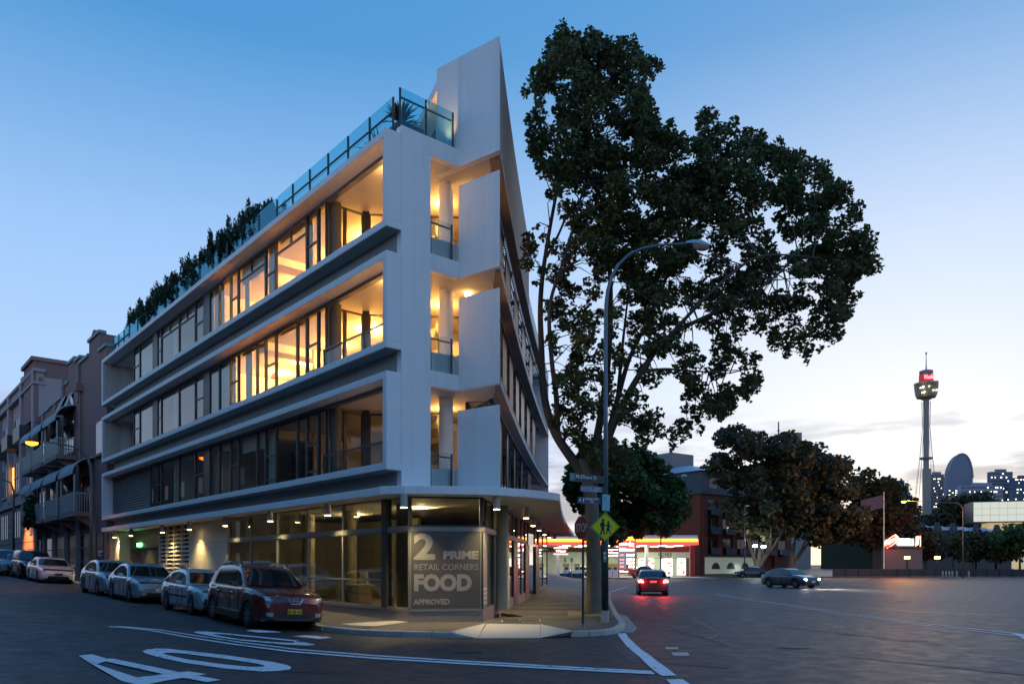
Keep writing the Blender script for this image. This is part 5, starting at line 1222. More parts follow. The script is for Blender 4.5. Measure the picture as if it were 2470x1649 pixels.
mlit = MEmit('amber_window', (1, .45, .1), .7); w = pp('lit_window', mlit, lambda m: m.box(LF, 66.5, 67.3, FD+.05, FD+.11, 8.4, 10.8))
# far lamp post
s6 = s_of(33, -1.2); q = LF(s6, -1.2, 0); f2 = thing('street_lamp', 'thin lamp post whose orange light falls on the far pale building', 'street lamp', (q.x, q.y, zs(s6)))
MB().tube([(q.x, q.y, zs(s6)), (q.x, q.y, 7.6), tuple(LF(s6+.2, -1.35, 8.3)), tuple(LF(s6+1.0, -2.1, 8.75)), tuple(LF(s6+2.2, -3.2, 8.85))], [.11, .08, .07, .05, .04], 10).build('pole', MATS['grey_pole'], f2, smooth=True)
MB().lathe([(.02, .14), (.2, .1), (.26, 0), (.2, -.1), (.02, -.14)], tuple(LF(s6+2.5, -3.4, 8.8)), 12).build('lantern', MATS['sodium_lens'], f2, smooth=True)
ll = Vector(LF(s6+2.5, -3.4, 8.55)); tgt = Vector(LF(s6+3.6, FD, 3.0))
spot('sodium_wash', tuple(ll), 4200, (1, .30, .07), 50, .8, .2, (tgt-ll).to_track_quat('-Z', 'Y').to_euler())
bh = thing('terrace_house', 'long dark terrace behind the camera mirrored in the shop corner glass', 'building', (4, -24, 0), 0, 'terraces across the side street')
MB().box(WF, -22, 45, -34, -24, 0, 8.5).build('wall', M('terrace_brown', (.09, .075, .065), .85, var=.15), bh); MB().box(WF, -22.1, 45.1, -34, -23.7, 8.5, 8.8).build('cornice', m_pale, bh)
for i in range(18):
    for z in (1.2, 4.6):
        w = MB().box(WF, -20+i*3.6, -18.6+i*3.6, -24.02, -23.95, z, z+1.8).build('window', m_win, bh); MB().box(WF, -20.1+i*3.6, -18.5+i*3.6, -23.95, -23.82, z-.12, z).build('sill', m_pale, w)
# ---- the row across the side street (seen in the window glass)
for i, (s0, s1, h, c, lab) in enumerate(((-14, -2, 12.0, (.10, .085, .075), 'brown brick terrace across the side street mirrored in the shop windows'), (-1.9, 14, 13.0, (.12, .10, .09), 'plain three storey terrace across the side street mirrored in the first floor windows'), (14.1, 40, 12.6, (.09, .08, .08), 'low grey terrace across the side street mirrored in the first floor glass'), (40.1, 150, 14.5, (.11, .09, .08), 'tall brown terrace across the side street mirrored at the far end'))):
    ob = thing('terrace_house', lab, 'building', tuple(LF((s0+s1)/2, -17, .3)), 0, 'terraces across the side street')
    mm = M('terrace_render_%d' % i, c, .85, var=.15)
    MB().box(LF, s0, s1, -26, -17, 0, h).build('wall', mm, ob)
    MB().box(LF, s0-.1, s1+.1, -26, -16.7, h, h+.3).build('cornice', m_pale, ob)
    s = s0+1
    while s < s1-2:
        for z in (1.2, 4.4, 7.2, 9.6):
            w = MB().box(LF, s, s+1.2, -17.02, -16.96, z, z+1.7).build('window', m_win, ob)
            MB().box(LF, s-.1, s+1.3, -16.96, -16.84, z-.12, z).build('sill', m_pale, w)
        s += 2.9 if s < 60 else 6
# ================================================================== trees
def leafmat(name, c, c2):
    m = bpy.data.materials.new(name); m.use_nodes = True; N = m.node_tree.nodes; L = m.node_tree.links; b = N['Principled BSDF']
    g = N.new('ShaderNodeNewGeometry'); r = N.new('ShaderNodeMix'); r.data_type = 'RGBA'; r.inputs['A'].default_value = c+(1,); r.inputs['B'].default_value = c2+(1,)
    L.new(g.outputs['Random Per Island'], r.inputs['Factor']); L.new(r.outputs['Result'], b.inputs['Base Color']); b.inputs['Roughness'].default_value = .6
    t = N.new('ShaderNodeBsdfTranslucent'); L.new(r.outputs['Result'], t.inputs[0]); mx = N.new('ShaderNodeMixShader'); mx.inputs[0].default_value = .22
    o = N['Material Output']; L.new(b.outputs[0], mx.inputs[1]); L.new(t.outputs[0], mx.inputs[2]); L.new(mx.outputs[0], o.inputs[0])
    return m
m_leaf = leafmat('plane_leaf', (.04, .062, .02), (.12, .14, .045)); m_leaf2 = leafmat('green_leaf', (.025, .07, .018), (.06, .13, .03)); m_leaf3 = leafmat('fig_leaf', (.03, .04, .018), (.08, .075, .03))
m_bark = M('plane_bark', (.15, .13, .10), .9, var=.55, scale=3.5, bump=.6, bscale=14)
m_bark2 = M('dark_bark', (.09, .075, .06), .9, var=.4, scale=4, bump=.5)
def inpoly(p, pl):
    x, y = p; c = False; j = len(pl)-1
    for i in range(len(pl)):
        if (pl[i][1] > y) != (pl[j][1] > y) and x < (pl[j][0]-pl[i][0])*(y-pl[i][1])/(pl[j][1]-pl[i][1])+pl[i][0]: c = not c
        j = i
    return c
def curve(pts, n=6):
    out = []
    for i in range(len(pts)-1):
        p0, p1, p2, p3 = pts[max(i-1, 0)], pts[i], pts[i+1], pts[min(i+2, len(pts)-1)]
        for k in range(n):
            t = k/n; out.append(.5*((2*p1)+(p2-p0)*t+(2*p0-5*p1+4*p2-p3)*t*t+(3*p1-p0-3*p2+p3)*t**3))
    return out+[pts[-1]]
tree = thing('plane_tree', 'tall leafy plane tree with mottled trunk on the corner footpath', 'tree', (2.66, 25.2, PZ))
def limb(name, pix, r0, r1, par=tree, mat=m_bark2):  # limbs take darker bark than the trunk: backlit shade put into the colour
    pts = curve([P(x, y, Y) for x, y, Y in pix]); n = len(pts)
    rs = [r0+(r1-r0)*(i/(n-1))**.8 for i in range(n)]
    MB().tube(pts, rs, 10).build(name, mat, par, smooth=True); return pts
b0 = Vector((2.66, 25.2, PZ-.05))
tp = curve([b0, P(1432, 1400, 25.2), P(1431, 1300, 25.2), P(1426, 1210, 25.2), P(1415, 1140, 25.2), P(1405, 1105, 25.2)])
MB().tube(tp, [.36-.12*min(1, i/5)+(-.03*max(0, (i-5)/25)) for i in range(len(tp))], 16).build('trunk', m_bark, tree, smooth=True)
limbs = [limb('limb', [(1415, 1150, 25.2), (1372, 1095, 25.3), (1335, 1035, 25.5), (1312, 950, 25.8), (1306, 840, 26), (1304, 720, 26.2), (1318, 600, 26.2), (1345, 450, 26)], .20, .05),
    limb('limb', [(1345, 1050, 25.5), (1342, 960, 25.2), (1330, 860, 25), (1326, 740, 25), (1355, 640, 24.8), (1385, 540, 24.8), (1410, 440, 25)], .11, .03),
    limb('limb', [(1425, 1180, 25.2), (1452, 1100, 25), (1490, 1000, 24.6), (1545, 900, 24.2), (1610, 815, 24), (1700, 765, 24), (1800, 720, 23.8), (1900, 640, 24)], .17, .03),
    limb('limb', [(1425, 1180, 25.2), (1455, 1090, 25.4), (1490, 960, 25.8), (1520, 860, 26), (1570, 760, 26.2), (1620, 640, 26.5), (1680, 500, 26.5)], .14, .03),
    limb('limb', [(1420, 1150, 25.2), (1450, 1000, 25.6), (1468, 850, 26), (1472, 680, 26.3), (1460, 500, 26.5), (1430, 300, 26.5), (1380, 150, 26.3)], .16, .03),
    limb('limb', [(1545, 900, 24.2), (1600, 890, 23.8), (1680, 895, 23.4), (1760, 900, 23.2)], .06, .015),
    limb('limb', [(1490, 960, 25.8), (1500, 850, 26.5), (1512, 740, 27), (1530, 600, 27.5)], .08, .02),
    limb('limb', [(1610, 815, 24), (1720, 700, 23.2), (1830, 620, 23), (1960, 620, 23)], .07, .02),
    limb('limb', [(1318, 620, 26.2), (1345, 570, 26), (1375, 500, 25.6)], .06, .03)]
dense = [(1352, 92), (1395, 100), (1420, 105), (1470, 130), (1500, 100), (1525, 135), (1575, 150), (1560, 200), (1555, 270), (1600, 300), (1640, 330), (1665, 350), (1705, 270), (1745, 310), (1790, 330), (1815, 340), (1860, 370), (1915, 360), (1955, 410), (1990, 430), (2040, 480), (2060, 520), (2085, 560), (2105, 640), (2060, 690), (2020, 715), (1990, 690), (1940, 660), (1850, 640), (1800, 690), (1720, 740), (1650, 700), (1560, 720), (1500, 660), (1430, 620), (1380, 560), (1330, 470), (1290, 340), (1285, 210), (1320, 160)]
mid = [(1430, 600), (1560, 690), (1700, 700), (1850, 640), (2040, 700), (2030, 760), (2010, 800), (1960, 850), (1900, 845), (1870, 800), (1790, 780), (1740, 820), (1800, 850), (1820, 920), (1780, 960), (1740, 990), (1690, 960), (1670, 1010), (1620, 1060), (1560, 1090), (1500, 1120), (1440, 1110), (1400, 1060), (1370, 900), (1390, 780), (1420, 700)]
left = [(1270, 560), (1310, 540), (1380, 600), (1400, 700), (1390, 860), (1400, 1000), (1420, 1120), (1370, 1150), (1340, 1060), (1325, 960), (1340, 860), (1300, 720), (1262, 640)]
rnd = random.Random(11); clumps = []
def scatter(pl, n, r0, r1, Y0, dY):
    k = 0; x0, x1 = min(p[0] for p in pl), max(p[0] for p in pl); y0, y1 = min(p[1] for p in pl), max(p[1] for p in pl)
    while k < n:
        p = (rnd.uniform(x0, x1), rnd.uniform(y0, y1))
        if not inpoly(p, pl): continue
        c = P(p[0], p[1], Y0+rnd.gauss(0, dY)); r = rnd.uniform(r0, r1); clumps.append((tuple(c), (r*1.1, r*1.1, r*.8))); k += 1
scatter(dense, 560, .14, .46, 25.6, 1.3); scatter(mid, 250, .12, .34, 24.8, 1.1); scatter(left, 70, .12, .30, 25.4, .6)
def fringe(pl, n, Y0):
    for i in range(n):
        j = rnd.randrange(len(pl)); a, b = pl[j], pl[(j+1) % len(pl)]; t = rnd.random(); c = P(a[0]+(b[0]-a[0])*t+rnd.gauss(0, 12), a[1]+(b[1]-a[1])*t+rnd.gauss(0, 12), Y0+rnd.gauss(0, .8)); r = rnd.uniform(.10, .24); clumps.append((tuple(c), (r, r, r*1.5)))
fringe(dense, 170, 25.5); fringe(mid, 130, 24.8)
for x, y, r in ((1362, 92, .4), (1350, 130, .6), (1298, 190, .4), (1292, 330, .4), (1500, 125, .45), (1570, 165, .4), (1708, 290, .45), (1808, 330, .3), (1955, 405, .35), (2090, 580, .4), (2105, 640, .35), (2065, 640, .5), (1995, 740, .4), (1760, 950, .4), (1640, 1040, .4), (1370, 640, .3)):
    c = P(x, y, 25.4+rnd.uniform(-.6, .6)); clumps.append((tuple(c), (r, r, r)))
crown = foliage('crown', m_leaf, tree, clumps, 100000, .128, 21)
# twigs from limbs to the clumps
tw = MB(); allp = [p for l in limbs for p in l[6:]]
for c, r in clumps:
    c = Vector(c)
    if rnd.random() < .55:
        q = sorted(allp, key=lambda p: (p-c).length)[rnd.randrange(0, 5)]
        if (q-c).length < 2.1: m_ = q.lerp(c, .55)+Vector((rnd.uniform(-.15, .15), rnd.uniform(-.15, .15), .18)); tw.tube([q, m_, c], [.022, .015, .006], 5, cap=False)
tw.build('twigs', m_bark2, tree, kind='stuff')
# second street tree, dense and rounder
t2 = thing('street_tree', 'dense dark green street tree with rounded crown behind the plane tree', 'tree', (4.75, 42, PZ))
MB().tube([(4.75, 42, PZ), (4.8, 42, 2), (5.2, 42, 3.6), (5.8, 42, 5.6)], [.2, .16, .13, .07], 10).build('trunk', m_bark2, t2, smooth=True)
MB().tube([(5.1, 42, 3.2), (6.6, 41.8, 4.4), (8.3, 41.6, 5.2)], [.1, .07, .03], 8).build('limb', m_bark2, t2, smooth=True)
cl2 = []; pl2 = [(1395, 1100), (1460, 1080), (1520, 1085), (1560, 1095), (1590, 1120), (1625, 1150), (1648, 1180), (1662, 1225), (1655, 1258), (1620, 1270), (1590, 1278), (1550, 1285), (1500, 1300), (1450, 1290), (1400, 1280), (1380, 1200)]
k = 0
while k < 130:
    p = (rnd.uniform(1380, 1665), rnd.uniform(1080, 1300))
    if inpoly(p, pl2): cl2.append((tuple(P(p[0], p[1], 42+rnd.gauss(0, 1.6))), (rnd.uniform(.4, .8),)*3)); k += 1
foliage('crown', m_leaf2, t2, cl2, 24000, .26, 31)
# big figs across the main road
def bigtree(name, label, base, pl, Y, dY, n, leaves, size, mat, seed, trunk_r=.6, lim=()):
    t = thing(name, label, 'tree', base, 0, 'trees across the main road'); r_ = random.Random(seed); cl = []
    x0, x1 = min(p[0] for p in pl), max(p[0] for p in pl); y0, y1 = min(p[1] for p in pl), max(p[1] for p in pl)
    while len(cl) < n:
        p = (r_.uniform(x0, x1), r_.uniform(y0, y1))
        if inpoly(p, pl): r = r_.uniform(.010, .022)*Y*.8; cl.append((tuple(P(p[0], p[1], Y+r_.gauss(0, dY))), (r, r, r*.75)))
    b = Vector(base); MB().tube([b, b+Vector((.2, 0, 2)), b+Vector((.6, 0, 5))], [trunk_r, trunk_r*.7, trunk_r*.5], 10).build('trunk', m_bark, t, smooth=True)
    for px, py in lim:
        e = P(px, py, Y); s_ = b+Vector((.1, 0, 1.2)); MB().tube(curve([s_, s_.lerp(e, .5)+Vector((0, 0, -.6)), e]), [trunk_r*.55*(1-.075*i) for i in range(13)], 8).build('limb', m_bark, t, smooth=True)
    foliage('crown', mat, t, cl, leaves, size, seed)
    return t
bigtree('fig_tree', 'broad fig tree in front of the red brick flats across the road', (X_at(1826, 112), 112, 0), [(1718, 1110), (1730, 1065), (1765, 1040), (1830, 1038), (1880, 1045), (1920, 1065), (1950, 1085), (1950, 1180), (1940, 1260), (1900, 1290), (1850, 1300), (1800, 1285), (1770, 1250), (1750, 1200), (1740, 1150), (1722, 1140)], 112, 3.0, 130, 15000, .62, m_leaf3, 41, .5, [(1785, 1235), (1800, 1260), (1880, 1250), (1930, 1200)])
bigtree('fig_tree', 'wide dark fig tree left of the red neon sign', (X_at(1905, 118), 118, 0), [(1930, 1070), (1975, 1078), (2010, 1095), (2040, 1130), (2065, 1160), (2100, 1220), (2105, 1255), (2080, 1285), (2040, 1300), (1990, 1310), (1940, 1290), (1910, 1240), (1905, 1140)], 118, 3.0, 130, 15000, .62, m_leaf3, 43, .55, [(1960, 1260), (1990, 1230), (1925, 1240)])
bigtree('street_tree', 'smaller dark tree between the big figs and the tower', (X_at(2110, 125), 125, 0), [(2060, 1150), (2085, 1125), (2105, 1140), (2135, 1145), (2165, 1160), (2185, 1190), (2200, 1240), (2190, 1290), (2150, 1310), (2090, 1320), (2040, 1300), (2070, 1230)], 125, 2.0, 90, 9000, .6, m_leaf3, 47, .35, [(2120, 1250), (2080, 1260)])
# ================================================================== across the main road: petrol station, flats, café, skyline
def kit(t):
    def f(name, mat, fn, par=None, **k):
        mb = MB(); fn(mb); return mb.build(name, mat, par or t, **k)
    return f
def Xb(m, px0, px1, Y, d, z0, z1): m.box(WF, X_at(px0, Y), X_at(px1, Y), Y, Y+d, z0, z1)
def zpx(py, Y): return EZ+(HY-py)/F*Y
m_orange = M('canopy_glow', (.5, .1, .02), .5, var=0, emit=(1, .27, .03), es=1.6); m_redglow = M('canopy_red', (.4, .02, .02), .5, var=0, emit=(1, .06, .04), es=.7)
m_redwall = M('station_red', (.25, .02, .015), .5, var=.1); m_wsheet = M('canopy_white', (.7, .7, .72), .5, var=.05); m_mint = M('shop_front_pale', (.50, .53, .42), .6, var=.05)
ps = thing('petrol_station', 'petrol station with glowing orange canopy and bright shop across the road', 'petrol station', (X_at(1540, 105), 100, 0)); k_ = kit(ps)
YC = 100.0
k_('forecourt', M('forecourt_concrete', (.30, .29, .27), .7, var=.2, scale=.4), lambda m: m.box(WF, X_at(1280, YC), X_at(1700, YC), 94, 124, -.02, .12))
k_('canopy_top', m_wsheet, lambda m: Xb(m, 1300, 1683, YC, 16, zpx(1299, YC), zpx(1290, YC)))
k_('canopy_fascia', m_orange, lambda m: Xb(m, 1300, 1684, YC-.1, 16.2, zpx(1306, YC), zpx(1299.3, YC)))
k_('canopy_edge', m_redglow, lambda m: Xb(m, 1300, 1685, YC-.15, 16.3, zpx(1313, YC), zpx(1306.2, YC)))
k_('canopy_soffit', m_wsheet, lambda m: Xb(m, 1302, 1682, YC+.2, 15.6, zpx(1313.8, YC), zpx(1313.2, YC)))
for px in (1345, 1560, 1668):
    k_('canopy_column', m_redwall if px > 1600 else m_wsheet, lambda m: Xb(m, px-3, px+4, YC+4, .5, .1, zpx(1313.8, YC)))
m_tube = MEmit('station_lamp', (.95, 1, .78), 6)
for px in (1370, 1410, 1470, 1520, 1560, 1610, 1650):
    for dy in (3, 9): k_('soffit_lamp', m_tube, lambda m: m.box(WF, X_at(px, YC)-.5, X_at(px, YC)+.5, YC+dy, YC+dy+.6, zpx(1314.6, YC), zpx(1314, YC)))
for px in (1370, 1440, 1530, 1620): area('station_light', (X_at(px, YC), YC+6, zpx(1316, YC)), 110, (.95, 1, .80), 4, 4)
YS = 112.0
k_('shop_wall', m_redwall, lambda m: Xb(m, 1530, 1676, YS, 8, .1, zpx(1303, YS)))
k_('shop_fascia', m_mint, lambda m: Xb(m, 1536, 1668, YS-.3, .3, zpx(1345, YS), zpx(1331, YS)))
m_shopw = MEmit('lit_shop_window', (1, .94, .82), .85)
m_pst = M('red_poster', (.6, .04, .05), .5, var=.5, scale=4, emit=(1, .1, .12), es=.5); m_pst2 = M('yellow_poster', (.7, .5, .1), .5, var=.4, scale=3, emit=(1, .7, .2), es=.4)
rnd = random.Random(3)
for a, b, y0, y1 in ((1541, 1577, 1346, 1372), (1596, 1622, 1346, 1388), (1633, 1654, 1346, 1386)):
    w = k_('shop_window', m_shopw, lambda m: Xb(m, a, b, YS-.15, .1, zpx(y1, YS), zpx(y0, YS)))
    for i in range(7):
        x = rnd.uniform(a+2, b-6); y = rnd.uniform(y0+2, y1-8); ww = rnd.uniform(3, 7); hh = rnd.uniform(3, 7)
        k_('window_poster', m_pst if rnd.random() < .7 else m_pst2, lambda m: Xb(m, x, x+ww, YS-.22-.01*i, .02, zpx(y+hh, YS), zpx(y, YS)), w)
for a, b in ((1534, 1541), (1577, 1596), (1622, 1633)): k_('shop_pier', m_mint, lambda m: Xb(m, a, b, YS-.25, .25, .1, zpx(1346, YS)))
k_('advert_panel', M('olive_panel', (.10, .10, .05), .5), lambda m: Xb(m, 1655, 1668, YS-.25, .1, zpx(1385, YS), zpx(1346, YS)))
m_dl = M('dark_lettering', (.05, .04, .03), .5)
text('shop_name', 'coles', m_dl, ps, P(1604, 1340, YS-.33), (1, 0, 0), (0, 0, 1), 1.0, .01, 'CENTER', .01); text('shop_name', 'express', m_dl, ps, P(1605, 1345, YS-.33), (1, 0, 0), (0, 0, 1), .55, .005, 'CENTER', .01)
k_('back_wall', M('station_wall', (.42, .44, .36), .7), lambda m: Xb(m, 1300, 1530, YS+2, .3, .1, zpx(1330, YS)))
k_('back_wall', M('station_brick', (.14, .07, .05), .8, var=.2), lambda m: Xb(m, 1300, 1530, YS+2.4, .4, .1, zpx(1312, YS)))
# price board
pbd = thing('price_sign', 'tall red and grey fuel price board in front of the petrol station', 'price sign', (X_at(1513, 96), 96, 0)); kp = kit(pbd); YP = 96.0
kp('post', m_ret, lambda m: (Xb(m, 1491.5, 1494, YP+.1, .3, 0, zpx(1294, YP)), Xb(m, 1532, 1535, YP+.1, .3, 0, zpx(1294, YP))))
m_br = M('board_red', (.5, .02, .015), .5, var=0, emit=(1, .05, .03), es=.9); m_bg = M('board_grey', (.18, .18, .19), .5, emit=(.5, .5, .55), es=.12); m_bm = M('board_maroon', (.10, .01, .012), .5, emit=(.5, .03, .03), es=.15)
def PBX(x, y): return (1290+x*.18306, 1280+y*.18306)
kp('header', m_orange, lambda m: Xb(m, 1494, 1532, YP, .3, zpx(1302.5, YP), zpx(1294, YP)))
kp('offer_panel', m_br, lambda m: Xb(m, 1493, 1533, YP, .3, zpx(1319.5, YP), zpx(1303, YP)))
kp('price_panel', m_bg, lambda m: Xb(m, 1493, 1533, YP, .3, zpx(1371, YP), zpx(1320, YP)))
kp('brand_panel', m_bm, lambda m: Xb(m, 1493, 1533, YP, .3, zpx(1382.5, YP), zpx(1371.5, YP)))
m_wg = MEmit('white_glow', (1, .9, .85), 2.2); m_rg = MEmit('red_glow', (1, .2, .2), 1.0)
text('offer', 'save', m_wg, pbd, P(1503.5, 1314, YP-.02), (1, 0, 0), (0, 0, 1), .62, .01, 'CENTER', .005, .95); text('offer', '4c', m_wg, pbd, P(1522, 1317, YP-.02), (1, 0, 0), (0, 0, 1), .85, .012, 'CENTER', .005, .75)
kp('offer_bar', m_wg, lambda m: Xb(m, 1494.5, 1509, YP-.03, .02, zpx(1328.5, YP), zpx(1321, YP)))
for (pr, y) in (('116.9', 1328.5), ('116.9', 1341), ('129.9', 1352), ('136.9', 1360), ('61.9', 1368.5)):
    kp('price_window', m_bm, lambda m: Xb(m, 1511, 1531.5, YP-.02, .015, zpx(y+1.2, YP), zpx(y-7.2, YP)))
    text('price', pr, m_wg, pbd, P(1530.5, y, YP-.05), (1, 0, 0), (0, 0, 1), .46, .006, 'RIGHT', .004, .95 if len(pr) > 4 else .75)
    if y > 1330: kp('fuel_name', m_rg, lambda m: Xb(m, 1495, 1505, YP-.03, .02, zpx(y-1.5, YP), zpx(y-4.5, YP)))
text('brand', 'V-Power', m_wg, pbd, P(1505, 1379.5, YP-.03), (1, 0, 0), (0, 0, 1), .36, .004, 'CENTER', .004, 1.1)
# pumps, bins, signs on the forecourt
for i, (px, lab) in enumerate(((1366, 'leftmost fuel pump under the canopy'), (1392, 'fuel pump between two white columns'), (1470, 'fuel pump just right of the green pole'), (1484, 'fuel pump beside the price board'))):
    x = X_at(px, 101); fp = thing('fuel_pump', lab, 'fuel pump', (x, 101, .12), 0, 'fuel pumps'); kf = kit(fp)
    kf('cabinet', m_wsheet, lambda m: m.box(WF, x-.35, x+.35, 101, 101.5, .12, 1.5)); kf('head', M('pump_yellow', (.7, .5, .03), .5), lambda m: m.box(WF, x-.4, x+.4, 100.95, 101.55, 1.5, 1.9))
    kf('screen', m_dark, lambda m: m.box(WF, x-.22, x+.22, 100.93, 100.96, 1.1, 1.4)); kf('hose', m_blk, lambda m: m.tube([(x+.36, 101.1, 1.4), (x+.5, 101.0, .8), (x+.38, 101, .5)], .03, 6))
for px, y, lab in ((1353, 1333, 'rounded brown fuel brand sign at the far left of the canopy'), (1480, 1337, 'brown fuel brand sign above the pumps by the price board')):
    x = X_at(px, 99); sg_ = thing('brand_sign', lab, 'sign', (x, 99, zpx(y, 99)), 0, 'pump brand signs'); kf = kit(sg_)
    kf('board', m_bm, lambda m: m.box(WF, x-.85, x+.85, 99, 99.15, zpx(y, 99)-.1, zpx(y, 99)+.6)); kf('edge', m_wg, lambda m: (m.box(WF, x-.9, x+.9, 98.98, 99.17, zpx(y, 99)+.6, zpx(y, 99)+.68), m.box(WF, x-.9, x+.9, 98.98, 99.17, zpx(y, 99)-.18, zpx(y, 99)-.1)))
    text('lettering', 'V-Power', m_wg, sg_, (x, 98.97, zpx(y, 99)+.12), (1, 0, 0), (0, 0, 1), .4, .004, 'CENTER', .003, 1.3)
    kf('hanger', m_ret, lambda m: m.box(WF, x-.05, x+.05, 99.02, 99.12, zpx(y, 99)+.68, zpx(1314, 99)))
pw_ = thing('low_wall', 'low dark blue wall at the edge of the petrol station forecourt', 'wall', (X_at(1388, 96), 96, 0)); kit(pw_)('wall', M('navy_wall', (.03, .05, .09), .6, var=.15), lambda m: Xb(m, 1350, 1406, 95.6, .3, 0, zpx(1382, 95.6)))
for px, lab in ((1363, 'thin pole sign left of the low blue wall'), (1379, 'thin pole sign in front of the low blue wall')):
    x = X_at(px, 94.5); pv = thing('parking_sign', lab, 'sign', (x, 94.5, 0), 0, 'thin signs by the forecourt'); kf = kit(pv); kf('post', m_ret, lambda m: m.tube([(x, 94.5, 0), (x, 94.5, zpx(1345, 94.5))], .04, 6)); kf('plate', m_ret, lambda m: m.box(WF, x-.15, x+.15, 94.42, 94.46, zpx(1354, 94.5), zpx(1345, 94.5)))
for px, lab, pc, hd in ((1557, 'maroon car parked at the shop of the petrol station', (.12, .03, .02), 10), (1398, 'pale car filling up beyond the low blue wall', (.5, .55, .5), 160)):
    c = Car(paint=carpaint('station_paint_%d' % px, pc, .2)); c.make('customer_car', lab, (X_at(px, 104 if px < 1500 else 99.5), 104 if px < 1500 else 99.5, .12), R(hd), group='cars at the petrol station')
# far kerb of the main road
fk = MB(); fk.box(WF, -3, 14.0+0, 92.6, 94, -.05, .14); fk.box(WF, 14, 60, 104, 106, -.05, .14); o = fk.build('far_footpath', m_foot); o['kind'] = 'structure'
# red brick flats
m_rb = M('red_brick', (.20, .045, .025), .85, var=.25, scale=6, bump=.2); m_slate = M('blue_grey_cladding', (.05, .07, .09), .6, var=.15); m_rbd = M('brick_pier', (.21, .05, .025), .85, var=.25, scale=6)
YA = 128.0; ca = Vector((X_at(1690, YA), YA)); AF = Fr(tuple(ca), (.80, .60), (-.60, .80)); 
fl = thing('brick_flats', 'red brick apartment block with blue-grey top floor behind the petrol station', 'building', (ca.x, ca.y, 0)); ka = kit(fl)
ka('wall', m_rb, lambda m: m.box(AF, 0, 26, 0, 16, 0, 13.6)); ka('upper_storey', m_slate, lambda m: m.box(AF, -.3, 26.3, -.3, 16.3, 13.6, 17.4))
ka('roof', M('pale_metal_roof', (.40, .45, .50), .5, .3), lambda m: m.hexa([AF(-.8, -.8, 17.4), AF(26.8, -.8, 17.4), AF(26.8, 16.8, 17.4), AF(-.8, 16.8, 17.4), AF(4, 6, 19.2), AF(22, 6, 19.2), AF(22, 10, 19.2), AF(4, 10, 19.2)]))
ka('plant_room', M('plant_grey', (.24, .22, .21), .8), lambda m: m.box(AF, 3, 9, 9, 18, 17.4, 21.8))
ka('chimney', m_dark, lambda m: m.box(AF, 4, 4.4, 10, 10.4, 21.8, 22.8))
for i in range(6):
    a = 1.6+i*4.0
    ka('brick_pier', m_rbd, lambda m: m.box(AF, a-1.4, a-.2, -.35, 0, 0, 12.6 if i else 12.6))
    for j, z in enumerate((3.6, 7.0, 10.2)):
        w = ka('window', m_win, lambda m: m.box(AF, a+.1, a+2.3, -.04, .02, z, z+2.5)); ka('frame', m_ret, lambda m: m.box(AF, a+1.15, a+1.25, -.08, -.04, z, z+2.5), w)
        if (i, j) in ((1, 1), (2, 1), (2, 2)): ka('lit_pane', MEmit('cool_window', (.9, 1, .75), .55), lambda m: m.box(AF, a+1.3, a+1.75, -.07, -.045, z+.5, z+2.3), w)
        bb_ = ka('balcony', m_dark, lambda m: m.box(AF, a, a+2.4, -1.1, -.05, z-.15, z)); ka('rail', m_slate, lambda m: m.box(AF, a, a+2.4, -1.1, -1.05, z, z+1.0), bb_)
    w = ka('window', m_win, lambda m: m.box(AF, a+.2, a+2.2, -.34, -.28, 14.6, 16.4))
for j, z in enumerate((3, 6.5, 10)): 
    w = ka('gable_window', m_win, lambda m: m.box(AF, -.04, .02, 5, 7, z, z+1.6))
sf = ka('shop_front', M('pale_shop_front', (.2, .23, .21), .4, emit=(.75, .9, .8), es=.06), lambda m: m.box(AF, .6, 14, -.5, -.36, .2, 3.0)); 
for a in (2.2, 6.2, 10.2): ka('arched_grille', m_dark, lambda m: m.poly([AF(a+1.1+1.1*math.cos(t*math.pi/10), -.53, 1.0+1.1*math.sin(t*math.pi/10)) for t in range(11)]), sf)
ka('shop_awning', m_dark, lambda m: m.box(AF, 0, 15, -2.0, -.36, 3.05, 3.3))
spot('shop_front_light', tuple(AF(9, -2.2, 3.0)), 260, (.9, 1, .95), 130, .8, .2)
for px, py, lab in ((1822, 1316, 'bright white flood light at the foot of the left fig tree'), (1842, 1318, 'slanted white flood light beside the fig trunk')):
    c = P(px, py, 108); fl_ = thing('flood_light', lab, 'light', tuple(c), 0, 'flood lights under the fig'); kf = kit(fl_); kf('lens', MEmit('cool_flood', (.9, 1, 1), 22), lambda m: m.box(WF, c.x-.28, c.x+.28, 108, 108.1, c.z-.14, c.z+.14)); kf('housing', m_dark, lambda m: m.box(WF, c.x-.33, c.x+.33, 108.12, 108.4, c.z-.2, c.z+.2)); kf('post', m_dark, lambda m: m.tube([(c.x, 108.25, 0), (c.x, 108.25, c.z-.2)], .05, 6))
point('flood_glow', P(1832, 1312, 107), 150, (.9, 1, .95), .3)
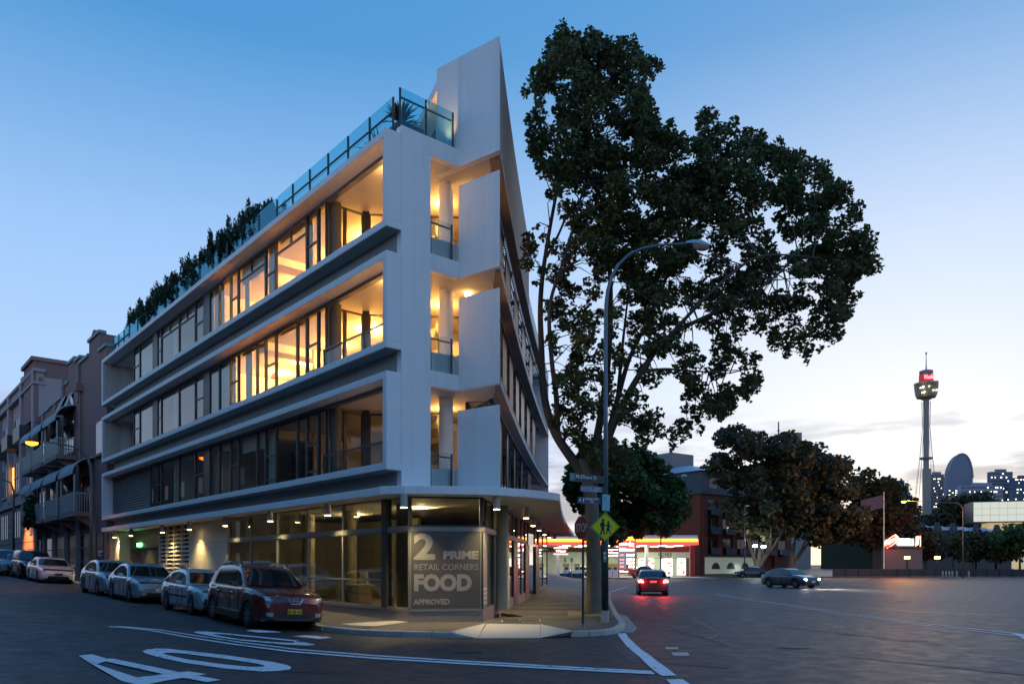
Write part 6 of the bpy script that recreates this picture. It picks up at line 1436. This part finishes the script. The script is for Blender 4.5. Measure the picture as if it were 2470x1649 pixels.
# lamp posts of the main road
def lamppost(label, px, Y, ytop, arm_px, arm_py, lit=None, base=0, r=.1):
    x = X_at(px, Y); t = thing('street_lamp', label, 'street lamp', (x, Y, base)); kf = kit(t); zt = zpx(ytop, Y); e = P(arm_px, arm_py, Y)
    pts = [Vector((x, Y, base)), Vector((x, Y, zt-1.2)), Vector((x, Y, zt-.6)), Vector((x, Y, zt)).lerp(e, .08)]+[Vector((x, Y, zt)).lerp(e, q) for q in (.3, .6, 1)]
    kf('pole', MATS['grey_pole'], lambda m: m.tube(pts, [r, r*.75, r*.7, r*.6, r*.5, r*.4, r*.35], 8), smooth=True)
    kf('lantern', m_dark if lit else M('lantern_pale', (.5, .52, .55), .3), lambda m: m.lathe([(.02, .16), (.3, .10), (.36, 0), (.25, -.06)], tuple(e), 12), smooth=True)
    if lit:
        kf('lens', MEmit('amber_lens', (1, .30, .02), 6), lambda m: m.lathe([(.30, -.07), (.26, -.2), (.1, -.28)], tuple(e), 12), smooth=True); point('amber_glow', e-Vector((0, -.2, .6)), lit, (1, .42, .08), .25)
    return t
lamppost('curved grey lamp post with glowing orange lantern left of the gallery', 2323, 100, 1213, 2180, 1207, 1300)
lamppost('grey pole lamp with pale lantern in front of the petrol station shop', 1594, 90, 1190, 1650, 1147)
lamppost('thin lamp post under the left fig tree', 1796, 106, 1225, 1803, 1220)
# flag pole
x = X_at(2132, 115); t = thing('flag_pole', 'white flag pole with a dull purple banner beside the neon café sign', 'flag pole', (x, 115, 0)); kf = kit(t); kf('pole', m_wsheet, lambda m: m.tube([(x, 115, 0), (x, 115, zpx(1185, 115))], [.11, .07], 8))
kf('flag', M('purple_banner', (.09, .07, .11), .8), lambda m: m.grid([[(x-.1-i*.55, 115+.15*math.sin(i*1.3), zpx(1193+i*2.2, 115)-dz) for i in range(7)] for dz in (0, .9, 1.9)]), smooth=True)
# café with neon
YH = 118.0; cf = thing('cafe_kiosk', 'low café kiosk topped by a red and white neon sign', 'café', (X_at(2185, YH), YH, 0)); kf = kit(cf)
kf('body', M('kiosk_grey', (.13, .12, .12), .7, var=.15), lambda m: Xb(m, 2134, 2225, YH, 4, 0, zpx(1320, YH))); kf('roof', m_slate, lambda m: Xb(m, 2131, 2230, YH-.5, 5, zpx(1320, YH), zpx(1317.5, YH)))
kf('neon_halo', M('neon_halo_glow', (.3, .01, .01), .5, var=0, emit=(1, .04, .03), es=.9), lambda m: m.poly([P(a, b, YH-.3) for a, b in ((2133, 1320), (2134, 1304), (2150, 1293), (2161, 1287), (2166, 1294), (2163, 1308), (2150, 1317), (2140, 1321))]))  # glowing red panel added behind the script to imitate the neon's halo
kf('sign_board', M('neon_board', (.05, .05, .045), .5), lambda m: Xb(m, 2158, 2206, YH-.4, .15, zpx(1317, YH), zpx(1297, YH)))
kf('sign_panel', MEmit('neon_panel', (.75, 1, .75), .35), lambda m: Xb(m, 2166, 2205, YH-.45, .04, zpx(1316, YH), zpx(1298, YH)))
m_nw = MEmit('neon_white', (1, 1, .85), 5); m_nr = MEmit('neon_red', (1, .06, .05), 9); m_no = MEmit('neon_orange', (1, .38, .12), 9)
text('neon_script', "Harry's", m_no, cf, P(2135, 1315, YH-.5), (1, 0, .42), (-.42, 0, 1), 1.05, .012, 'LEFT', .01, 2.35)
text('neon_lettering', 'CAFE', m_nw, cf, P(2180, 1306, YH-.5), (1, 0, 0), (0, 0, 1), .75, .01, 'CENTER', .01); text('neon_lettering', 'de WHEELS', m_nw, cf, P(2184, 1314, YH-.5), (1, 0, 0), (0, 0, 1), .70, .01, 'CENTER', .01, 2.5)
kf('neon_outline', m_nr, lambda m: m.tube([P(a, b, YH-.45) for a, b in ((2133, 1320), (2134, 1306), (2150, 1295), (2160, 1288), (2165, 1294), (2163, 1306), (2152, 1314), (2140, 1321))], .05, 6)); kf('neon_post', m_no, lambda m: m.tube([P(2212, 1313, YH-.5), P(2215, 1294, YH-.5)], .12, 6)); kf('neon_post_edge', m_nr, lambda m: (m.tube([P(2209, 1317, YH-.45), P(2210, 1293, YH-.45), P(2220, 1292, YH-.45), P(2220, 1317, YH-.45)], .05, 6)))
point('neon_glow', P(2160, 1305, YH-2), 90, (1, .08, .06), .4)
for px, lab in ((2189, 'left of the two yellow-lit bollards below the café sign'), (2262, 'yellow-lit kiosk box right of the café sign')):
    c = P(px, 1344, 112); b_ = thing('lit_bollard', lab, 'light', (c.x, 112, 0), 0, 'yellow lit posts'); kb = kit(b_); kb('post', m_dark, lambda m: m.box(WF, c.x-.12, c.x+.12, 112, 112.2, 0, 2.6)); kb('lantern', MEmit('yellow_lantern', (1, .66, .2), 6), lambda m: m.box(WF, c.x-.3, c.x+.3, 111.9, 112.3, 2.6, 2.95))
# hedges and bushes along the far side
def bush(label, pl, Y, n, leaves, size, mat, seed, group='bushes across the main road'):
    x = sum(p[0] for p in pl)/len(pl); t = thing('bush', label, 'bush', (X_at(x, Y), Y, 0), 0, group); r_ = random.Random(seed); cl = []
    x0, x1 = min(p[0] for p in pl), max(p[0] for p in pl); y0, y1 = min(p[1] for p in pl), max(p[1] for p in pl)
    while len(cl) < n:
        p = (r_.uniform(x0, x1), r_.uniform(y0, y1))
        if inpoly(p, pl): r = r_.uniform(.008, .016)*Y*.8; cl.append((tuple(P(p[0], p[1], Y+r_.gauss(0, 1.5))), (r, r, r*.8)))
    foliage('foliage', mat, t, cl, leaves, size, seed); MB().tube([(X_at(x, Y), Y, 0), (X_at(x, Y), Y, zpx(sum(p[1] for p in pl)/len(pl), Y))], [.2, .08], 6).build('stem', m_bark2, t)
bush('bush with orange-lit leaves right of the café sign', [(2180, 1290), (2200, 1275), (2240, 1280), (2270, 1300), (2290, 1325), (2270, 1345), (2220, 1345), (2200, 1330)], 124, 40, 4500, .5, m_leaf3, 61)
bush('low dark bushes below the grey wharf roofs', [(2270, 1310), (2300, 1295), (2345, 1285), (2390, 1295), (2420, 1310), (2420, 1345), (2280, 1345)], 128, 60, 5500, .5, m_leaf3, 62)
bush('dark green bush at the right edge of the picture', [(2400, 1300), (2440, 1275), (2480, 1270), (2520, 1280), (2520, 1345), (2400, 1345)], 126, 50, 5000, .5, m_leaf2, 63)
# dark hoarding and bollards by the water side
hb = thing('site_fence', 'long dark blue hoarding along the far side of the main road', 'fence', (X_at(2250, 108), 108, 0)); kh = kit(hb)
for i in range(16):
    a = 2010+i*31; kh('fence_panel', M('hoarding_blue', (.018, .026, .036), .6, var=.2, scale=1), lambda m: Xb(m, a+.4, a+30.6, 108, .08, .1, zpx(1372, 108))); kh('fence_post', m_dark, lambda m: Xb(m, a-.6, a+.6, 107.9, .2, 0, zpx(1370, 108)))
for i, px in enumerate((2274, 2282, 2290, 2297, 2308, 2337)):
    x = X_at(px, 92); t = thing('bollard', ['leftmost of the pale bollards in front of the hoarding', 'second pale bollard from the left in front of the hoarding', 'third pale bollard from the left in front of the hoarding', 'fourth pale bollard from the left in front of the hoarding', 'fifth pale bollard from the left in front of the hoarding', 'rightmost pale bollard standing apart in front of the hoarding'][i], 'bollard', (x, 92, 0), 0, 'bollards by the hoarding'); kb = kit(t)
    kb('post', M('bollard_pale', (.38, .30, .28), .7), lambda m: m.lathe([(.09, 0), (.09, .95), (.06, 1.02)], (x, 92, 0), 10)); kb('band', m_wsheet, lambda m: m.lathe([(.094, .72), (.094, .82)], (x, 92, 0), 10))
dk = Car(paint=carpaint('far_dark_paint', (.03, .035, .04), .2)); dk.make('parked_car', 'dark car parked before the shop front under the left fig tree', (X_at(1812, 104), 104, 0), R(175), group='cars across the main road')
# ---- skyline
m_cite = M('tower_bronze', (.36, .29, .25), .6, var=.15, scale=.05); m_tc = M('tower_dark', (.16, .16, .17), .5)
YT = 1170.0; xt = X_at(2234, YT); st_ = thing('observation_tower', 'tall observation tower with turret and red lettering on the skyline', 'tower', (xt, YT, 0)); kt = kit(st_)
def zt_(py): return zpx(py, YT)
kt('shaft', m_cite, lambda m: m.lathe([(4.0, 0), (4.0, zt_(962))], (xt, YT, 0), 20)); kt('shaft_base', m_cite, lambda m: m.box(WF, xt-4.4, xt+6, YT-3, YT+3, 0, zt_(1130)))
tz = lambda y: zpx(830+y*.1084, YT)
kt('turret', M('turret_gold', (.40, .33, .22), .4, .4, var=.25, scale=.3), lambda m: m.lathe([(6, tz(1235)), (9, tz(1205)), (13.0, tz(1195)), (14.3, tz(1150)), (16.0, tz(930)), (17.0, tz(890)), (17, tz(870)), (11, tz(855))], (xt, YT, 0), 32))
for y in (940, 985, 1030, 1075, 1120): kt('turret_band', m_tc, lambda m: m.lathe([(17.1-(y-890)/260*2.2, tz(y+9)), (17.2-(y-890)/260*2.2, tz(y-9))], (xt, YT, 0), 32))
m_dot = MEmit('tower_window', (1, .9, .6), 3)
for ax, y in ((-13.5, 998), (-5, 985), (1.5, 1072), (6.5, 1068), (-12, 1112)): kt('turret_light', m_dot, lambda m: m.box(WF, xt+ax, xt+ax+1.6, YT-17, YT-math.sqrt(max(1, 15.2**2-ax*ax))+.5, tz(y+6), tz(y-6)))
kt('sign_drum', M('drum_maroon', (.10, .015, .02), .5, emit=(1, .03, .03), es=.12), lambda m: m.lathe([(10.2, tz(855)), (10.0, tz(690))], (xt, YT, 0), 32)); kt('crown_drum', m_tc, lambda m: m.lathe([(9.4, tz(690)), (9.6, tz(600)), (7, tz(585)), (1, tz(580))], (xt, YT, 0), 32))
text('lettering', 'Westfield', MEmit('sign_red', (1, .05, .06), 5), st_, (xt, YT-10.6, tz(800)), (1, 0, .06), (0, 0, 1), 9.0, .12, 'CENTER', .2, 18.5, shear=.2)
kt('spire', m_tc, lambda m: m.tube([(xt, YT, tz(590)), (xt, YT, tz(450)), (xt, YT, tz(170))], [1.2, .7, .35], 8)); kt('spire_head', m_tc, lambda m: m.lathe([(.3, tz(240)), (1.6, tz(205)), (.3, tz(170))], (xt, YT, 0), 8))
kt('roof_boom', m_tc, lambda m: m.box(WF, xt+8, xt+18.5, YT-1, YT+1, tz(835), tz(812)))
kt('stay_ring', m_tc, lambda m: m.lathe([(9.2, zt_(1107)), (9.2, zt_(1103))], (xt, YT, 0), 24))
def stays(m):
    for i in range(14):
        a = 2*math.pi*i/14; ca_, sa_ = math.cos(a), math.sin(a)
        m.tube([(xt+6.2*ca_, YT+6.2*sa_, zt_(968)), (xt+5.2*ca_, YT+5.2*sa_, zt_(1030)), (xt+9.2*ca_, YT+9.2*sa_, zt_(1105)), (xt+18*ca_, YT+18*sa_, zt_(1235))], .22, 4, cap=False)
kt('stay_cables', m_cite, stays)
def tower(label, px0, px1, ytop, Y, c, seed, rows, cols, frac=.2, dep=9, name='office_tower', curved=False, emitc=(1, .85, .55)):
    x0, x1 = X_at(px0, Y), X_at(px1, Y); t = thing(name, label, 'building', ((x0+x1)/2, Y, 0), 0, 'skyline buildings'); kt_ = kit(t); zt = zpx(ytop, Y)
    c = tuple(min(.6, q*1.7) for q in c); mm = M('facade_%d' % seed, c, .55, var=.12, scale=.03)
    if curved:
        yt, yb = zpx(1095, Y), zpx(1175, Y); n = 20; pts = []
        for i in range(n+1):
            a = math.pi*(1-i/n); pts.append(((x0+x1)/2+(x1-x0)/2*math.cos(a), yb+(yt-yb)*max(0, math.sin(a))**.75*(1+.12*math.cos(a))))
        def cv(m):
            f = [(x, Y, z) for x, z in pts]; base = [(x1, Y, 0), (x0, Y, 0)]; poly = f+base; N_ = len(poly)
            m.add(poly+[(p[0], Y+dep, p[2]) for p in poly], [tuple(range(N_)), tuple(range(2*N_-1, N_-1, -1))]+[(i, (i+1) % N_, N_+(i+1) % N_, N_+i) for i in range(N_)])
        kt_('wall', mm, cv); kt_('crown_rim', M('rim_pale', (.35, .38, .33), .5), lambda m: m.tube([(x, Y-.6, z+.5) for x, z in pts[3:-1]], 1.1, 6)); zt = zpx(1180, Y)
    else:
        kt_('wall', mm, lambda m: m.box(WF, x0, x1, Y, Y+dep, 0, zt)); kt_('plant_room', mm, lambda m: m.box(WF, x0+(x1-x0)*.3, x0+(x1-x0)*.75, Y+2, Y+dep-2, zt, zt+4))
    zb_ = zpx(1262, Y); r_ = random.Random(seed); cw = (x1-x0)/cols; ch = (zt-zb_)/rows; mg = M('facade_glass_%d' % seed, tuple(q*.45 for q in c), .25, var=.3, scale=.1)
    ml = MEmit('lit_%d' % seed, emitc, 1.1)
    for j in range(rows):
        kt_('window_band', mg, lambda m: m.box(WF, x0+cw*.15, x1-cw*.15, Y-.25, Y-.02, zb_+ch*(j+.2), zb_+ch*(j+.72)))
        for i in range(cols):
            if r_.random() < frac: kt_('lit_window', ml, lambda m: m.box(WF, x0+cw*(i+.1), x0+cw*(i+r_.uniform(.5, 1.2)), Y-.55, Y-.3, zb_+ch*(j+.3), zb_+ch*(j+.62)))
    return t
tower('grey slab block right behind the observation tower shaft', 2241, 2282, 1143, 1240, (.15, .15, .17), 101, 16, 16, .10)
tower('rounded glass office tower with a curved lit crown', 2284, 2347, 1095, 1180, (.12, .13, .17), 102, 16, 16, .3, curved=True, emitc=(1, .95, .6))
tower('low pale office block in front of the rounded tower', 2318, 2420, 1170, 1080, (.17, .18, .23), 103, 9, 26, .22, emitc=(1, .95, .8))
tower('square office tower with two roof fins', 2390, 2443, 1137, 1150, (.11, .12, .16), 104, 14, 12, .2, emitc=(1, .95, .8))
tower('dark blue office tower at the right edge of the skyline', 2444, 2500, 1152, 1120, (.04, .07, .13), 105, 14, 14, .2)
tower('slim grey tower just left of the observation tower', 2158, 2192, 1164, 1150, (.15, .15, .18), 106, 12, 5, .12)
tower('small grey block between slim tower and stay cables', 2190, 2201, 1193, 1120, (.14, .14, .17), 107, 6, 3, .08)
tower('brown hotel block partly hidden behind the big fig crowns', 1886, 1956, 1063, 330, (.14, .13, .13), 108, 10, 7, .04, name='hotel_block')
x = X_at(1888, 320); t = thing('radio_mast', 'thin mast above the crown of the left fig tree', 'mast', (x, 325, 0)); MB().tube([(x, 325, 0), (x, 325, zpx(1017, 325))], .28, 6).build('pole', m_tc, t); MB().lathe([(.5, 0), (.5, .6)], (x, 325, zpx(1040, 325)), 8).build('collar', m_tc, t)
for px in (2390, 2424): 
    pass
# wooded ridge, gallery and wharf roofs
bigY = 300
def bigbush(label, pl, Y, n, leaves, size, mat, seed): bush(label, pl, Y, n, leaves, size, mat, seed, 'park trees on the ridge')
for i, (lab, pl) in enumerate((('dark park trees below the rounded office tower', [(2270, 1225), (2300, 1200), (2330, 1200), (2345, 1230), (2360, 1290), (2240, 1290), (2255, 1250)]), ('tall dark park trees with a pointed top before the square tower', [(2325, 1215), (2350, 1192), (2375, 1195), (2385, 1185), (2396, 1205), (2400, 1250), (2410, 1290), (2320, 1290)]), ('low dark park trees between tower base and lamp post', [(2195, 1262), (2230, 1250), (2270, 1240), (2300, 1260), (2310, 1295), (2190, 1295)]), ('dark park trees behind the gallery at the right edge', [(2400, 1262), (2440, 1255), (2500, 1258), (2500, 1300), (2400, 1300)]))): bigbush(lab, pl, 300-(i == 3)*20, 60, 5000, 1.2, m_leaf3, 70+i)
rg = MB(); rg.prism([(X_at(1980, 330), 330), (X_at(2700, 330), 330), (X_at(2700, 480), 480), (X_at(1980, 480), 480)], -.5, zpx(1290, 330)); o = rg.build('hill', M('hill_green', (.03, .035, .02), .9, var=.4, scale=.1)); o['kind'] = 'structure'
YG = 265; ga = thing('gallery_building', 'pale illuminated box of square panels at the right edge', 'building', (X_at(2420, YG), YG, 0)); kg = kit(ga); GF = Fr((X_at(2348, YG), YG), (1, -.35), (.35, 1)); gw = X_at(2348, YG)
m_gp = M('gallery_panel', (.5, .5, .45), .4, var=.06, scale=.2, emit=(.95, .93, .70), es=.20)
GWD = 2.55; GH = 2.25; z0g = zpx(1258, YG)
for i in range(13):
    for j in range(3): kg('facade_panel', m_gp, lambda m: m.box(GF, i*GWD+.04, (i+1)*GWD-.04, -.1, 0, z0g+j*GH+.04, z0g+(j+1)*GH-.04))
kg('box', m_dark, lambda m: m.box(GF, 0, 13*GWD, .02, 14, z0g-.3, z0g+3*GH+.3)); kg('base_wall', M('gallery_base', (.4, .35, .22), .6, emit=(1, .75, .35), es=.15), lambda m: m.box(GF, 5, 13*GWD, 1.5, 12, 0, z0g-.3))
YW = 215
m_wr = M('wharf_roof', (.34, .38, .44), .5, .2, var=.1); m_wb = M('wharf_brick', (.09, .075, .07), .85, var=.2)
for i, (a, b, y0) in enumerate(((2198, 2225, 1264), (2224, 2262, 1264), (2262, 2300, 1266), (2298, 2356, 1268), (2352, 2405, 1270), (2400, 2440, 1274))):
    t = thing('wharf_house', ['leftmost grey wharf roof below the tower', 'second grey wharf roof from the left', 'third grey wharf roof from the left, by the curved lamp', 'wide pale wharf roof just right of the curved lamp', 'fifth wharf roof below the gallery panels', 'rightmost wharf roof with a narrow pale slope'][i], 'building', (X_at((a+b)/2, YW), YW, 0), 0, 'gabled wharf houses'); kw_ = kit(t)
    x0, x1 = X_at(a, YW), X_at(b, YW); zt = zpx(y0, YW); ze = zpx(y0+12, YW)
    kw_('wall', m_wb, lambda m: m.box(WF, x0, x1, YW, YW+10, 0, ze)); kw_('roof', m_wr, lambda m: m.hexa([(x0+.8, YW-.3, ze), (x1-.8, YW-.3, ze), (x1-.8, YW+10, ze), (x0+.8, YW+10, ze), (x0+.8, YW+4.5, zt), (x1-.8, YW+4.5, zt), (x1-.8, YW+5.5, zt), (x0+.8, YW+5.5, zt)]))
    kw_('gable', m_wb, lambda m: m.prism([(0, 0)]*3, 0, 0) if False else m.hexa([(x1-1.6, YW-.6, ze-1), (x1+1.2, YW-.6, ze-1), (x1+1.2, YW+.2, ze-1), (x1-1.6, YW+.2, ze-1), (x1-.6, YW-.6, zt+.6), (x1+.2, YW-.6, zt+.6), (x1+.2, YW+.2, zt+.6), (x1-.6, YW+.2, zt+.6)]))
    kw_('window', m_win, lambda m: m.box(WF, x1-.45, x1+.05, YW-.66, YW-.6, ze, ze+.8))
